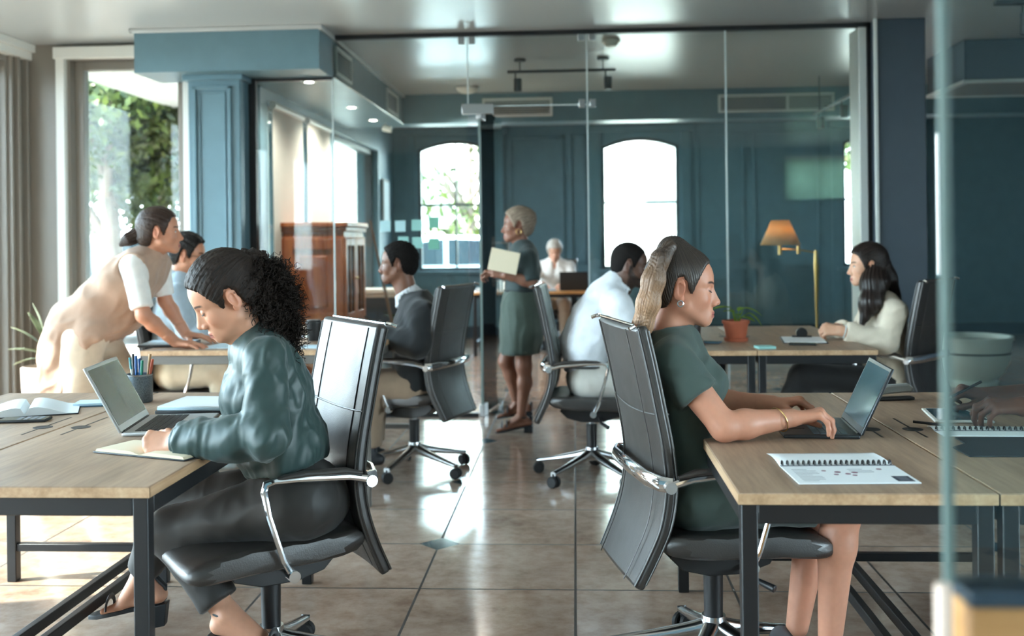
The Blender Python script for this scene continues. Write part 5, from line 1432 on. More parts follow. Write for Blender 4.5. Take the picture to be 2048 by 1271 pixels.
# ================================================================ the two women at the front desks
def place(B, loc, px, py, Y, scale=1.0): return W(px, py, Y) - (B @ A(loc)) * scale
def ring(mb, c, n, r, th, seg=24, mi=0, squash=1.0, up=None):
    n = unit(n); u = unit(np.cross(n, A(0, .01, 1) if abs(n[2]) < .9 else A(1, 0, 0))); v = np.cross(n, u)
    mb.tube([tuple(A(c) + u * r * math.cos(2 * PI * i / seg) + v * r * squash * math.sin(2 * PI * i / seg)) for i in range(seg + 1)], th, 7, mi, caps=False)
def curls(pts, nrm, bias, rng, L=(.05, .1), rad=(.005, .011), th=.0017, turns=(1.5, 3.5), seg=14, sides=4):
    n = len(pts); ax = nrm * rng.uniform(.1, .9, (n, 1)) + np.asarray(bias) + rng.normal(0, .35, (n, 3)); ax /= np.linalg.norm(ax, axis=1)[:, None]
    u = np.cross(ax, A(.3, .5, .8)); u /= np.linalg.norm(u, axis=1)[:, None]; v = np.cross(ax, u)
    Ln = rng.uniform(*L, (n, 1)); r = rng.uniform(*rad, (n, 1)); tn = rng.uniform(*turns, (n, 1)) * 2 * PI; ph = rng.uniform(0, 6.28, (n, 1))
    C = []
    for i in range(seg + 1):
        t = i / seg; a = ph + tn * t; rr = r * (.35 + .65 * min(1, t * 2.5))
        C.append(pts + ax * Ln * t + (u * np.cos(a) + v * np.sin(a)) * rr + A(0, 0, -.018) * t * t)
    C = np.stack(C, 1); V = []; 
    for k in range(sides):
        b_ = 2 * PI * k / sides; V.append(C + th * (u * math.cos(b_) + (v * .7 + ax * .7) * math.sin(b_))[:, None, :])
    V = np.stack(V, 2); idx = np.arange(n * (seg + 1) * sides).reshape(n, seg + 1, sides)
    F = []
    for k in range(sides): F.append(np.stack([idx[:, :-1, k], idx[:, :-1, (k + 1) % sides], idx[:, 1:, (k + 1) % sides], idx[:, 1:, k]], -1).reshape(-1, 4))
    return V.reshape(-1, 3), np.concatenate(F)

def ponytail_woman():
    skin = (196, 138, 112); S = A(0, 1, 0); Fw = A(1, 0, 0)
    P = Fig('ponytailed woman in a dark green dress typing at the front right desk', (.36, 3.2, 0), skin)
    J = dict(S=S, F=Fw, pel=(.350, 3.2, .580), wst=(.325, 3.2, .73), chs=(.308, 3.2, .87), upc=(.295, 3.2, .965), nck=(.285, 3.2, 1.045),
             shR=(.280, 3.045, .965), shL=(.288, 3.355, .965), elR=(.418, 3.0, .785), wrR=(.622, 3.06, .800), elL=(.43, 3.42, .787), wrL=(.615, 3.325, .800),
             hipR=(.37, 3.115, .575), hipL=(.37, 3.285, .575), knR=(.785, 3.12, .545), knL=(.76, 3.27, .545), anR=(.735, 3.12, .13), anL=(.665, 3.24, .13))
    B = basis((1, -.03), -3); O = place(B, (.1185, 0, -.036), 1440, 605, 3.2)
    V, F, c = head(B, O, skin, (.262, 3.2, 1.0), h=.0023, nr=.050, eyes='down', lips=(168, 96, 88), brow=(52, 38, 32), blush=.8)
    P.add_skin(V, F, c)
    f = Fld(); torso(f, J, 'f', -.006, bust=False)
    for s_ in 'RL': arm(f, J, s_, 'f', 0, 2.0, k=.018); leg(f, J, s_, 'f', 0, 2.0)
    f.cut((.41 - .168 * math.cos(R(12)), 3.225 - .168 * math.sin(R(12)), .5), (-math.cos(R(12)), -math.sin(R(12)), 0), .32)
    P.skinfield(f, .0055)
    f = Fld()
    t1 = hand(f, J['wrR'], (1, .08, .16), (-.2, .05, 1), False, .92, curls=[(52, 34, 18), (50, 38, 20), (52, 36, 20), (54, 34, 18)], fore=J['elR'] + (A(J['wrR']) - J['elR']) * .8, thumb=(20, 15, 25))
    P.skinfield(f, .0023)
    f = Fld()
    t2 = hand(f, J['wrL'], (1, -.1, .12), (-.15, 0, 1), True, .92, curls=[(40, 40, 20), (44, 38, 20), (46, 36, 20), (50, 34, 18)], fore=J['elL'] + (A(J['wrL']) - J['elL']) * .8, thumb=(20, 15, 25))
    P.skinfield(f, .0025)
    body = P.close()
    # dress
    f = Fld(); torso(f, J, 'f', .009, k=.045)
    for s_ in 'RL': arm(f, J, s_, 'f', .010, .50, k=.02, cutend=True, flare=.008)
    f.el((.34, 3.2, .56), (.12, .185, .11), k=.05)
    for s_ in 'RL':
        a, b_ = A(J['hip' + s_]), A(J['kn' + s_]); e = a + (b_ - a) * .78
        f.rc(a, e, .098, .078, .06, cut=(e, b_ - a))
    f.rc((.40, 3.2, .575), (.66, 3.2, .56), .09, .07, .06, side=S, w=1.6, cut=((.665, 3.2, .56), (1, 0, 0)))
    f.el((.275, 3.2, 1.075), (.066, .085, .045), k=.012, op='s'); f.cut((.41 - .176 * math.cos(R(12)), 3.225 - .176 * math.sin(R(12)), .5), (-math.cos(R(12)), -math.sin(R(12)), 0), .32)
    P.cloth('dress', f, .006, cloth('green_knit', (64, 79, 74), rough=.75, sheen=.15, sc=700, bump=.15), [dict(amp=.0065, along=(.5, 0, 1), scale=12, stretch=.3, seed=4), dict(amp=.0035, along=(1, .4, .3), scale=22, stretch=.3, seed=9)])
    # hair: slicked cap and blonde streaked ponytail
    lashes(P, B, O, body)
    f = Fld(); cap(f, .0075, k=.012, tf=.0035)
    rt = toL(B, O, W(1345, 493, 3.2)); f.el(rt, (.036, .036, .030), k=.018); f.el(rt * .85, (.044, .05, .04), k=.03)
    V, F = f.mesh(.0026); V = relax(V, F, 1); d = flow_radial(V, rt * 1.1, rt)
    V = V + normals(V, F) * (.0011 * np.sin(d[:, 0] * 700 + 3 * vnoise(d * A(60, 5, 1))))[:, None]
    hm = hair_mat('ash_brown_hair', (36, 31, 28), (72, 62, 55), sc=(260, 5, 1), rough=.36)
    P.hair('hair', O + V @ B.T, F, hm, d)
    f = Fld(); pts = [W(*q) for q in ((1340, 494, 3.16), (1320, 518, 3.13), (1307, 560, 3.12), (1297, 605, 3.12), (1286, 650, 3.13), (1274, 698, 3.14))]
    f.ch(pts, [.022, .025, .031, .033, .028, .010], k=.02, side=(0, 1, 0), w=1.1)
    V, F = f.mesh(.003); V = relax(V, F, 1); axis = unit(pts[4] - pts[1]); rel = V - pts[2]; al = rel @ axis; pr = rel - np.outer(al, axis)
    ang = np.arctan2(pr[:, 1], pr[:, 0]); d = np.stack([ang * .15, al, ang * 0], 1)
    V = V + normals(V, F) * (.0024 * vnoise(np.stack([ang * 9, al * 5, ang * 0], 1)) + .0012 * np.sin(ang * 60 + 4 * vnoise(np.stack([ang, al * 12, ang * 0], 1))))[:, None]
    P.hair('ponytail', V, F, hair_mat('blonde_streaked_hair', (44, 36, 32), (92, 76, 64), sc=(150, 3, 1), rough=.36, tip=((112, 80, 58), (206, 164, 128)), span=(-.09, .07)), d)
    m = MB(); ring(m, W(1341, 494, 3.2), (.5, 0, -1), .024, .006); P.mb('hair_tie', m, M['plastic'])
    m = MB(); e = O + B @ A(-.006, -.082, -.040); ring(m, e, (.2, 1, 0), .0085, .0022); P.mb('earring', m, M['chrome'], body)
    m = MB(); w_ = A(J['elR']) + (A(J['wrR']) - J['elR']) * .80; ring(m, w_, A(J['wrR']) - A(J['elR']) + A(.0, .05, .06), .036, .0016, 30); P.mb('bracelet', m, M['brass'], body)
    # grey shoes
    for s_ in 'RL':
        f = Fld(); an = A(J['an' + s_]); h_ = an + A(-.045, 0, -.09); tp = an + A(.135, 0, -.125)
        f.rc(h_ + A(.0, 0, .03), tp + A(-.06, 0, .022), .038, .032, .02, side=S, w=1.1); f.rc(tp + A(-.06, 0, .022), tp + A(0, 0, .015), .032, .02, .02, side=S, w=1.3); f.rc(h_ + A(0, 0, .02), h_ + A(0, 0, .055), .036, .038, .02)
        f.el(an + A(.012, 0, .03), (.05, .034, .05), k=.008, op='s')
        P.cloth('shoe', f, .005, simple('grey_suede_' + s_, (104, 102, 104), .85, bump=.1, bscale=300))
        MB().bx(h_[0] - .03, h_[0] + .02, h_[1] - .022, h_[1] + .022, 0.0, h_[2] + .01).build('shoe_heel', M['plastic'], P.t, bevel=.004, off=P.base)
    return P
ponytail_woman()

def curly_woman():
    skin = (206, 152, 124); th = R(12); Fw = A(-math.cos(th), -math.sin(th), 0); S = A(math.sin(th), -math.cos(th), 0)
    P = Fig('curly haired woman in a green satin shirt writing at the front left desk', (-.86, 3.05, 0), skin)
    J = dict(S=S, F=Fw, pel=W(588, 985, 3.06), wst=W(558, 895, 3.04), chs=W(540, 790, 3.02), upc=W(528, 722, 3.01), nck=W(517, 672, 3.0),
             shL=W(530, 722, 2.86), shR=W(522, 705, 3.16), elL=W(530, 866, 2.77), wrL=W(352, 884, 2.84), elR=W(520, 862, 3.24), wrR=W(440, 853, 3.16),
             hipL=W(602, 1000, 2.97), hipR=W(592, 985, 3.14), knR=W(330, 1008, 3.26), anR=W(286, 1152, 3.42), knL=W(345, 1062, 3.04), anL=W(452, 1226, 3.0))
    B = basis((-math.cos(R(20)), -math.sin(R(20))), -31, 9); O = place(B, (.1185, 0, -.036), 396, 657, 2.92)
    V, F, c = head(B, O, skin, W(505, 688, 2.99), h=.0023, nr=.048, eyes='down', lips=(178, 108, 98), brow=(58, 42, 36), blush=.9)
    P.add_skin(V, F, c)
    f = Fld(); torso(f, J, 'f', -.006, bust=False)
    for s_ in 'RL': arm(f, J, s_, 'f', -.003, 2.0, k=.018); leg(f, J, s_, 'f', -.004, 2.0)
    P.skinfield(f, .006)
    f = Fld(); hd = unit(A(-1, .10, -.02))
    hand(f, J['wrL'], hd, (-.12, -.78, .62), True, .95, curls=[(62, 58, 30), (64, 62, 34), (66, 64, 36), (66, 62, 34)], spread=(4, 1, -2, -4), fore=J['elL'] + (A(J['wrL']) - J['elL']) * .85, thumb=(20, 30, 30))
    P.skinfield(f, .0023)
    f = Fld()
    hand(f, J['wrR'], (-1, -.15, -.05), (-.05, -.3, 1), False, .92, curls=[(40, 50, 25), (45, 55, 30), (50, 55, 30), (55, 50, 30)], fore=J['elR'] + (A(J['wrR']) - J['elR']) * .7, thumb=(25, 25, 25))
    P.skinfield(f, .0025)
    for s_, toe, heel in (('R', W(212, 1222, 3.42), W(318, 1200, 3.44)), ('L', W(560, 1300, 2.99), W(440, 1262, 3.0))):
        f = Fld(); an = A(J['an' + s_]); kn = A(J['kn' + s_])
        f.rc(kn + (an - kn) * .7, an, .042, .034, .02)
        d = unit(toe - heel)
        foot(f, an, toe, heel)
        P.skinfield(f, .0032)
    body = P.close()
    # trousers
    f = Fld(); k_ = .05
    f.rc(J['pel'], A(J['wst']) * .35 + A(J['pel']) * .65, .118, .10, k_, side=S, w=1.42); f.el(A(J['pel']) + A(.03, 0, -.02), (.135, .185, .11), k=.05)
    for s_ in 'RL': leg(f, J, s_, 'f', .014, 1.86, k=.035, cutend=True, flare=.006)
    P.cloth('trousers', f, .006, cloth('charcoal_trousers', (42, 40, 38), rough=.55, sheen=.1, spec=.4), [dict(amp=.0035, along=(1, 0, .2), scale=10, stretch=.3, seed=2), dict(amp=.002, along=(.2, 1, 1), scale=22, stretch=.4, seed=5)])
    # satin shirt
    f = Fld(); torso(f, J, 'f', .006, k=.045, bust=False)
    f.el(A(J['chs']) + Fw * .05, (.075, .12, .075), k=.05); f.el(A(J['wst']) + A(.02, 0, .02), (.11, .15, .10), k=.06)
    for s_ in 'RL': arm(f, J, s_, 'f', .012, 1.93, k=.025, cutend=True, flare=.012)
    f.el(A(J['elL']) + A(.005, 0, -.012), (.062, .054, .050), k=.035); f.el((A(J['elL']) * .6 + A(J['wrL']) * .4) + A(0, 0, -.012), (.07, .046, .042), k=.035)
    f.cut(A(J['pel']) * .42 + A(J['wst']) * .58, (.25, 0, -1), .24)
    satin = cloth('green_satin', (44, 65, 63), rough=.45, sheen=.15, spec=.4, sc=40, bump=.05, vary=.05)
    sh = P.cloth('shirt', f, .0058, satin, [dict(amp=.0095, along=(.15, 0, 1), scale=13, stretch=.18, seed=1), dict(amp=.0065, along=(.8, .1, .6), scale=19, stretch=.25, seed=8), dict(amp=.003, along=(.2, 0, 1), scale=40, stretch=.2, seed=3)])
    f = Fld(); nb = A(J['nck']) + Fw * .012 + A(0, 0, -.012); collar(f, nb, unit(A(O) - nb) * .6 + A(0, 0, .4), Fw, .066, .042, th=.0065, gap=.5, flare=.016)
    P.cloth('collar', f, .0036, satin, [dict(amp=.002, along=(0, 0, 1), scale=18, stretch=.4, seed=6)])
    for s_ in 'LR':
        w_ = A(J['wr' + s_]); d = unit(w_ - A(J['el' + s_])); f = Fld(); f.rc(w_ - d * .065, w_ + d * .004, .043, .040, .0, cut=(w_, d)); P.cloth('cuff', f, .0045, satin)
    # hair: slick front, big curls behind
    f = Fld(); line = (HAIRLINE[0], [z - (.0 if i > 8 else .0) for i, z in enumerate(HAIRLINE[1])]); cap(f, .010, line, front=-.002, k=.015, tf=.004); lashes(P, B, O, body)
    V, F = f.mesh(.0028); d = flow_radial(V, A(-.09, 0, .05), A(-1, 0, .5)); N_ = normals(V, F)
    V = V + N_ * (.0022 * vnoise(d * A(160, 22, 1)) + .0012 * vnoise(V * 190))[:, None]
    hm = hair_mat('black_brown_curls', (16, 13, 12), (50, 38, 31), sc=(190, 24, 1), rough=.55, bump=.9, spec=.25)
    P.hair('hair', O + V @ B.T, F, hm, d)
    f = Fld()
    for px, py, Y, r in ((478, 550, 3.03, .066), (492, 540, 3.02, .056), (505, 560, 3.03, .080), (518, 600, 3.03, .078), (528, 638, 3.03, .064), (546, 668, 3.03, .036), (560, 694, 3.02, .020), (512, 612, 3.05, .07), (505, 650, 3.07, .05)):
        f.el(W(px, py, Y), (r, r * 1.15, r), k=.03)
    V, F = f.mesh(.0045); N_ = normals(V, F); V = V + N_ * (.008 * vnoise(V * 55) + .006 * vnoise(V * 120) + .004 * vnoise(V * 240))[:, None]
    d = V * 1.0
    hs = np.stack([vnoise(V * 40) * .2, V[:, 2], V[:, 0]], 1)
    cv = P.hair('curls', V, F, hm, hs)
    rg = np.random.default_rng(5); ok_ = np.nonzero(((V - O) @ B[:, 0] < -.05 - .02 * (V[:, 2] > O[2] + .07)) & (N_[:, 2] < .72))[0]; ii = ok_[rg.integers(0, len(ok_), 2600)]
    CV, CF = curls(V[ii], N_[ii], A(.06, 0, -.5), rg, L=(.03, .075), rad=(.004, .009), th=.00125, turns=(1.5, 4.0), seg=18)
    P.hair('loose_curls', CV, CF, hm, np.stack([CV[:, 0] * 3, CV[:, 2], CV[:, 1]], 1), cv)
    # sandals
    for nm, toe, heel, an in (('R', W(212, 1222, 3.42), W(318, 1200, 3.44), J['anR']), ('L', W(560, 1300, 2.99), W(440, 1262, 3.0), J['anL'])):
        d = unit(A(toe) - A(heel)); sd = unit(np.cross(d, ZV)); m = MB()
        pr = [(-.015, 0), (.05, .028), (.14, .036), (.2, .034), (.235, .012)]
        top = [A(heel) + d * q + sd * w_ for q, w_ in pr] + [A(heel) + d * q - sd * w_ for q, w_ in pr[::-1]]
        n = len(top); m.add([tuple(p + A(0, 0, .002)) for p in top] + [tuple(p - A(0, 0, .012)) for p in top], [tuple(range(n)), tuple(range(2 * n - 1, n - 1, -1))] + [(i, (i + 1) % n, (i + 1) % n + n, i + n) for i in range(n)])
        hh = A(heel) - d * .005
        m.add([tuple(hh + d * a + sd * b_ + ZV * z) for z, q in ((-.01, 1), (-.085, .7)) for a, b_ in ((-.025 * q, -.025 * q), (.03 * q, -.025 * q), (.03 * q, .025 * q), (-.025 * q, .025 * q))], [(0, 1, 2, 3), (7, 6, 5, 4), (0, 1, 5, 4), (1, 2, 6, 5), (2, 3, 7, 6), (3, 0, 4, 7)])
        so_ = P.mb('sandal', m, M['cover'], bevel=.002)
        s2 = MB(); bl = A(heel) + d * .165 + ZV * .012
        s2.tube([tuple(bl + sd * .046 * math.cos(a) + ZV * .036 * math.sin(a)) for a in [PI * i / 10 for i in range(11)]], .010, 8, flat=.3); P.mb('toe_strap', s2, M['cover'], so_); s2 = MB()
        ring(s2, A(an) + ZV * .004, (.1, 0, 1), .038, .004, squash=1.0); s2.tube([tuple(A(heel) - d * .02 + ZV * .0), tuple(A(heel) - d * .022 + ZV * .045), tuple(A(an) - d * .034)], .012, 8, flat=.5)
        P.mb('ankle_strap', s2, M['cover'], so_)
    p = thing('pen', 'dark pen in the far hand of the curly haired woman', 'pen', tuple(A(J['wrR']) + A(-.085, -.03, -.022)), R(200))
    MB().tube([(-.04, 0, .0), (.07, 0, .02)], .004, 10).build('barrel', M['plastic'], p); MB().tube([(-.04, 0, 0), (-.052, 0, -.002)], [.004, .001], 10).build('tip', M['steel'], p)
    return P
curly_woman()
# ================================================================ everyone else
def shoes(P, J, mat, sc=1.0, ids='RL', h=.006):
    for s_ in ids:
        f = Fld(); an = A(J['an' + s_]); d = unit(A(J['F'][0], J['F'][1], 0)); side = np.cross(d, ZV); z0 = an[2] - .085
        hl = A(an[0], an[1], z0) - d * .05 * sc; tp = hl + d * .27 * sc
        f.rc(hl + ZV * .035, hl + d * .18 * sc + ZV * .03, .034 * sc, .036 * sc, .02); f.rc(hl + d * .17 * sc + ZV * .028, tp + ZV * .022 - d * .03, .036 * sc, .024 * sc, .02, side=side, w=1.15)
        f.rc(an + ZV * .01, hl + d * .05 + ZV * .04, .038 * sc, .036 * sc, .02); f.cut(hl + ZV * .002, (0, 0, -1))
        P.cloth('shoe', f, h, mat)
def trousers(P, J, sex, mat, g=.016, t1=1.93, h=.009, flare=.01, amp=.005, name='trousers', sit=True, seed=1):
    f = Fld(); f.rc(J['pel'], A(J['wst']) * .4 + A(J['pel']) * .6, .118, .108, .05, side=J['S'], w=1.4)
    f.el(A(J['pel']) + A(J['F']) * .03 + A(0, 0, -.02), (.135 if abs(J['F'][0]) > .5 else .185, .185 if abs(J['F'][0]) > .5 else .135, .11), k=.05)
    for s_ in 'RL': leg(f, J, s_, sex, g, t1, k=.035, cutend=True, flare=flare)
    return P.cloth(name, f, h, mat, [dict(amp=amp, along=(.3, .2, 1), scale=9, stretch=.4, seed=seed)])
def top(P, J, sex, mat, g=.012, t1=1.92, h=.008, name='shirt', amp=.006, hem=.5, flare=.008, bust=True, extra=None, seed=2, along=(.3, 0, 1)):
    f = Fld(); torso(f, J, sex, g, k=.045, bust=bust)
    for s_ in 'RL': arm(f, J, s_, sex, g, t1, k=.03, cutend=True, flare=flare)
    if extra: extra(f)
    if hem is not None: f.cut(A(J['pel']) * hem + A(J['wst']) * (1 - hem), A(J['pel']) - A(J['wst']), .28)
    return P.cloth(name, f, h, mat, [dict(amp=amp, along=along, scale=10, stretch=.3, seed=seed), dict(amp=amp * .55, along=(1, .2, .6), scale=20, stretch=.35, seed=seed + 5)])
def hands(P, J, rs, ls, h=.0035, sc=1.0, fr=.028):
    for s_, sp in (('R', rs), ('L', ls)):
        if sp is None: continue
        dx, dorsal, cu = sp; f = Fld()
        hand(f, J['wr' + s_], dx, dorsal, s_ == 'L', sc, curls=[cu] * 4, fore=A(J['el' + s_]) + (A(J['wr' + s_]) - A(J['el' + s_])) * .72, fr=fr)
        P.skinfield(f, h)
def bodyskin(P, J, sex, h=.008, g=-.006):
    f = Fld(); torso(f, J, sex, g, bust=False)
    for s_ in 'RL': arm(f, J, s_, sex, -.003, 2.0, k=.018); leg(f, J, s_, sex, -.004, 2.0)
    P.skinfield(f, h)
def haircap(P, B, O, t, mat, line=HAIRLINE, front=0.0, amp=.002, sc=(160, 22, 1), h=.0035, extra=None, pole=(-.09, 0, .05), axis=(-1, 0, .5), name='hair', k=.012):
    f = Fld(); cap(f, t, line, front)
    if extra: extra(f)
    V, F = f.mesh(h); d = flow_radial(V, A(pole), A(axis)); V = V + normals(V, F) * (amp * vnoise(d * A(*sc)) + amp * .6 * vnoise(V * 150))[:, None]
    return P.hair(name, O + V @ B.T, F, mat, d)
MALE = (HAIRLINE[0], [z + (.006 if i > 9 else 0) for i, z in enumerate(HAIRLINE[1])])
X1 = A(1, 0, 0)

def leaning_woman():
    S = A(0, 1, 0); Y = 5.3
    P = Fig('woman in a beige sleeveless tunic leaning over the left middle desk on both hands', tuple(A(W(150, 700, Y)[0], Y, 0)), (198, 140, 112))
    J = dict(S=S, F=X1, pel=W(165, 655, Y), wst=W(208, 607, Y), chs=W(252, 562, Y), upc=W(282, 534, Y), nck=W(303, 510, Y),
             shR=W(266, 530, 5.16), shL=W(318, 533, 5.45), elR=W(287, 630, 5.12), wrR=W(352, 684, 5.25), elL=W(330, 600, 5.46), wrL=W(372, 668, 5.52),
             hipR=W(166, 672, 5.2), hipL=W(185, 668, 5.4), knR=W(150, 830, 5.18), anR=W(95, 985, 5.2), knL=W(268, 790, 5.42), anL=W(200, 960, 5.45))
    B = basis((math.cos(R(18)), math.sin(R(18))), 2); O = place(B, (.1185, 0, -.036), 367, 477, 5.3)
    V, F, c = head(B, O, P.skin, W(298, 515, Y), h=.003, nr=.048, eyes='open', lips=(170, 96, 88), brow=(60, 42, 34)); P.add_skin(V, F, c)
    bodyskin(P, J, 'f'); hands(P, J, ((1, .05, -.12), (.1, 0, 1), (8, 12, 8)), ((1, -.1, -.12), (.1, 0, 1), (8, 12, 8)), sc=.95); P.close()
    trousers(P, J, 'f', cloth('cream_trousers', (222, 206, 184), rough=.85), g=.03, flare=.035, t1=1.97, seed=4)
    top(P, J, 'f', cloth('white_tee', (236, 232, 226), rough=.85), g=.007, t1=.86, name='tee_shirt', amp=.003, hem=.1, flare=.006)
    f = Fld(); torso(f, J, 'f', .019, k=.05)
    f.ch([J['wst'], J['pel'], W(150, 700, Y), W(146, 795, Y)], [.12, .150, .150, .178], k=.06, side=S, w=1.2, cut=(W(146, 795, Y), (0, 0, -1)))
    f.ch([J['wst'], W(205, 660, Y), W(190, 712, Y)], [.115, .13, .12], k=.06, side=S, w=1.4)
    f.rc(J['chs'], W(262, 640, Y), .11, .075, .06, side=S, w=1.35); f.cut(W(262, 655, Y), (.55, 0, -1), .2)
    for s_ in 'RL':
        a = A(J['sh' + s_]); d = A(0, -1 if s_ == 'R' else 1, 0); f.rc(a + d * .075 + A(0, 0, -.01), a + d * .02 + A(0, 0, -.02), .075, .066, .01, op='s')
    P.cloth('tunic', f, .008, cloth('beige_linen', (180, 150, 130), rough=.9, bump=.2), [dict(amp=.010, along=(.7, 0, .7), scale=11, stretch=.12, seed=6), dict(amp=.006, along=(1, 0, .8), scale=17, stretch=.3, seed=12), dict(amp=.014, along=(.25, 0, 1), scale=15, stretch=.06, seed=23, zmax=.92)])
    m = MB()
    for q in ((256, 584), (245, 588)): m.lathe([(.001, -.003), (.009, -.003), (.009, .003), (.001, .003)], n=14, M=Matrix.Translation(tuple(W(q[0], q[1], 5.125))) @ Matrix.Rotation(R(90), 4, 'X'))
    hm = hair_mat('dark_brown_hair', (36, 26, 22), (66, 49, 41), sc=(220, 6, 1), rough=.38, spec=.3)
    haircap(P, B, O, .010, hm, front=-.004, extra=lambda f: f.el((-.075, 0, -.03), (.03, .034, .03), k=.03))
    f = Fld(); pts = [W(*q) for q in ((291, 466, 5.28), (276, 470, 5.24), (258, 478, 5.22), (243, 488, 5.22))]; f.ch(pts, [.034, .036, .030, .012], k=.02)
    V, F = f.mesh(.0035); ax = unit(pts[3] - pts[0]); rel = V - pts[0]; al = rel @ ax; pr = rel - np.outer(al, ax); an = np.arctan2(pr[:, 1], pr[:, 2]); d = np.stack([an * .12, al, an * 0], 1)
    P.hair('ponytail', V + normals(V, F) * (.0022 * np.sin(an * 34 + 3 * vnoise(d * 30)))[:, None], F, hm, d)
    shoes(P, J, M['cover'])
leaning_woman()

def glasses_man():
    S = A(0, 1, 0); Y = 6.1
    P = Fig('seated man with glasses in a light blue shirt beside the leaning woman', tuple(A(W(352, 735, Y)[0], Y, 0)), (196, 138, 108))
    J = dict(S=S, F=X1, pel=W(352, 738, Y), wst=W(352, 682, Y), chs=W(358, 622, Y), upc=W(362, 585, Y), nck=W(360, 552, Y),
             shR=W(350, 592, 5.92), shL=W(376, 585, 6.28), elR=W(378, 672, 5.9), wrR=W(452, 662, 5.98), elL=W(405, 668, 6.32), wrL=W(470, 658, 6.22),
             hipR=W(358, 745, 6.0), hipL=W(358, 740, 6.2), knR=W(458, 742, 5.98), knL=W(455, 738, 6.25), anR=W(440, 890, 5.98), anL=W(450, 880, 6.25))
    B = basis((math.cos(R(8)), math.sin(R(8))), -8); O = place(B, (-.008, -.08, 0), 366, 511, 6.02)
    V, F, c = head(B, O, P.skin, W(356, 556, Y), h=.0032, nr=.058, eyes='open', male=True, jaw=1.05, lips=(160, 100, 88), brow=(40, 30, 26)); P.add_skin(V, F, c)
    bodyskin(P, J, 'm'); hands(P, J, ((1, .1, -.05), (0, 0, 1), (25, 30, 15)), ((1, -.1, -.05), (0, 0, 1), (25, 30, 15))); body = P.close()
    trousers(P, J, 'm', cloth('cream_chinos', (226, 206, 176), rough=.85), seed=7)
    sh = cloth('light_blue_shirt', (168, 186, 198), rough=.8); top(P, J, 'm', sh, g=.012, seed=3, hem=.4)
    f = Fld(); collar(f, W(358, 551, Y), (.15, 0, 1), X1, .068, .035, th=.008); P.cloth('collar', f, .004, sh)
    haircap(P, B, O, .017, hair_mat('black_short_hair', (16, 14, 13), (36, 31, 28), sc=(120, 40, 1), rough=.55, spec=.25), MALE, amp=.004)
    m = MB(); 
    for s_ in (1, -1):
        ring(m, O + B @ A(.094, s_ * .033, -.002), B @ A(1, s_ * .15, 0), .021, .0014, 22); m.tube([tuple(O + B @ A(.090, s_ * .054, .003)), tuple(O + B @ A(.0, s_ * .078, .008))], .0014, 6)
    m.tube([tuple(O + B @ A(.1, .012, .002)), tuple(O + B @ A(.1, -.012, .002))], .0014, 6); P.mb('glasses', m, M['plastic'])
    shoes(P, J, M['cover'])
    dup(CH, (J['pel'][0] + .1, Y, 0), R(0), 'black leather chair of the man with glasses, mostly hidden under the left middle desk')
glasses_man()

def suit_man():
    S = A(0, -1, 0); Y = 5.92; Fw = -X1
    P = Fig('man in a dark suit jacket and white shirt, seen in profile facing left', tuple(A(W(838, 765, Y)[0], Y, 0)), (122, 84, 66))
    J = dict(S=S, F=Fw, pel=W(836, 765, Y), wst=W(838, 705, Y), chs=W(838, 655, Y), upc=W(836, 620, Y), nck=W(824, 586, Y),
             shL=W(843, 628, 5.75), shR=W(826, 620, 6.1), elL=W(836, 690, 5.7), wrL=W(757, 668, 5.78), elR=W(818, 682, 6.14), wrR=W(742, 657, 6.08),
             hipL=W(832, 772, 5.82), hipR=W(830, 768, 6.02), knL=W(735, 768, 5.8), knR=W(742, 764, 6.06), anL=W(740, 900, 5.8), anR=W(745, 890, 6.06))
    B = basis((-1, .02), 0); O = place(B, (.1185, 0, -.036), 757, 542, Y)
    V, F, c = head(B, O, P.skin, W(815, 592, Y), h=.003, nr=.056, eyes='open', male=True, beard='goatee', lips=(126, 78, 70), brow=(26, 20, 18), bcol=(20, 16, 15), nose=1.15); P.add_skin(V, F, c)
    bodyskin(P, J, 'm'); hands(P, J, ((-1, .05, -.05), (0, 0, 1), (35, 35, 20)), ((-1, -.05, -.08), (0, 0, 1), (35, 35, 20)), sc=1.02); P.close()
    trousers(P, J, 'm', cloth('taupe_chinos', (158, 138, 118), rough=.85), seed=9)
    wsh = cloth('white_shirt', (226, 230, 234), rough=.75); top(P, J, 'm', wsh, g=.004, t1=1.99, seed=3, hem=.5, amp=.003)
    f = Fld(); collar(f, W(814, 592, Y), (-.35, 0, 1), Fw, .066, .042, th=.008); P.cloth('collar', f, .004, wsh)
    def ex(f):
        f.rc(A(J['wst']), A(J['pel']) + A(0, 0, -.0), .125, .138, .05, side=S, w=1.4)
        u = unit(A(J['nck']) - A(J['wst'])); c0 = A(J['chs']) * .5 + A(J['upc']) * .5 + Fw * .14; f.rc(A(J['nck']) + Fw * .09 + ZV * .03, A(J['wst']) + Fw * .15, .062, .012, .012, op='s')
        f.el(A(J['nck']) + ZV * .025, (.078, .085, .05), k=.01, op='s')
    top(P, J, 'm', cloth('charcoal_suit_wool', (28, 31, 33), rough=.8, sheen=.3, bump=.15), g=.019, t1=1.90, h=.007, name='jacket', amp=.006, hem=1.15, extra=ex, seed=11)
    haircap(P, B, O, .009, hair_mat('black_coil_hair', (12, 10, 10), (26, 22, 20), sc=(200, 90, 1), rough=.75, spec=.15), MALE, amp=.0035, sc=(300, 120, 1))
    shoes(P, J, M['cover'])
suit_man()

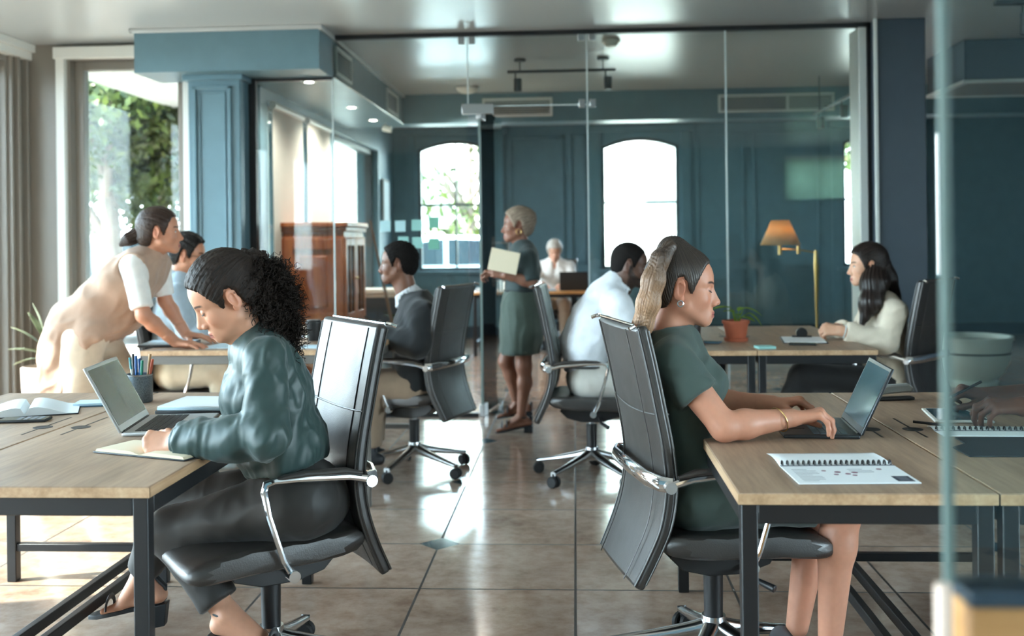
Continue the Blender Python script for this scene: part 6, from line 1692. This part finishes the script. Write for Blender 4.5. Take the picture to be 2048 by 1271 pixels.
def white_shirt_man():
    S = A(0, 1, 0); Y = 5.82
    P = Fig('bearded man in a white shirt hunched over the pale back desk', tuple(A(W(1172, 752, Y)[0], Y, 0)), (92, 66, 54))
    J = dict(S=S, F=X1, pel=W(1176, 752, Y), wst=W(1176, 698, Y), chs=W(1194, 640, Y), upc=W(1212, 600, Y), nck=W(1228, 566, Y),
             shR=W(1236, 612, 5.63), shL=W(1226, 602, 6.0), elR=W(1276, 690, 5.6), wrR=W(1355, 672, 5.7), elL=W(1270, 680, 6.05), wrL=W(1345, 664, 5.98),
             hipR=W(1182, 758, 5.72), hipL=W(1182, 754, 5.92), knR=W(1296, 762, 5.7), knL=W(1290, 758, 5.95), anR=W(1300, 905, 5.7), anL=W(1290, 895, 5.95))
    B = basis((1, -.02), -10); O = place(B, (-.008, -.08, 0), 1256, 532, 5.74)
    V, F, c = head(B, O, P.skin, W(1240, 575, Y), h=.003, nr=.060, eyes='open', male=True, beard='full', jaw=1.05, lips=(110, 70, 62), brow=(22, 18, 16), bcol=(18, 16, 15), nose=1.15); P.add_skin(V, F, c)
    bodyskin(P, J, 'm'); hands(P, J, ((1, .1, -.05), (0, 0, 1), (30, 35, 20)), ((1, -.1, -.05), (0, 0, 1), (30, 35, 20))); P.close()
    trousers(P, J, 'm', cloth('stone_chinos', (206, 204, 196), rough=.85), seed=5, g=.02)
    wsh = cloth('crisp_white_shirt', (228, 234, 240), rough=.75)
    top(P, J, 'm', wsh, g=.018, t1=1.94, h=.007, amp=.008, hem=.8, seed=14, along=(.6, 0, 1), extra=lambda f: f.el(A(J['wst']) + A(-.01, 0, .04), (.135, .185, .13), k=.06))
    f = Fld(); collar(f, W(1238, 572, Y), (.5, 0, 1), X1, .070, .036, th=.008); P.cloth('collar', f, .004, wsh)
    m = MB(); pc = A(J['pel']) * .55 + A(J['wst']) * .45; m.tube([tuple(pc + A(.128 * math.cos(a), .178 * math.sin(a), .0)) for a in [2 * PI * i / 28 for i in range(29)]], .018, 8, caps=False, flat=.4); P.mb('belt', m, M['leather'])
    haircap(P, B, O, .0035, hair_mat('buzz_cut', (18, 16, 15), (32, 28, 26), sc=(400, 200, 1), rough=.8, spec=.15), MALE, amp=.0006)
    shoes(P, J, M['cover'])
white_shirt_man()

def blazer_woman():
    Fw = unit(A(-1, .12, 0)); S = np.cross(ZV, Fw); Y = 6.15
    P = Fig('long dark haired woman in a cream blazer with clasped hands, facing left', tuple(A(W(1782, 765, Y)[0], Y, 0)), (214, 166, 138))
    J = dict(S=S, F=Fw, pel=W(1780, 765, Y), wst=W(1774, 708, Y), chs=W(1768, 655, Y), upc=W(1762, 616, Y), nck=W(1752, 584, Y),
             shL=W(1786, 624, 5.98), shR=W(1745, 615, 6.3), elL=W(1772, 684, 5.94), wrL=W(1682, 661, 5.97), elR=W(1738, 678, 6.32), wrR=W(1672, 655, 6.12),
             hipL=W(1775, 770, 6.05), hipR=W(1768, 766, 6.25), knL=W(1606, 752, 6.02), knR=W(1622, 748, 6.24), anL=W(1545, 868, 6.04), anR=W(1590, 870, 6.24))
    B = basis((-1, .06), -2); O = place(B, (.1185, 0, -.036), 1694, 546, 6.12)
    V, F, c = head(B, O, P.skin, W(1748, 588, Y), h=.003, nr=.047, eyes='open', lips=(176, 108, 98), brow=(40, 32, 28)); P.add_skin(V, F, c)
    bodyskin(P, J, 'f'); hands(P, J, ((-1, -.45, .12), (-.2, .5, .85), (45, 50, 30)), ((-1, .35, .12), (-.2, -.7, .7), (50, 55, 30)), sc=.95); P.close()
    trousers(P, J, 'f', cloth('black_trousers', (34, 33, 33), rough=.7), seed=2, g=.02)
    top(P, J, 'f', cloth('dark_top', (70, 66, 66), rough=.7), g=.003, t1=.6, name='top', amp=.002, hem=.3)
    def ex(f):
        f.rc(A(J['wst']), A(J['pel']) + A(0, 0, -.0), .112, .134, .05, side=S, w=1.4)
        f.rc(A(J['nck']) + Fw * .07 + ZV * .03, A(J['wst']) + Fw * .14, .05, .010, .012, op='s'); f.el(A(J['nck']) + ZV * .03, (.062, .07, .045), k=.01, op='s')
    top(P, J, 'f', cloth('cream_blazer', (218, 206, 186), rough=.85, bump=.15), g=.017, t1=1.88, h=.007, name='blazer', amp=.0095, hem=1.2, extra=ex, seed=15)
    hm = hair_mat('long_black_brown_hair', (18, 14, 13), (44, 33, 29), sc=(260, 5, 1), rough=.36, spec=.3)
    haircap(P, B, O, .013, hm, front=-.006, k=.02)
    f = Fld(); f.ch([W(1750, 522, 6.14), W(1766, 558, 6.14), W(1780, 590, 6.16), W(1800, 606, 6.18)], [.080, .074, .055, .012], k=.03, side=S, w=1.15)
    f.ch([W(1746, 530, 6.08), W(1748, 565, 6.04), W(1742, 605, 6.0), W(1722, 652, 5.98)], [.040, .062, .054, .010], k=.04, side=(1, 0, 0), w=1.15)
    f.ch([W(1744, 535, 6.2), W(1738, 580, 6.26), W(1728, 635, 6.26)], [.03, .036, .01], k=.025)
    V, F = f.mesh(.004); hc = W(1764, 560, 6.16); an = np.arctan2(V[:, 1] - hc[1], V[:, 0] - hc[0]); d = np.stack([an * .13 + .05 * (V[:, 2] - 1.1), V[:, 2], an * 0], 1)
    P.hair('long_hair', V + normals(V, F) * (.0016 * np.sin(d[:, 0] * 420 + 3 * vnoise(d * A(30, 6, 1))))[:, None], F, hm, d)
    m = MB(); ring(m, A(J['wrL']) + unit(A(J['elL']) - A(J['wrL'])) * .02, A(J['elL']) - A(J['wrL']), .034, .004, 24); P.mb('bracelet', m, M['vent_white'])
    shoes(P, J, M['cover'])
blazer_woman()

def walking_woman():
    Fw = unit(A(-1, -.06, 0)); S = np.cross(ZV, Fw); Y = 7.25
    P = Fig('woman in a green skirt walking through the glass door with a folder', tuple(A(W(1042, 860, Y)[0], Y, 0)), (134, 92, 74))
    J = dict(S=S, F=Fw, pel=W(1042, 612, Y), wst=W(1042, 574, Y), chs=W(1046, 537, Y), upc=W(1048, 512, Y), nck=W(1043, 492, Y),
             shL=W(1054, 518, 7.1), shR=W(1040, 515, 7.4), elL=W(1064, 565, 7.06), wrL=W(1012, 549, 7.04), elR=W(1042, 562, 7.42), wrR=W(996, 546, 7.22),
             hipL=W(1044, 625, 7.17), hipR=W(1040, 625, 7.33), knL=W(1048, 732, 7.18), anL=W(1042, 833, 7.2), knR=W(1012, 722, 7.32), anR=W(1034, 806, 7.36))
    B = basis((-1, -.08), 0); O = place(B, (0, 0, 0), 1036, 452, Y)
    V, F, c = head(B, O, P.skin, W(1043, 496, Y), h=.0034, nr=.045, eyes='open', lips=(140, 84, 76), brow=(50, 36, 30), nose=1.1); P.add_skin(V, F, c)
    bodyskin(P, J, 'f', h=.008, g=-.004); hands(P, J, ((-1, .3, .1), (-.3, .2, 1), (50, 50, 30)), ((-.9, .1, .25), (-.2, -1, .1), (35, 45, 25)), sc=.95)
    for s_ in 'LR':
        an = A(J['an' + s_]); d = Fw; dn = A(0, 0, -.062) if s_ == 'L' else A(.03, 0, -.06); f = Fld(); foot(f, an, an + d * .165 + dn + A(0, 0, -.035), an - d * .05 + dn + A(0, 0, .005)); P.skinfield(f, .005)
    P.close()
    top(P, J, 'f', cloth('dark_green_blouse', (50, 64, 64), rough=.7), g=.012, t1=.95, name='blouse', amp=.005, hem=.3, seed=3)
    f = Fld(); hz = W(1040, 704, Y)
    f.ch([A(J['wst']) * .85 + A(J['pel']) * .15, A(J['pel']), A(hz[0] + .01, Y, .7), A(hz[0] - .005, Y, hz[2])], [.105, .135, .142, .140], k=.05, side=S, w=1.35, cut=((hz[0], Y, hz[2]), (0, 0, -1)))
    P.cloth('skirt', f, .008, cloth('sage_skirt', (72, 85, 77), rough=.75), [dict(amp=.012, along=(0, 0, 1), scale=11, stretch=.1, seed=8)])
    m = MB(); wc = A(J['wst']) * .85 + A(J['pel']) * .15; m.tube([tuple(wc + Fw * .112 * math.cos(a) + S * .15 * math.sin(a)) for a in [2 * PI * i / 28 for i in range(29)]], .012, 8, caps=False, flat=.5); P.mb('belt', m, M['cover'])
    haircap(P, B, O, .014, hair_mat('cropped_ash_hair', (104, 88, 74), (164, 146, 128), sc=(120, 30, 1), rough=.5), amp=.003, extra=lambda f: f.el((-.075, 0, .06), (.045, .05, .045), k=.04))
    m = MB(); ring(m, O + B @ A(-.002, .084, -.04), B @ A(.2, 1, 0), .018, .002); P.mb('earring', m, M['brass'])
    for s_ in 'LR':
        an = A(J['an' + s_]); dn = A(0, 0, -.062) if s_ == 'L' else A(.03, 0, -.06); toe = an + Fw * .17 + dn + A(0, 0, -.035); hl = an - Fw * .05 + dn + A(0, 0, .005); d = unit(toe - hl)
        m = MB(); sd = unit(np.cross(d, ZV))
        pr = [(-.02, 0.028), (.08, .03), (.17, .04), (.23, .02)]; tp = [hl + d * q + sd * w_ for q, w_ in pr] + [hl + d * q - sd * w_ for q, w_ in pr[::-1]]; n = len(tp)
        m.add([tuple(p) for p in tp] + [tuple(p - A(0, 0, .012)) for p in tp], [tuple(range(n)), tuple(range(2 * n - 1, n - 1, -1))] + [(i, (i + 1) % n, (i + 1) % n + n, i + n) for i in range(n)])
        m.bx(hl[0] - .03, hl[0] + .03, hl[1] - .028, hl[1] + .028, max(hl[2] - .075, .0), hl[2] - .004)
        so_ = P.mb('sandal', m, M['cover'], bevel=.003)
        m = MB(); bl = hl + d * .15 + ZV * .02
        for q, r_ in ((0, .038), (.035, .036)):
            m = MB(); m.tube([tuple(bl + d * q + sd * .046 * math.cos(a) + ZV * r_ * math.sin(a)) for a in [PI * i / 10 for i in range(11)]], .013, 8, flat=.35); P.mb('toe_strap', m, M['cover'], so_)
        m = MB(); ring(m, an + ZV * .0, (.1, 0, 1), .037, .006); m.tube([tuple(hl - d * .02), tuple(hl - d * .02 + ZV * .06)], .02, 8, flat=.5)
        P.mb('ankle_strap', m, M['cover'], so_)
    t = thing('folder', 'cream folder held by the walking woman against her chest', 'folder', tuple(W(1008, 522, 7.0)))
    MB().box((0, 0, 0), (.20, .012, .15), 0, 0, Matrix.Rotation(R(-8), 4, 'Z') @ Matrix.Rotation(R(12), 4, 'Y')).build('cover', M['paper_cream'], t, bevel=.002)
    MB().box((0, .008, .0), (.19, .006, .142), 0, 0, Matrix.Rotation(R(-8), 4, 'Z') @ Matrix.Rotation(R(12), 4, 'Y')).build('pages', M['paper'], t, smooth=False)
walking_woman()

def grey_woman():
    Fw = A(0, -1, 0); S = A(1, 0, 0); x = W(1109, 500, 12.95)[0]
    P = Fig('short grey haired woman in a white shirt at the back office desk', (x, 13.1, 0), (214, 166, 142))
    J = dict(S=S, F=Fw, pel=A(x, 13.12, .58), wst=A(x, 13.09, .75), chs=A(x, 13.03, .91), upc=A(x, 12.98, 1.01), nck=A(x, 12.95, 1.075),
             shL=A(x + .175, 13.0, 1.0), shR=A(x - .175, 13.0, 1.0), elL=A(x + .25, 12.82, .81), wrL=A(x + .09, 12.6, .79), elR=A(x - .25, 12.82, .81), wrR=A(x - .12, 12.6, .79),
             hipL=A(x + .1, 13.05, .57), hipR=A(x - .1, 13.05, .57), knL=A(x + .12, 12.6, .55), knR=A(x - .14, 12.58, .55), anL=A(x + .12, 12.66, .1), anR=A(x - .14, 12.62, .1))
    B = basis((.06, -1), -22); O = place(B, (0, 0, 0), 1109, 502, 12.92)
    V, F, c = head(B, O, P.skin, J['nck'], h=.004, nr=.05, eyes='down', lips=(178, 116, 106), brow=(140, 124, 112)); P.add_skin(V, F, c)
    bodyskin(P, J, 'f', h=.01); hands(P, J, ((.2, -1, -.05), (0, 0, 1), (25, 30, 15)), ((-.3, -1, -.05), (0, 0, 1), (25, 30, 15)), h=.005); P.close()
    trousers(P, J, 'f', cloth('beige_trousers', (196, 176, 154), rough=.85), h=.012)
    def ex(f): f.rc(A(J['nck']) + Fw * .08 + ZV * .03, A(J['chs']) + Fw * .13 + ZV * .02, .045, .012, .012, op='s')
    wsh = cloth('soft_white_shirt', (232, 232, 230), rough=.8); top(P, J, 'f', wsh, g=.016, t1=1.85, h=.011, amp=.007, hem=.6, seed=21, extra=ex, along=(0, .3, 1))
    f = Fld(); collar(f, A(J['nck']) + A(0, -.005, -.005), (0, -.25, 1), Fw, .062, .035, gap=.8); P.cloth('collar', f, .008, wsh)
    haircap(P, B, O, .026, hair_mat('silver_hair', (150, 146, 138), (226, 222, 214), sc=(90, 30, 1), rough=.5), front=-.010, amp=.004, h=.005, sc=(120, 30, 1))
    shoes(P, J, M['cover'], h=.01)
grey_woman()

def writing_person():
    Fw = -X1; S = A(0, -1, 0)
    P = Fig('person at the right picture edge, only dark hands and forearms in view, holding a pen', (1.98, 3.3, 0), (92, 58, 44))
    J = dict(S=S, F=Fw, pel=A(2.0, 3.3, .58), wst=A(2.0, 3.3, .75), chs=A(1.97, 3.3, .92), upc=A(1.95, 3.3, 1.02), nck=A(1.93, 3.3, 1.1),
             shL=A(1.95, 3.11, 1.0), shR=A(1.94, 3.5, 1.0), elL=A(1.80, 3.0, .80), wrL=A(*W(2046, 812, 3.2)), elR=A(1.74, 3.58, .80), wrR=A(*W(1976, 792, 3.5)),
             hipL=A(1.95, 3.2, .57), hipR=A(1.95, 3.4, .57), knL=A(1.62, 3.2, .54), knR=A(1.62, 3.4, .54), anL=A(1.65, 3.2, .1), anR=A(1.65, 3.4, .1))
    B = basis((-1, 0), -20); O = A(1.86, 3.3, 1.24)
    V, F, c = head(B, O, P.skin, J['nck'], h=.004, nr=.056, male=True); P.add_skin(V, F, c)
    bodyskin(P, J, 'm', h=.008, g=-.006)
    f = Fld(); tp = hand(f, J['wrR'], (-1, .0, .22), (.2, -.35, 1), False, 1.0, curls=[(42, 50, 25), (48, 55, 30), (58, 62, 35), (62, 62, 35)], fore=A(J['elR']) * .3 + A(J['wrR']) * .7, fr=.03, thumb=(25, 25, 25), thumb_in=.2); P.skinfield(f, .0025)
    f = Fld(); hand(f, J['wrL'], (-1, .1, .05), (.05, -.3, 1), True, 1.0, curls=[(35, 40, 25), (40, 45, 25), (45, 45, 25), (48, 45, 25)], fore=A(J['elL']) * .3 + A(J['wrL']) * .7, fr=.03); P.skinfield(f, .0025)
    P.close()
    trousers(P, J, 'm', cloth('navy_trousers', (44, 50, 60), rough=.8), h=.012)
    top(P, J, 'm', cloth('grey_polo', (96, 98, 100), rough=.8), g=.014, t1=1.1, h=.011, hem=.5)
    haircap(P, B, O, .006, hair_mat('black_crop', (20, 18, 17), (40, 36, 34), rough=.6), MALE, amp=.001, h=.005)
    shoes(P, J, M['cover'], h=.01)
    dup(CH, (1.93, 3.3, 0), R(180), 'black leather chair of the person writing at the right picture edge')
    t = thing('pen', 'black pen held in the dark hand at the right picture edge', 'pen', tuple(W(1930, 780, 3.47)))
    a, b_ = W(1902, 793, 3.44) - W(1930, 780, 3.47), W(1962, 763, 3.5) - W(1930, 780, 3.47)
    MB().tube([tuple(a), tuple(b_)], .0045, 10).build('barrel', M['plastic'], t); MB().tube([tuple(a), tuple(a * 1.2)], [.004, .001], 8).build('tip', M['steel'], t)
writing_person()
# ================================================================ camera, daylight, render look
sc = bpy.context.scene
cam = bpy.data.cameras.new('camera'); co = bpy.data.objects.new('camera', cam); COL.objects.link(co)
cam.sensor_width = 36.0; cam.lens = FPX * 36.0 / 2048.0; cam.sensor_fit = 'HORIZONTAL'
cam.shift_y = -(635.5 - 482.5) / 2048.0
co.matrix_world = Matrix.Translation((0, 0, EYE)) @ Matrix.Rotation(YAW, 4, 'Z') @ Matrix.Rotation(PI / 2, 4, 'X') @ Matrix.Rotation(-ROLL, 4, 'Z')
cam.clip_start = .05; cam.clip_end = 200
cam.dof.use_dof = True; cam.dof.focus_distance = 3.25; cam.dof.aperture_fstop = 2.6
sc.camera = co
w = bpy.data.worlds.new('sky'); sc.world = w; w.use_nodes = True
nt = w.node_tree; nt.nodes.clear()
out = nt.nodes.new('ShaderNodeOutputWorld'); bg = nt.nodes.new('ShaderNodeBackground')
tc = nt.nodes.new('ShaderNodeTexCoord'); sp = nt.nodes.new('ShaderNodeSeparateXYZ'); rp = nt.nodes.new('ShaderNodeValToRGB')
nt.links.new(tc.outputs['Generated'], sp.inputs[0]); nt.links.new(sp.outputs[2], rp.inputs[0])
rp.color_ramp.elements[0].position = 0.0; rp.color_ramp.elements[0].color = (.84, .93, 1.0, 1)
rp.color_ramp.elements[1].position = .6; rp.color_ramp.elements[1].color = (.55, .78, 1.0, 1)
nt.links.new(rp.outputs[0], bg.inputs[0]); bg.inputs[1].default_value = SKY = 4.5
nt.links.new(bg.outputs[0], out.inputs[0])
sun = bpy.data.lights.new('sun', 'SUN'); sun.energy = 16.0; sun.angle = R(.8); sun.color = (1.0, .9, .76)
so = bpy.data.objects.new('sun', sun); COL.objects.link(so)
sd = Vector((.82, .26, -.80)).normalized()
so.rotation_euler = sd.to_track_quat('-Z', 'Y').to_euler()
def portal(c, sx, sy, rot):
    l = bpy.data.lights.new('daylight_portal', 'AREA'); l.shape = 'RECTANGLE'; l.size = sx; l.size_y = sy; l.cycles.is_portal = True
    o = bpy.data.objects.new('daylight_portal', l); COL.objects.link(o); o.location = c; o.rotation_euler = rot
for y0, y1 in LW: portal((LX - .25, (y0 + y1) / 2, 1.41), 2.66, y1 - y0, (0, R(-90), 0))
for y0, y1 in SW: portal((-2.75, (y0 + y1) / 2, 1.55), 1.9, y1 - y0, (0, R(-90), 0))
portal(((NW[0] + NW[1]) / 2, 8.18, 1.44), NW[1] - NW[0], 2.68, (R(-90), 0, 0))
for x0, x1 in WN: portal(((x0 + x1) / 2, BY + .26, 1.82), x1 - x0, 1.8, (R(-90), 0, 0))
for x0, x1 in FW: portal(((x0 + x1) / 2, FY - .25, 2.33), x1 - x0, .77, (R(90), 0, 0))
for y0, y1 in RW: portal((RX + .25, (y0 + y1) / 2, 1.5), 2.4, y1 - y0, (0, R(90), 0))
vs = sc.view_settings
vs.view_transform = 'Standard'; vs.look = 'None'; vs.exposure = 2.7; vs.gamma = 1.0; vs.use_curve_mapping = False
def lamp(name, c, e, r, col=(1, .93, .84)):
    l = bpy.data.lights.new(name, 'SPOT'); l.energy = e; l.shadow_soft_size = r; l.color = col; l.spot_size = R(150); l.spot_blend = .6
    o = bpy.data.objects.new(name, l); COL.objects.link(o); o.location = c
for y in (8.04, 9.6, 10.63): lamp('downlight_lamp', (-2.06, y, 2.57), 12, .03)
lamp('glass_room_fill', (-1.08, 10.6, 2.81), 26, .08)  # fill added below the domed lamp to brighten the glass room
l = bpy.data.lights.new('floor_lamp_light', 'POINT'); l.energy = 2.0; l.shadow_soft_size = .06; l.color = (1, .93, .82)
o = bpy.data.objects.new('floor_lamp_light', l); COL.objects.link(o); o.location = (1.668, 8.6, 1.37)
cy = sc.cycles
cy.max_bounces = 9; cy.diffuse_bounces = 5; cy.glossy_bounces = 5; cy.transparent_max_bounces = 24; cy.transmission_bounces = 4
cy.sample_clamp_indirect = 8.0; cy.caustics_reflective = False; cy.caustics_refractive = False
cy.use_denoising = True
cy.use_adaptive_sampling = True; cy.adaptive_threshold = 0.015
